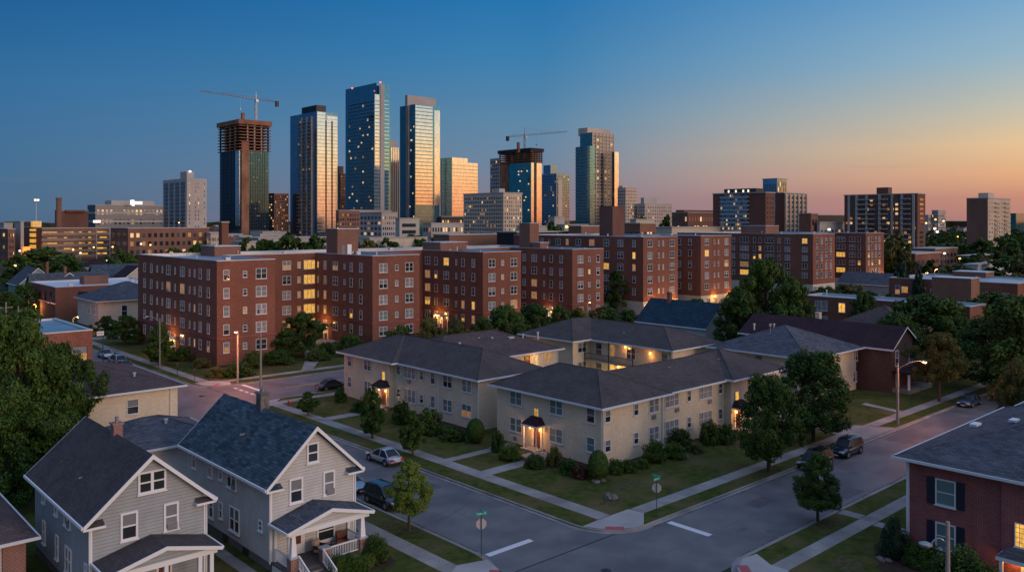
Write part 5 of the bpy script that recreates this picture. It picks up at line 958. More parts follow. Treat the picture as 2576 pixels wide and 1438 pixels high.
low('small white roofed sheds among trees at the far right',2425,2460,2545,300,668,'membrane_white',None,None); low('dark roofed building with a few bright lamps, far right',2410,2440,2510,380,645,'dark_metal',None,(6,1),rp=(.6,0,.1,.3))
# low red brick flats, right
def lowflat(label,L,Cc,Rr,d,yt,wins,l2=None,rise=0,name='flat_roofed_building'):
    x,y,X,Y=dims(L,Cc,Rr,d); z=ZT(yt,d); b=Bld(name,label,'building',(x,y,0),'low red brick flats on the right'); flat(b,rect(x,y,X,Y),z,'brick_red','membrane','coping',par=.3)
    for (f,px,zz,w,h,c,k) in wins:
        if f=='W': b.win('W',x,onX(px,x),zz,w,h,c,k)
        else: b.win('S',onY(px,y),y,zz,w,h,c,k)
    b.finish(); return b,x,y,X,Y,z
b,x,y,X,Y,z=lowflat('long low red brick flats with a pale flat roof, just behind the big oak',2020,2440,2480,150,772,[('W',2066,6.9,2.6,2,2,'curtain'),('W',2066,3.8,2.6,2,2,'curtain'),('W',2118,6.8,1.4,1.9,2,'lit'),('W',2174,6.9,1.9,2,1,'blind'),('W',2174,3.8,1.7,1.7,1,'blind'),('W',2274,6.9,1.9,1.8,1,'blind'),('W',2330,6.9,1.5,1.8,1,'mid'),('W',2410,6.9,1.9,1.7,2,'mid')]); vents(b.o,[(x+5,y+8,1,0),(x+7,y+22,.6,1),(x+6,y+30,1.1,0),(x+9,y+42,1,1),(x+4,y+35,.5,1)],z-.3); 
b2,x,y,X,Y,z=lowflat('second row of low red brick flats behind, with a square stair tower and lit window',2236,2560,2640,190,714,[('W',2258,7.0,1.2,2.2,1,'lit_') if False else ('W',2258,7.0,1.2,2.2,1,'halflit'),('W',2276,7.1,1.6,1.6,1,'dim'),('W',2321,7.2,1.4,1.5,1,'mid'),('W',2348,6.7,1.3,2,1,'mid'),('W',2384,6.8,2.4,1.7,2,'curtain'),('W',2408,6.8,1.2,1.6,1,'dark'),('W',2486,6.8,1.3,1.7,1,'dark'),('W',2512,6.8,1.4,1.7,1,'curtain'),('W',2530,6.8,1.4,1.7,1,'curtain')])
q=AT(2443,178); stack(b2.o,'stair_tower',q[0],q[1],q[0]+5,q[1]+8,0,ZT(702,178)); q=AT(2480,215); stack(b2.o,'chimney',q[0],q[1],q[0]+6,q[1]+8,3,ZT(686,215)); vents(b2.o,[(x+4,y+10,1.2,0),(x+6,y+20,1.3,2)],z-.3)
x,y,_=AT(2420,260); simple_gable('house','dark slate gable roof rising behind the second row of brick flats',0,0,12,40,3,6.5,'siding_grey','shingle_slate','Y',(),None,x=x,y=y)
# ---------------------------------------------------------------- far woods
def crownmesh(name,n,size,seed,mat,shape='round',K_=34):
    r=random.Random(seed); mb=MB(); bl=[]
    lob=[(r.uniform(0,6.283),r.uniform(-.4,.9),r.uniform(.1,.28)) for _ in range(7)]
    for k in range(K_):
        v=Vector((r.gauss(0,1),r.gauss(0,1),r.gauss(0,1))).normalized(); rad=r.uniform(.3,.86)**.8
        w0=1+sum(a*max(0,math.cos(math.atan2(v.y,v.x)-t)*math.sqrt(max(0,1-v.z*v.z))*.8+v.z*e)**3-a*.35 for t,e,a in lob)*.6
        if shape=='round':
            zz=r.uniform(.04,.96)**.92; a=r.uniform(0,6.283); wz_=(math.sin(math.pi*zz**.72))**.75*.82+.05; lo=1+.32*math.sin(2*a+lob[0][0])*math.cos(3.1*zz*2+lob[1][0])+.2*math.sin(3*a+lob[2][0]+4*zz); q=r.uniform(.12,1.0)**.55
            c=Vector((math.cos(a)*wz_*q*lo,math.sin(a)*wz_*q*lo,zz)); br=r.uniform(.08,.21)*(34/K_)**.12
        elif shape=='oval':
            zz=r.uniform(.04,.97); w=(math.sin(math.pi*(zz**.62))**.8)*.78+.05; a=r.uniform(0,6.283); q=r.uniform(.3,1.0); c=Vector((math.cos(a)*w*q,math.sin(a)*w*q,zz)); br=r.uniform(.1,.2)*(1.15-.6*zz)
        elif shape=='cone':
            zz=r.uniform(.02,.97); w=(1-zz)*.85+.04; a=r.uniform(0,6.283); q=r.uniform(.5,.95); c=Vector((math.cos(a)*w*q,math.sin(a)*w*q,zz)); br=.06+.13*(1-zz)
        else:
            c=Vector((v.x*rad*.9,v.y*rad*.9,.1+abs(v.z)*rad*.9)); br=r.uniform(.13,.24)
        bl.append((c,br))
    tot=sum(b[1]**2 for b in bl); zsc=.55 if shape=='round' else (.4 if shape in('oval','cone') else .8)
    for c,br in bl:
        m=int(n*br*br/tot)
        for k in range(m):
            v=Vector((r.gauss(0,1),r.gauss(0,1),r.gauss(0,1))).normalized(); q=r.uniform(.35,1.0)**.5*(1+max(0,r.gauss(0,.16)))
            p=c+Vector((v.x*br*q,v.y*br*q,v.z*br*zsc*q))
            if p.z<.0: continue
            nrm=(v*.8+Vector((r.gauss(0,.5),r.gauss(0,.5),r.gauss(.3,.5)))).normalized(); u=nrm.orthogonal().normalized(); u=(u*math.cos(k)+nrm.cross(u)*math.sin(k)); w=nrm.cross(u); s=size*r.uniform(.5,1.3); wz=.62
            def sc_(e): return (e.x,e.y,p.z+(e.z-p.z)*wz)
            mb.poly([sc_(p+u*s),sc_(p+w*s*.55),sc_(p-u*s*.9),sc_(p-w*s*.55)])
    rr=sorted(math.hypot(a,b) for a,b,c in mb.v)[int(len(mb.v)*.985)]; z1=sorted(c for a,b,c in mb.v)[int(len(mb.v)*.995)]
    mb.v=[(a/rr,b/rr,c/z1) for a,b,c in mb.v]
    return mb.mesh(name,[mat],uv=False)
def trunkmesh(seed,limbs=6):
    r=random.Random(seed); mb=MB(); mb.tube((0,0,-.05),(.01,.0,.35),.055,.045,9); mb.tube((.01,0,.35),(0,.02,.75),.045,.02,8)
    for k in range(limbs):
        a=k*6.283/limbs+r.uniform(-.3,.3); z=r.uniform(.28,.55); L=r.uniform(.22,.38); m=(math.cos(a)*L*.5,math.sin(a)*L*.5,z+.12); e=(math.cos(a)*L,math.sin(a)*L,z+r.uniform(.25,.36)); mb.tube((0,0,z),m,.024,.016,6); mb.tube(m,e,.016,.006,5)
    return mb.mesh('trunk',['bark'],uv=False)
TM=[trunkmesh(k) for k in (1,2,3)]
CM={}
def crown(kind,lod,mat):
    k=(kind,lod,mat)
    if k not in CM:
        n,s={0:(33000,.027),1:(18000,.038),2:(6500,.062),3:(2200,.105)}[lod]; CM[k]=[crownmesh('crown',n,s,sum(map(ord,kind+mat))+sd*7+lod,mat,kind,{0:170,1:120,2:70,3:45}[lod]) for sd in ((1,2) if lod>0 else (1,2))]
    return CM[k][R.randrange(len(CM[k]))]
TC=[0]
def tree(px,d,ytop,wpx,label,kind='round',lod=None,mat='leaf_deep',base=.18,cat='tree',name=None,group=None,tr=1,pos=None,z0=0):
    x,y,_=pos or AT(px,d); d=depth(x,y); h=ZT(ytop,d)-z0; r=wpx/2/F*d*1.08
    if lod is None: lod=1 if d<170 else (2 if d<300 else 3)
    name=name or {'round':'broadleaf_tree','oval':'young_tree','cone':'spruce_tree'}[kind]
    t=thing(name,label,cat,(x,y,z0),group,R.uniform(0,6.28)); 
    o=bpy.data.objects.new('crown',crown(kind,lod,mat)); C.objects.link(o); o.parent=t; o.location=(0,0,h*base); o.scale=(r,r,h*(1-base)); WL[o.name]=(x,y,z0)
    if tr: o=bpy.data.objects.new('trunk',R.choice(TM)); C.objects.link(o); o.parent=t; o.scale=(h*.42*tr,h*.42*tr,h*.95); WL[o.name]=(x,y,z0)
    return t
def bush(px,py,wpx,hpx,label,mat='leaf_deep',kind='bush',group=None,name='bush',lod=2,pos=None):
    x,y,_=pos or G(px,py); d=depth(x,y); r=wpx/2/F*d*1.12; h=hpx/F*d
    m=crown(kind,lod,mat); o=bpy.data.objects.new(name,m); C.objects.link(o); o.location=(x,y,-.05); o.scale=(r,r,h); o.rotation_euler=(0,0,R.uniform(0,6)); WL[o.name]=(x,y,0); tag(o,label,'bush' if name!='hedge' else 'hedge',group); return o
def topiary(px,py,wpx,hpx,label,mat='leaf_deep'):
    x,y,_=G(px,py); d=depth(x,y); r=wpx/2/F*d; h=hpx/F*d; rr=random.Random(int(px)); mb=MB(); mb.blob((0,0,h*.5),(r*.93,r*.93,h*.49),16)
    for k in range(7000):
        zz=rr.uniform(-1,1); a=rr.uniform(0,6.283); q=math.sqrt(1-zz*zz); p=Vector((r*q*math.cos(a)*(1+.12*(zz<0)),r*q*math.sin(a),h*.5+h*.5*zz)); nrm=(Vector((q*math.cos(a),q*math.sin(a),zz))+Vector((rr.gauss(0,.4),rr.gauss(0,.4),rr.gauss(0,.4)))).normalized(); u=nrm.orthogonal().normalized(); w=nrm.cross(u); s=.055; p=p*rr.uniform(.97,1.03); mb.poly([tuple(p+u*s),tuple(p+w*s),tuple(p-u*s),tuple(p-w*s)])
    o=bpy.data.objects.new('topiary_shrub',mb.mesh('topiary_shrub',[mat],uv=False)); link(o,None,(x,y,-.02)); tag(o,label,'shrub'); return o
# ---------------------------------------------------------------- trees
tree(40,76,790,290,'huge dark maple filling the left edge','round',0,'leaf_mid',.02)
tree(150,84,868,200,'right-hand maple of the pair at the left edge, reaching over the plum roof','round',0,'leaf_mid',.0)
tree(20,71,975,270,'dark maple at the left edge in front of the other two','round',0,'leaf_mid',.0)
ST='young street trees'
tree(937,93,975,66,'slim street tree in front of the left lit doorway','oval',1,'leaf_mid',.1,group=ST); tree(1038,86.5,1034,66,'slim street tree above the silver sedan','oval',1,'leaf_mid',.12,group=ST); tree(775,104,985,56,'small street tree right of the big blue roof chimney','oval',1,'leaf_mid',.2,group=ST)
tree(1029,65.4,1160,108,'bright green young tree in the grass strip beside the black crossover','oval',0,'leaf_light',.26,group=ST); tree(2057,67.3,1140,108,'dark young tree in the near grass strip on the right, beside the street','oval',0,'leaf_deep',.17,group=ST)
tree(1934,80.7,946,200,'round street tree in front of the corner apartment house','round',0,'leaf_deep',.14); tree(2046,91.6,886,245,'tall spreading street tree behind the two parked black SUVs','round',0,'leaf_deep',.1)
tree(2362,112,838,150,'lamp-lit golden-green street tree beside the lit street lamp','round',0,'leaf_olive',.28); tree(2330,132,745,230,'tall dense tree behind the lamp-lit tree','round',1,'leaf_deep',.08); tree(2262,126,790,130,'dark tree by the porch of the plum-roofed house','round',1,'leaf_deep',.02); tree(2380,150,752,150,'tall crown right of the dense tree behind the street lamp','round',1,'leaf_mid',.05)
tree(2490,120,800,230,'big dark tree at the right edge above the blue sedan','round',0,'leaf_mid',.06); tree(2595,112,750,260,'dark tree cut by the right edge','round',1,'leaf_deep',.04); tree(2500,160,738,190,'tree crown rising over the right edge flats','round',1,'leaf_deep',.06); tree(2560,94,905,110,'brownish tree at the right edge over the neighbouring roof','round',0,'leaf_olive',.1); tree(2420,138,800,110,'narrow tree between the two big right-hand crowns','round',1,'leaf_mid',.1)
tree(1925,150,655,190,'enormous dark oak in front of the brick blocks, upper crown','round',0,'leaf_mid',.03); tree(1868,146,735,140,'left lobe oak beside the enormous oak','round',1,'leaf_deep',.02); tree(1990,145,715,130,'right-hand oak of the dark clump in front of the brick blocks','round',1,'leaf_mid',.05)
tree(2170,160,738,80,'rounded tree in front of the low red brick flats','round',1,'leaf_deep',.1); tree(1551,220,682,70,'narrow dark tree in the corner between two brick wings','oval',2,'leaf_deep',.03)
# courtyard trees
tree(762,150,788,110,'court tree in front of the lit stair windows','round',1,'leaf_deep',.15); tree(722,148,830,90,'small tree in the first brick courtyard, left','round',1,'leaf_deep',.1); tree(400,140,815,70,'slim dark tree before the left brick wall, right of the parked cars','oval',1,'leaf_deep',.1); tree(318,165,795,90,'dark tree beside the pale house and parked cars','round',1,'leaf_deep',.08); tree(268,178,795,60,'rounded dark tree in front of the pale house porch','round',2,'leaf_deep',.05)
tree(880,150,845,70,'low round tree against the second brick wing','round',1,'leaf_mid',.03)
for px,d,yt,w,l,m in ((1010,140,822,100,'dark tree behind the corner house roof, under the second brick wing','leaf_deep'),(1080,138,800,90,'lamp-lit tree left of the second court entrance','leaf_olive'),(1150,137,805,100,'yellow-green tree right of the second court entrance','leaf_olive'),(1270,150,770,130,'broad dark tree under the third brick wing','leaf_mid'),(1215,145,800,80,'dark tree left of the broad tree under the third brick wing','leaf_deep'),(1345,165,765,110,'tree beside the orange wall lamps','leaf_deep'),(1410,170,768,80,'tree left of the lit street lamp post','leaf_mid'),(1455,175,775,70,'small tree at the foot of the lit lamp post','leaf_deep'),(1520,178,772,110,'dark tree under the fourth brick wing','leaf_deep'),(1580,182,780,70,'tree left of the pale ground floor of the tall brick block','leaf_deep'),(1640,185,790,50,'small tree by the lit forecourt','leaf_mid'),(1755,200,752,70,'small tree in front of the middle brick block forecourt','leaf_deep'),(1870,230,720,90,'tree left of the oak, under the long brick wing','leaf_deep'),(2075,245,722,80,'tree below the third pale-coloured wing','leaf_deep'),(2140,250,715,90,'tree left of the lit ground floor corner','leaf_olive'),(2190,240,735,50,'small tree below the lit ground floor corner','leaf_deep')):
    tree(px,d,yt,w,l,'round',None,m,.04)
# mid-ground left
for px,d,yt,w,l,m in ((105,330,625,170,'broad tree under the yellow-lit garage openings','leaf_deep'),(165,290,645,150,'bright green tree right of the broad garage tree','leaf_mid'),(50,300,640,90,'tree at the far left below the orange sign','leaf_deep'),(305,300,628,90,'dark tree left of the brown hall','leaf_deep'),(350,320,640,110,'dark tree above the first brick block roof','leaf_deep'),(275,320,660,70,'tree right of the yellow stucco house','leaf_olive'),(60,215,715,80,'low dark tree left of the grey-sided house','leaf_deep'),(20,200,735,100,'dark tree at the left edge behind utility poles','leaf_deep'),(62,175,775,110,'dark tree left of the white-roofed brick building','leaf_deep'),(440,360,625,110,'tree in front of the brown hall','leaf_deep'),(500,370,612,70,'tree at the right end of the brown hall','leaf_mid'),(620,380,600,60,'small tree right of the square brick chimney block','leaf_deep'),(668,360,603,80,'tree before the long white shed','leaf_mid'),(730,350,590,120,'tall tree left of the brick stair tower','leaf_deep'),(800,380,594,90,'tree just left of the brick stair tower','leaf_deep'),(925,380,605,80,'tree right of the brick stair tower','leaf_olive'),(975,400,600,80,'dark tree in front of the pink warehouse','leaf_deep'),(1040,420,592,110,'tree below the long-slotted white garage','leaf_deep'),(1110,430,594,110,'tree below the lit pavilion','leaf_mid'),(1170,440,597,100,'tree at the foot of the grey-tan block','leaf_deep'),(1395,380,563,90,'tree below the white cube building','leaf_deep'),(1450,380,575,60,'tree left of the brick workshop','leaf_mid'),(1617,560,546,60,'distant tree below the low glass block','leaf_deep'),(1680,560,545,60,'distant tree left of the old brick cluster','leaf_deep')):
    tree(px,d,yt,w,l,'round',None,m,.03,tr=.8)
# right mid-ground
for px,d,yt,w,l,m,k in ((2255,330,590,110,'rounded olive tree before the wide brick tower','leaf_olive','round'),(2215,340,600,70,'dark tree at the left foot of the wide brick tower','leaf_deep','round'),(2268,215,645,75,'spruce in front of the two-storey flats, tallest','leaf_spruce','cone'),(2310,205,668,55,'smaller spruce right of the tallest spruce','leaf_spruce','cone'),(2345,330,655,60,'tree beside the school-like building','leaf_deep','round'),(2400,300,665,130,'olive tree mass above the orange lamps','leaf_olive','round'),(2460,320,640,110,'tree right of the dark roofed building','leaf_deep','round'),(2525,300,650,140,'dark tree below the tan tower','leaf_deep','round'),(2590,280,640,130,'dark tree cut by the right edge, mid-distance','leaf_olive','round'),(2475,420,602,90,'tree at the left foot of the tan tower','leaf_deep','round'),(2525,400,592,90,'tall tree at the right foot of the tan tower','leaf_deep','round'),(2590,420,598,100,'olive tree right of the tan tower','leaf_olive','round'),(2395,430,612,130,'broad tree left of the tan tower','leaf_mid','round'),(2345,450,600,90,'tree right of the wide brick tower','leaf_deep','round'),(2240,175,740,70,'small tree behind the stair tower flats','leaf_deep','round'),(2560,240,690,90,'tree behind the second row of flats at the right edge','leaf_olive','round')):
    tree(px,d,yt,w,l,k,None,m,.03,tr=.8)
def woods(name,pts,n,label_kind,mat,hrange,lod=3):
    """a mass of distant crowns nobody could count, ONE object"""
    src=[crown('round',3,mat) for _ in range(2)]; me0=src[0]; vs=[v.co.copy() for v in me0.vertices]; fs=[tuple(p.vertices) for p in me0.polygons]
    r=random.Random(len(name)+n); mb=MB()
    for k in range(n):
        pa,pb,da,db=r.choice(pts); px=r.uniform(pa,pb); d=da+(db-da)*r.random()**.8; x,y,_=AT(px,d); h=r.uniform(*hrange); w=h*r.uniform(.45,.75); a=r.uniform(0,6.28); c,s_=math.cos(a),math.sin(a); o=len(mb.v)
        mb.v+=[(x+(v.x*c-v.y*s_)*w,y+(v.x*s_+v.y*c)*w,v.z*h-.5) for v in vs]; mb.f+=[tuple(i+o for i in f) for f in fs]; mb.m+=[0]*len(fs)
    ob=bpy.data.objects.new(name,mb.mesh(name,[mat],uv=False)); C.objects.link(ob); ob['kind']='stuff'; return ob
woods('far_woods',[(2330,2700,480,1000),(2330,2700,600,1600)],150,'', 'leaf_deep',(9,15)); woods('far_woods',[(2330,2700,440,700)],50,'','leaf_olive',(8,12))
woods('far_woods',[(-100,560,700,1500)],80,'','leaf_deep',(9,14)); woods('far_woods',[(560,1800,520,800)],50,'','leaf_deep',(7,10)); woods('far_woods',[(1700,2330,480,900)],50,'','leaf_deep',(7,11))
# far town carpet: a low mass of distant roofs and walls
mb=MB(); r=random.Random(5)
for k in range(420):
    px=r.uniform(380,1800); d=r.uniform(560,1300); x,y,_=AT(px,d); w,l,h=r.uniform(8,26),r.uniform(8,26),r.uniform(5,14)+(d-560)*.012; mb.box(x,y,-.2,x+w,y+l,h,r.randrange(3)); 
    for q in range(r.randrange(1,6)): zz=r.uniform(2,h-2); a=r.uniform(0,w-2); mb.box(x+a,y-.2,zz,x+a+r.uniform(.8,2.4),y,zz+1.2,r.choice((3,3,4)))
    for q in range(r.randrange(0,4)): zz=r.uniform(2,h-2); a=r.uniform(0,l-2); mb.box(x-.2,y+a,zz,x,y+a+r.uniform(.8,2),zz+1.2,r.choice((3,3,4,4)))
o=bpy.data.objects.new('far_town',mb.mesh('far_town',['precast','brick_brown','precast_tan','glass_dark','lit_warm'])); C.objects.link(o); o['kind']='stuff'
mb=MB()
for k in range(150):
    px=r.uniform(1800,2750); d=r.uniform(700,2600); x,y,_=AT(px,d); w,l,h=r.uniform(8,22),r.uniform(8,22),r.uniform(4,12); mb.box(x,y,-.2,x+w,y+l,h,r.randrange(2))
for k in range(60):
    px=r.uniform(-200,560); d=r.uniform(800,2200); x,y,_=AT(px,d); w,l,h=r.uniform(8,22),r.uniform(8,22),r.uniform(4,12); mb.box(x,y,-.2,x+w,y+l,h,r.randrange(2))
o=bpy.data.objects.new('far_town',mb.mesh('far_town',['precast','brick_brown'])); C.objects.link(o); o['kind']='stuff'
# far ridge so the horizon closes
mb=MB(); pr=None
for k in range(121):
    a=AN-1.25+2.5*k/120; dd=4200; x,y=math.cos(a)*dd,math.sin(a)*dd; h=20+6*math.sin(k*.7)+5*math.sin(k*1.9+2)+3*math.sin(k*4.1); c=((x,y,-1),(x,y,h),(x*1.1,y*1.1,h*.9),(x*1.1,y*1.1,-1))
    if pr: mb.poly([pr[0],c[0],c[1],pr[1]]); mb.poly([pr[1],c[1],c[2],pr[2]]); mb.poly([pr[2],c[2],c[3],pr[3]])
    pr=c
S('hills',mb,'terrain')
# ---------------------------------------------------------------- shrubs near the corner apartments
topiary(1505,1207,50,74,'tall egg-shaped clipped shrub at the corner of the tan corner house')
topiary(1196,1113,44,60,'clipped rounded shrub at the right corner of the left tan house')
BG='foundation shrubs of the tan houses'
for px,py,w,h,l,m in ((857,1010,30,38,'round dark bush at the left end of the left tan house','leaf_deep'),(1012,1065,48,58,'round dark bush right of the bowed door canopy','leaf_deep'),(1080,1090,72,62,'wide dark bush under the middle windows of the left tan house','leaf_deep'),(1140,1105,60,34,'low bush left of the clipped rounded shrub','leaf_deep'),(905,1035,40,28,'low bush left of the bowed canopy','leaf_deep'),(924,1040,34,60,'leafy shrub left of the bowed door canopy','leaf_mid'),(1252,1135,34,52,'upright bush in the gap between the two tan houses','leaf_deep'),(1283,1155,52,38,'lamp-lit round bush left of the corner house doorway','leaf_mid'),(1345,1175,50,34,'round clipped bush just right of the corner house doorway','leaf_deep'),(1396,1172,44,50,'taller round bush right of the doorway path','leaf_olive'),(1430,1190,46,38,'dark bush in the middle of the corner house front','leaf_deep'),(1460,1200,44,32,'low reddish bush left of the egg-shaped shrub','leaf_red'),(1550,1190,38,36,'round bush right of the egg-shaped shrub','leaf_mid'),(1585,1185,38,30,'second bush right of the egg-shaped shrub','leaf_mid'),(1614,1175,36,24,'small spreading bush under the small windows','leaf_deep'),(1645,1160,56,54,'ragged bush by the downpipe','leaf_mid'),(1697,1150,56,38,'rounded green bush right of the downpipe','leaf_mid'),(1710,1125,62,48,'dark spreading bush under the triple windows','leaf_deep'),(1785,1115,52,58,'clipped round bush left of the far doorway','leaf_deep'),(1825,1115,44,50,'clipped round bush nearest the far doorway','leaf_deep')):
    bush(px,py,w,h,l,m,'bush',BG,lod=2)
bush(1752,1135,44,24,'white-flowered low bush beside a pale boulder','leaf_olive',lod=2)
for px,py,w,h,l,m in ((636,925,46,42,'dark bush against the front of the first brick wing','leaf_deep'),(600,945,70,36,'wide low bush at the corner of the first brick wing','leaf_deep'),(545,948,46,26,'yellow-green bush at the brick corner','leaf_olive'),(508,925,40,26,'bush with yellowing leaves left of the brick corner','leaf_olive'),(455,905,60,32,'dark hedge-like bush right of the first lit entrance','leaf_deep'),(700,915,70,34,'bush right of the first brick wing','leaf_mid'),(885,880,56,40,'rounded bush by the second brick wing','leaf_mid'),(800,905,60,30,'low dark bush left of the curving path','leaf_deep'),(820,890,40,30,'low dark bush right of the curving path','leaf_deep'),(1000,865,70,30,'dark bushes under the second brick wing','leaf_deep')):
    bush(px,py,w,h,l,m,'bush','shrubs around the brick blocks',lod=2)
for px,py,w,h,l,m in ((942,1408,70,66,'leafy shrub beside the right porch pier of the beige house','leaf_deep'),(895,1440,66,52,'round shrub in front of the beige porch railing','leaf_mid'),(850,1450,48,56,'shrub left of the round porch shrub','leaf_deep'),(931,1420,28,30,'small yellow shrub in the mulch bed','leaf_light'),(2248,1400,74,96,'dark conical shrub at the corner of the red brick house','leaf_spruce'),(2430,1530,170,150,'big leafy shrub against the red brick house, behind the grey lamp post','leaf_deep'),(2320,1420,90,60,'low dark bush between the conical shrub and the big shrub','leaf_deep')):
    bush(px,py,w,h,l,m,'bush',None,lod=1)
def rock(px,py,w,h,label,name='rock'):
    x,y,_=G(px,py); d=depth(x,y); mb=MB()
    for k in range(5): a=R.uniform(0,6.28); q=w/2/F*d; mb.blob((x+math.cos(a)*q*.5,y+math.sin(a)*q*.5,h/F*d*.25),(q*R.uniform(.35,.6),q*R.uniform(.35,.6),h/F*d*R.uniform(.4,.8)),8,jit=.2)
    tag(obj(name,mb,'rock'),label,'rock')
rock(1540,1252,44,14,'low grey stone pile in the lawn of the corner house','rock_pile'); rock(1722,1152,26,14,'pale boulder beside the white-flowered bush'); rock(1507,1212,40,8,'flat stones at the foot of the egg-shaped shrub','rock_pile'); rock(2225,1408,40,10,'pale stones edging the bed of the conical shrub','rock_pile')
for pts in ([(31.6,49.2),(33.6,48.9),(34.2,50.2),(33.6,52.5),(32.6,52.8),(31.6,50.6)],[(61.6,54.5),(61.6,62.3),(60.2,62.1),(59.6,58),(59.4,54),(60.5,52.4),(64,52.6),(72,53),(83,53.3),(83.2,54.8),(70,54.5)],[(62,73.5),(62,90.5),(60.4,90.2),(60.2,80),(60.4,73)],[(57.7,136),(57.7,150),(56.0,150),(55.6,135),(57,134),(68,134.2),(68,136)],[(61.5,20),(61.5,25.4),(60,26.4),(57.8,26.0),(57.3,24),(58.6,21)]):
    mb=MB(); mb.poly([(x,y,.006) for x,y in pts]); S('mulch_bed',mb,'mulch')
# ---------------------------------------------------------------- cars
def car(label,x,y,rz,paint,style='sedan',lit=False):
    t=thing('parked_car',label,'car',(x,y,rz_),'cars parked along the kerbs',rz); P=WL[t.name]
    suv=style=='suv'; L_=4.6 if suv else 4.75; W=.93 if suv else .9; zb=1.0 if suv else .88; zr=1.68 if suv else 1.43; f=L_/2
    def put(name,mb,mats,par=t,smooth=False):
        o=bpy.data.objects.new(name,mb.mesh(name,[mats] if isinstance(mats,str) else mats,uv=False,smooth=smooth)); C.objects.link(o); o.parent=par; WL[o.name]=P; return o
    # lofted lower body: x, halfwidth, bottom, top
    st=[(-f,W*.78,.42,zb*.86),(-f+.12,W*.92,.3,zb*.98),(-f+.7,W*.99,.24,zb+.04),(-.8,W,.22,zb+.02),(.5,W,.22,zb),(1.2,W,.22,zb-.01),(f-.75,W*.97,.24,zb-.08),(f-.2,W*.9,.28,zb-.2),(f,W*.72,.38,zb-.3)]
    mb=MB(); rings=[]
    for (sx,hw,z0,z1) in st:
        zm=z0+(z1-z0)*.55; rings.append([mb.p(q) for q in ((sx,-hw*.9,z0),(sx,-hw,z0+.12),(sx,-hw*1.01,zm),(sx,-hw*.95,z1-.1),(sx,-hw*.78,z1),(sx,0,z1+.035),(sx,hw*.78,z1),(sx,hw*.95,z1-.1),(sx,hw*1.01,zm),(sx,hw,z0+.12),(sx,hw*.9,z0))])
    for a,b in zip(rings,rings[1:]):
        for k in range(10): mb.f.append([a[k],b[k],b[k+1],a[k+1]]); mb.m.append(0)
        mb.f.append([a[10],b[10],b[0],a[0]]); mb.m.append(0)
    mb.f.append(rings[0][:]); mb.m.append(0); mb.f.append(rings[-1][::-1]); mb.m.append(0)
    b=put('body',mb,paint,smooth=True); md=b.modifiers.new('s','SUBSURF'); md.levels=md.render_levels=2
    # greenhouse
    if suv: pr=[(-f+.12,zb+.0,.8),(-f+.45,zr-.06,.66),(-.5,zr,.66),(.35,zr-.04,.64),(1.15,zb-.0,.78)]
    else: pr=[(-f+.72,zb+.03,.7),(-.98,zr-.05,.56),(-.35,zr,.58),(.2,zr-.04,.57),(1.12,zb-.01,.74)]
    mb=MB(); A=[[mb.p((sx,-hw,z)),mb.p((sx,hw,z))] for sx,z,hw in pr]
    lowl=[[mb.p((sx,-.84*W/.9,zb-.03)),mb.p((sx,.84*W/.9,zb-.03))] for sx,_,_ in pr]
    for k in range(4):
        for s in (0,1): mb.f.append([lowl[k][s],lowl[k+1][s],A[k+1][s],A[k][s]]); mb.m.append(0)
    g=put('side_window',mb,'car_glass')
    mb=MB(); a,b2=pr[3],pr[4]; mb.poly([(a[0],-a[2],a[1]),(a[0],a[2],a[1]),(b2[0],b2[2],b2[1]),(b2[0],-b2[2],b2[1])]); put('windscreen',mb,'car_glass')
    mb=MB(); a,b2=pr[1],pr[0]; mb.poly([(a[0],-a[2],a[1]),(a[0],a[2],a[1]),(b2[0],b2[2],b2[1]),(b2[0],-b2[2],b2[1])]); put('rear_window',mb,'car_glass')
    mb=MB()
    for a,b2 in ((pr[1],pr[2]),(pr[2],pr[3])): mb.poly([(a[0],-a[2]-.02,a[1]+.015),(b2[0],-b2[2]-.02,b2[1]+.015),(b2[0],-.3,b2[1]+.05),(a[0],-.3,a[1]+.05)]).poly([(a[0],-.3,a[1]+.05),(b2[0],-.3,b2[1]+.05),(b2[0],.3,b2[1]+.05),(a[0],.3,a[1]+.05)]).poly([(a[0],.3,a[1]+.05),(b2[0],.3,b2[1]+.05),(b2[0],b2[2]+.02,b2[1]+.015),(a[0],a[2]+.02,a[1]+.015)])
    put('roof',mb,paint,smooth=True)
    mb=MB()
    for s in (-1,1):
        for k,(i,j) in enumerate(((0,1),(3,4))): a,b2=pr[i],pr[j]; mb.tube((a[0],s*a[2],a[1]),(b2[0],s*b2[2],b2[1]),.045,.045,5)
        for sx in ((-.35,) if not suv else (-.35,-1.35)): mb.tube((sx,s*.645,zr-.04),(sx-.03,s*.85,zb-.02),.035,.035,5)
        mb.tube((pr[1][0],s*pr[1][2],pr[1][1]),(pr[2][0],s*pr[2][2],pr[2][1]),.04,.04,5); mb.tube((pr[2][0],s*pr[2][2],pr[2][1]),(pr[3][0],s*pr[3][2],pr[3][1]),.04,.04,5)
        if suv: mb.tube((-1.5,s*.55,zr+.06),(.1,s*.55,zr+.06),.025,.025,5)
    put('pillar',mb,paint)
    wr=.36 if suv else .32
    for sx in (-f+.95,f-.95):
        for s in (-1,1):
            mb=MB(); mb.tube((sx,s*(W-.2),wr),(sx,s*(W+.012),wr),wr,wr,20); w=put('wheel',mb,'tyre'); mb=MB(); mb.tube((sx,s*(W),wr),(sx,s*(W+.022),wr),wr*.62,wr*.6,10); put('rim',mb,'rim',w)
            mb=MB(); mb.tube((sx,s*(W-.1),wr+.03),(sx,s*(W+.004),wr+.03),wr+.09,wr+.09,20); put('wheel_arch',mb,'black')
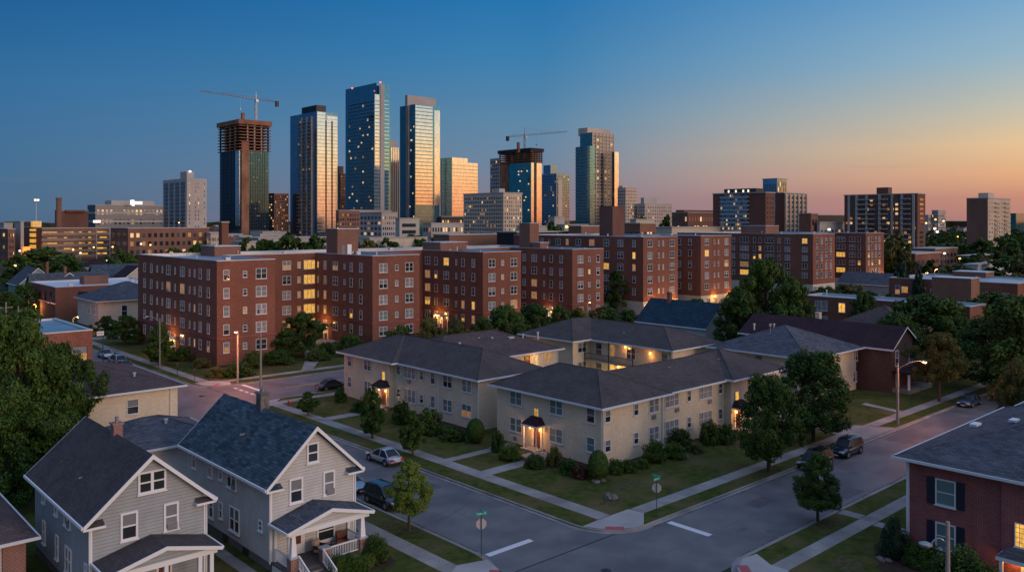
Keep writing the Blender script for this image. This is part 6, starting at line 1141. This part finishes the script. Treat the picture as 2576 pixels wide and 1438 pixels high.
    for s in (-1,1):
        mb=MB(); mb.box(f-.32,s*W*.6-.2,zb-.36,f-.02,s*W*.6+.2,zb-.22); put('headlight',mb,'head_lamp'); mb=MB(); mb.box(-f+.0,s*W*.66-.17,zb-.28,-f+.2,s*W*.66+.17,zb-.08); put('tail_light',mb,'tail_lamp')
        mb=MB(); mb.box(.78,s*(W+.02)-.1,zb-.02,.95,s*(W+.02)+.1,zb+.13); put('wing_mirror',mb,paint)
    mb=MB(); mb.box(f-.06,-.4,.45,f+.02,.4,.6,0); mb.box(-f-.02,-.55,.34,-f+.1,.55,.46,0); put('bumper_trim',mb,'black'); mb=MB(); mb.box(f,-.25,.3,f+.03,.25,.42); mb.box(-f-.03,-.25,.52,-f+.01,.25,.64); put('licence_plate',mb,'paint_white')
    return t
rz_=-.115
PI=math.pi
car('silver sedan parked alone on the far side of the near street',47.35,70.9,PI/2,'paint_silver')
car('pale blue hatchback behind the black crossover, partly hidden by the beige house',40.2,66.0,-PI/2,'paint_lightblue'); car('black crossover parked beside the beige house and bright green tree',40.3,60.2,-PI/2,'paint_black','suv')
car('black sedan with red tail lights on the orange lit cross street',62.4,106.8,0,'paint_black'); car('black car half hidden behind the left end of the tan house',83.0,117.6,PI,'paint_black')
car('black SUV partly hidden by the dark young tree, front of the pair',77.8,40.9,PI,'paint_black','suv'); car('dark blue SUV right behind the black one, facing the junction',84.3,40.9,PI,'paint_navy','suv'); car('blue sedan parked at the right under the big tree',118.8,40.9,PI,'paint_blue')
car('white car parked beyond the plum roof on the left',47.2,158.5,-PI/2,'paint_pale'); car('white hatchback with red lights behind the plum roof',46.4,150.0,PI/2,'paint_silver','suv'); car('dark blue car behind the plum roof, nearest the brick block',45.6,143.6,-PI/2,'paint_blue'); 
x,y,_=AT(1650,206); car('white car in the lit forecourt beyond the navy roofed house',x,y,0,'paint_pale')
# ---------------------------------------------------------------- lamps, poles, signs
def lamp(label,px,py,ytop,armpx,lit,side='X',power=900,pos=None,arm_dir=None,head='lamp_orange',mat='grey_metal',name='street_lamp',base=.13,h=None,droop=0):
    x,y,_=pos or G(px,py); d=depth(x,y); h=h or ZT(ytop,d); t=thing(name,label,'street lamp',(x,y,0),'street lamps')
    mb=MB(); mb.tube((x,y,0),(x,y,h),base,base*.62,10); obj('pole',mb,mat,t)
    if armpx:
        dx,dy=arm_dir; L_=armpx; pts=[]
        for k in range(9): a=k/8; pts.append((x+dx*L_*a,y+dy*L_*a,h-.75+1.1*math.sin(a*1.75)) if not droop else (x+dx*L_*a,y+dy*L_*a,h-1.25+.5*math.sin(a*2.6)-.3*a))
        mb=MB(); mb.path(pts,.045,6); obj('arm',mb,'grey_metal',t); e=Vector(pts[-1])
        mb=MB(); mb.blob((e.x+dx*.25,e.y+dy*.25,e.z),(.2+abs(dx)*.22,.2+abs(dy)*.22,.12),10); hd=obj('lamp_head',mb,'grey_metal',t)
        mb=MB(); mb.blob((e.x+dx*.28,e.y+dy*.28,e.z-.08),(.15+abs(dx)*.15,.15+abs(dy)*.15,.09),10); obj('bulb',mb,head if lit else 'blind',t)
        if lit: plight(e.x+dx*.28,e.y+dy*.28,e.z-.35,power,(1,.3,.12),.2)
    return t
lamp('tall street lamp lit orange, its arm reaching right over the right-hand street',2245,1063,912,2.6,True,power=1700,arm_dir=(.45,-.89),pos=(101.0,42.7,0),mat='pole_wood',base=.17)
lamp('unlit street lamp with a drooping head in front of the red brick house',2384,0,0,.85,False,droop=1,arm_dir=(-.6,.8),pos=(47.4,17.4,-.0),h=8.0,mat='pole_wood',base=.16)
lamp('wooden lamp pole at the kerb in front of the nearest brick wing',598,962,833,2.6,True,arm_dir=(-.5,-.86),mat='pole_wood',base=.16,power=3600)  # glowing bulb and light added on this head for the junction's orange glow
t=lamp('tallest slim pale pole rising behind the beige house chimney',661,1010,835,0,False,pos=(50.6,105.0,0),h=24-(835-557)/F*113,mat='pole_wood',base=.17)
mb=MB(); mb.box(50.3,104.7,11.8,50.9,105.3,12.3); obj('bracket',mb,'grey_metal',t)
lamp('unlit curved-arm lamp before the left brick wall',402,925,800,1.8,False,arm_dir=(-.9,.4),mat='grey_metal')
lamp('lit orange lamp post rising over the charcoal roofs in the centre',1477,0,0,.5,True,power=500,arm_dir=(1,0),pos=AT(1477,172),h=ZT(764,172),mat='pole_wood')
lamp('street lamp glowing orange beside the white-roofed brick building',185,0,0,.8,True,power=700,arm_dir=(.7,-.7),pos=AT(183,180),h=ZT(800,180))
for px,d,yt,l in ((2351,240,679,'orange lamp glowing among the right trees'),(2327,250,688,'smaller orange lamp left of the one among the right trees'),(2243,260,700,'lamp at the corner of the farthest brick block'),(1340,185,784,'orange lamp among shrubs under the third brick wing'),(1620,200,768,'orange lamp at the lit forecourt wall'),(1693,215,758,'second lamp by the pale ground floor')):
    lamp(l,px,0,0,.4,True,power=350,arm_dir=(.7,-.7),pos=AT(px,d),h=ZT(yt,d))
for px,d,yt,l in ((15,150,760,'wooden utility pole at the left edge'),(46,152,770,'second wooden utility pole near the left edge'),(112,78,1020,'short wooden pole hidden in the maple')):
    x,y,_=AT(px,d); mb=MB(); h=ZT(yt,d); mb.tube((x,y,0),(x,y,h),.17,.11,8); mb.box(x-1.1,y-.06,h-1,x+1.1,y+.06,h-.85)
    tag(obj('utility_pole',mb,'pole_wood'),l,'utility pole')
def far_light(px,py,d,label,mat='lamp_warm',s=.5):
    x,y,_=AT(px,d); z=ZT(py,d); t=thing('light_mast',label,'light mast',(x,y,0)); mb=MB(); mb.tube((x,y,0),(x,y,z),.12,.1,6); obj('pole',mb,'grey_metal',t); mb=MB(); mb.blob((x,y-.2,z),(s,s,s*.7),8); obj('bulb',mb,mat,t)
for a in ((2351,575,640,'bright white floodlight in the woods left of the tan tower','lamp_white',1.1),(2329,561,700,'floodlight in the woods, left and higher','lamp_warm',.9),(2353,552,900,'distant light on the wooded horizon','lamp_warm',1.0),(2373,556,900,'distant light on the wooded horizon, right one','lamp_warm',1.0),(2357,583,560,'lower white floodlight left of the tan tower','lamp_white',1.0),(1613,547,560,'golden light under the low glass block','lamp_warm',.9),(2085,577,430,'greenish-white light in front of the pale low hall','lamp_white',.8),(1425,570,440,'golden light on the low building right of the white cube','lamp_warm',.9),(2413,650,370,'orange light below the tan tower','lamp_orange',.5),(2375,637,380,'white light on the dark roofed building','lamp_white',.6),(450,560,560,'light at the roofs below the grey tower','lamp_warm',.5),(268,655,400,'white light near the yellow stucco house','lamp_white',.4),(38,668,330,'warm light on a mast above the far left trees','lamp_warm',.5)): far_light(a[0],a[1],a[2],a[3],a[4],a[5])
rl=random.Random(3)
for k in range(46):
    px=rl.choice((rl.uniform(0,560),rl.uniform(560,1300),rl.uniform(1300,2560))); d=rl.uniform(420,900); py=HY+F*(H-rl.uniform(6,13))/d
    x,y,_=AT(px,d); z=ZT(py,d); t=thing('light_mast','small amber light on a thin mast among the far roofs','light mast',(x,y,0),'amber lights of the far town'); mb=MB(); mb.tube((x,y,0),(x,y,z),.1,.1,5); obj('pole',mb,'grey_metal',t); mb=MB(); mb.blob((x,y-.2,z),(.55,.55,.45),6); obj('bulb',mb,rl.choice(('lamp_warm','lamp_orange','lamp_warm','lamp_white')),t)
def stop_sign(px,py,label,blades,face):
    x,y,_=G(px,py); t=thing('stop_sign',label,'stop sign',(x,y,0),'stop signs'); mb=MB(); mb.tube((x,y,0),(x,y,2.95),.035,.035,8); obj('post',mb,'green_pole',t)
    a=face; c,s_=math.cos(a),math.sin(a); mb=MB(); P=[(.4*math.cos(math.pi/8+k*math.pi/4),.4*math.sin(math.pi/8+k*math.pi/4)) for k in range(8)]
    f=lambda u,v,w:(x+c*u-s_*w,y+s_*u+c*w,2.3+v)
    A_=[f(u,v,.05) for u,v in P]; B_=[f(u,v,.07) for u,v in P]; mb.poly(A_,0); mb.poly(B_,1)
    for k in range(8): mb.poly([A_[k],A_[(k+1)%8],B_[(k+1)%8],B_[k]],0)
    obj('sign_plate',mb,['sign_back','sign_red'],t)
    for i,(ang,z) in enumerate(blades):
        c2,s2=math.cos(ang),math.sin(ang); g=lambda u,v,w:(x+c2*u-s2*w,y+s2*u+c2*w,z+v); mb=MB()
        def bx(u0,u1,v0,v1,w0,w1,m):
            q=[g(u,v,w) for w in (w0,w1) for u,v in ((u0,v0),(u1,v0),(u1,v1),(u0,v1))]
            for ff in ((0,1,2,3),(4,5,6,7),(0,1,5,4),(1,2,6,5),(2,3,7,6),(3,0,4,7)): mb.poly([q[j] for j in ff],m)
        bx(-.42,.42,-.12,.12,-.01,.01,0)
        rr=random.Random(i+int(px))
        for w in (-.014,.014):
            u=-.34
            while u<.33: 
                l=rr.choice((.03,.05,.06)); bx(u,u+.014,-.06,.06,min(w,w*.8),max(w,w*.8),1)
                if rr.random()<.8: bx(u,u+l,rr.choice((-.06,.045,-.005)),0.06 if rr.random()<.2 else rr.choice((-.045,.06)),min(w,w*.8),max(w,w*.8),1)
                u+=l+.03
        obj('street_name_blade',mb,['sign_green','trim_white'],t)
stop_sign(1211,1398,'stop sign seen from behind with one green street name sign, on the near left corner',[(-.35,3.08),(1.2,3.3)],-.55); stop_sign(1652,1298,'stop sign seen from behind with crossed green street name signs, across the junction',[(0.05,3.06),(PI/2,3.3)],-1.0)
x,y,_=G(259,912); t=thing('street_sign','white street name sign on a dark pole beside the pale house, left','sign',(x,y,0)); h=ZT(828,depth(x,y)); mb=MB(); mb.tube((x,y,0),(x,y,h),.1,.07,8); mb.blob((x,y,h+.1),(.2,.2,.2),8); obj('pole',mb,'green_pole',t); mb=MB(); mb.box(x-1.0,y-.12,h-1.0,x+.1,y-.06,h-.3,0)
for k in range(6): mb.box(x-.9+k*.15,y-.14,h-.75,x-.82+k*.15,y-.121,h-.5,1)
obj('sign_plate',mb,['trim_white','black'],t)
def hydrant(px,py,label):
    x,y,_=G(px,py); mb=MB(); mb.tube((x,y,0),(x,y,.55),.14,.12,10); mb.blob((x,y,.58),(.14,.14,.12),10); mb.tube((x-.22,y,.4),(x+.22,y,.4),.06,.06,8); mb.tube((x,y-.2,.4),(x,y,.4),.07,.07,8); tag(obj('fire_hydrant',mb,'sign_red'),label,'fire hydrant')
hydrant(726,1020,'small dark red fire hydrant right of the grey chimney, on the lit corner')
for px,d,yt,l in ((700,150,872,'low court lamp glowing amber right of the first brick wing'),(1125,168,800,'low amber court lamp under the second court'),(232,196,795,'amber wall lamp post beside the pale house'),(90,215,770,'amber lamp in the dark yard left of the white-roofed brick building')):
    lamp(l,px,0,0,.35,True,power=260,arm_dir=(-.7,-.7),pos=AT(px,d),h=max(2.6,ZT(yt,d)))
def post_(px,py,h,label,name='signpost'):
    x,y,_=G(px,py); mb=MB(); mb.tube((x,y,0),(x,y,h),.05,.05,6); mb.box(x-.2,y-.03,h-.5,x+.2,y+.03,h); tag(obj(name,mb,'dark_metal'),label,'signpost')
post_(446,946,2.2,'short dark signpost in the strip beside the left sidewalk'); post_(490,955,1.8,'short dark signpost nearer the lit corner'); post_(802,915,2.0,'small parking signpost by the curving path')
def flowerpot(x,y,z,label): t=thing('potted_plant',label,'potted plant',(x,y,z)); mb=MB(); mb.tube((0,0,0),(0,0,.3),.14,.2,10); o=bpy.data.objects.new('pot',mb.mesh('pot',['terracotta'])); link(o,t,(x,y,z)); q=bpy.data.objects.new('leaves',crown('bush',3,'leaf_mid')); C.objects.link(q); q.parent=t; q.location=(0,0,.28); q.scale=(.3,.3,.55); WL[q.name]=(x,y,z)
flowerpot(30.1,51.9,.7,'leafy potted plant behind the white porch railing of the beige house')
# power line from the slim pole
# ---------------------------------------------------------------- sky, sun, camera
w=bpy.data.worlds.new('World'); sc.world=w; w.use_nodes=True; nt=w.node_tree; L=nt.links.new; bg=nt.nodes['Background']
tc=N(nt,'ShaderNodeTexCoord'); sp=N(nt,'ShaderNodeSeparateXYZ'); L(tc.outputs['Generated'],sp.inputs[0])
def mth(op,a,b=None,c=None,clamp=False):
    n=N(nt,'ShaderNodeMath',operation=op); n.use_clamp=clamp
    for i,v in enumerate((a,b,c)):
        if v is None: continue
        if isinstance(v,(int,float)): n.inputs[i].default_value=v
        else: L(v,n.inputs[i])
    return n.outputs[0]
SA=math.radians(SUN_AZ) if 'SUN_AZ' in globals() else math.radians(-38)
X_,Y_,Z_=sp.outputs; hl=mth('SQRT',mth('ADD',mth('MULTIPLY',X_,X_),mth('MULTIPLY',Y_,Y_)))
dt=mth('ADD',mth('MULTIPLY',X_,math.cos(SA)),mth('MULTIPLY',Y_,math.sin(SA))); dn=mth('DIVIDE',dt,mth('MAXIMUM',hl,.001)); W_=mth('MULTIPLY_ADD',dn,.5,.5)
zz=mth('MAXIMUM',Z_,0)
zs=mth('POWER',zz,.5)   # finer near the horizon
def ramp(stops,k=1.0):
    r=N(nt,'ShaderNodeValToRGB'); e=r.color_ramp.elements
    for i,(p,c) in enumerate(stops):
        c=lin(*c); c=(c[0]*k,c[1]*k,c[2]*k,1); p=math.sqrt(p)
        if i<2: el=e[i]; el.position=p
        else: el=e.new(p)
        el.color=c
    L(zs,r.inputs[0]); return r.outputs[0]
back=ramp([(0,(45,62,88)),(1,(118,138,178)),(.03,(50,80,112)),(.08,(42,86,124)),(.18,(36,84,128)),(.3,(40,88,135)),(.5,(85,110,148))])
cool=ramp([(0,(72,104,132)),(1,(118,138,178)),(.03,(72,110,142)),(.08,(66,112,152)),(.15,(50,108,156)),(.26,(24,88,146)),(.34,(50,95,142)),(.5,(85,110,148))])
mid=ramp([(0,(132,116,130)),(1,(118,138,178)),(.03,(128,124,140)),(.07,(112,134,158)),(.12,(94,136,168)),(.19,(62,128,176)),(.27,(34,114,174)),(.5,(88,112,150))])
warm=ramp([(0,(165,118,118)),(1,(118,138,178)),(.025,(200,140,120)),(.05,(226,172,130)),(.08,(226,192,148)),(.12,(192,190,175)),(.17,(148,180,198)),(.27,(88,152,202)),(.5,(110,125,155))])
glow=ramp([(0,(235,125,85)),(1,(118,138,178)),(.03,(245,160,100)),(.06,(250,190,125)),(.085,(238,205,155)),(.115,(205,200,180)),(.15,(165,182,188)),(.25,(140,165,190)),(.5,(140,150,168))])
def mix(f,a,b): n=N(nt,'ShaderNodeMix',data_type='RGBA'); L(f,n.inputs[0]); L(a,n.inputs[6]); L(b,n.inputs[7]); return n.outputs[2]
def seg(a,b): n=N(nt,'ShaderNodeMapRange'); n.interpolation_type='LINEAR'; n.inputs[1].default_value=a; n.inputs[2].default_value=b; L(W_,n.inputs[0]); return n.outputs[0]
c=mix(seg(.01,.085),back,cool); c=mix(seg(.10,.32),c,mid); c=mix(seg(.35,.60),c,warm); c=mix(seg(.60,.90),c,glow)
# faint streak clouds low in the warm part of the sky
mp=N(nt,'ShaderNodeMapping'); mp.inputs['Scale'].default_value=(4,4,60); L(tc.outputs['Generated'],mp.inputs[0]); ns=N(nt,'ShaderNodeTexNoise'); ns.inputs['Scale'].default_value=1.3; ns.inputs['Detail'].default_value=4; L(mp.outputs[0],ns.inputs['Vector'])
cr=N(nt,'ShaderNodeValToRGB'); cr.color_ramp.elements[0].position=.6; cr.color_ramp.elements[1].position=.78; cr.color_ramp.elements[0].color=(0,0,0,1); L(ns.outputs[0],cr.inputs[0])
lowz=mth('SUBTRACT',1,mth('DIVIDE',zz,.09),clamp=True); cm=mth('MULTIPLY',mth('MULTIPLY',cr.outputs[0],lowz),.55)
cc=N(nt,'ShaderNodeRGB'); cc.outputs[0].default_value=lin(140,115,130); c=mix(cm,c,cc.outputs[0])
nz=N(nt,'ShaderNodeTexNoise'); nz.inputs['Scale'].default_value=2.2; nz.inputs['Detail'].default_value=5; mpz=N(nt,'ShaderNodeMapping'); mpz.inputs['Scale'].default_value=(1,1,5); L(tc.outputs['Generated'],mpz.inputs[0]); L(mpz.outputs[0],nz.inputs['Vector']); nzv=mth('MULTIPLY_ADD',nz.outputs[0],.14,.93); vn=N(nt,'ShaderNodeVectorMath',operation='SCALE'); L(c,vn.inputs[0]); L(nzv,vn.inputs['Scale']); c=vn.outputs[0]
# the unseen part of the dusk sky (overhead and towards the sunset) is the brighter one
bo=mth('ADD',1,mth('ADD',mth('MULTIPLY',mth('SUBTRACT',mth('MULTIPLY',zz,2.2),.75,clamp=True),ZEN),mth('MULTIPLY',seg(.65,.92),GLOW)))
vm=N(nt,'ShaderNodeVectorMath',operation='SCALE'); L(c,vm.inputs[0]); L(bo,vm.inputs['Scale']); L(vm.outputs[0],bg.inputs[0]); bg.inputs[1].default_value=1.0
s=bpy.data.lights.new('sun','SUN'); s.energy=SUNE; s.angle=math.radians(30); s.color=(1,.67,.5); so=bpy.data.objects.new('sun',s); C.objects.link(so); el=math.radians(12)
SA=math.radians(-80); so.rotation_euler=Vector((-math.cos(SA)*math.cos(el),-math.sin(SA)*math.cos(el),-math.sin(el))).to_track_quat('-Z','Y').to_euler()
cam=bpy.data.cameras.new('camera'); co=bpy.data.objects.new('camera',cam); C.objects.link(co); co.location=(0,0,H); co.rotation_euler=(math.pi/2,0,AN-math.pi/2)
cam.sensor_width=36; cam.lens=F/2576*36; cam.shift_y=-(719-HY)/2576; cam.clip_start=.5; cam.clip_end=12000; sc.camera=co
sc.view_settings.view_transform='Standard'; sc.view_settings.look='None'; sc.view_settings.exposure=0; sc.view_settings.gamma=1
sc.cycles.use_denoising=True; sc.cycles.max_bounces=4; sc.cycles.diffuse_bounces=2; sc.cycles.glossy_bounces=3; sc.cycles.transmission_bounces=1; sc.cycles.sample_clamp_indirect=4; sc.cycles.caustics_reflective=False; sc.cycles.caustics_refractive=False
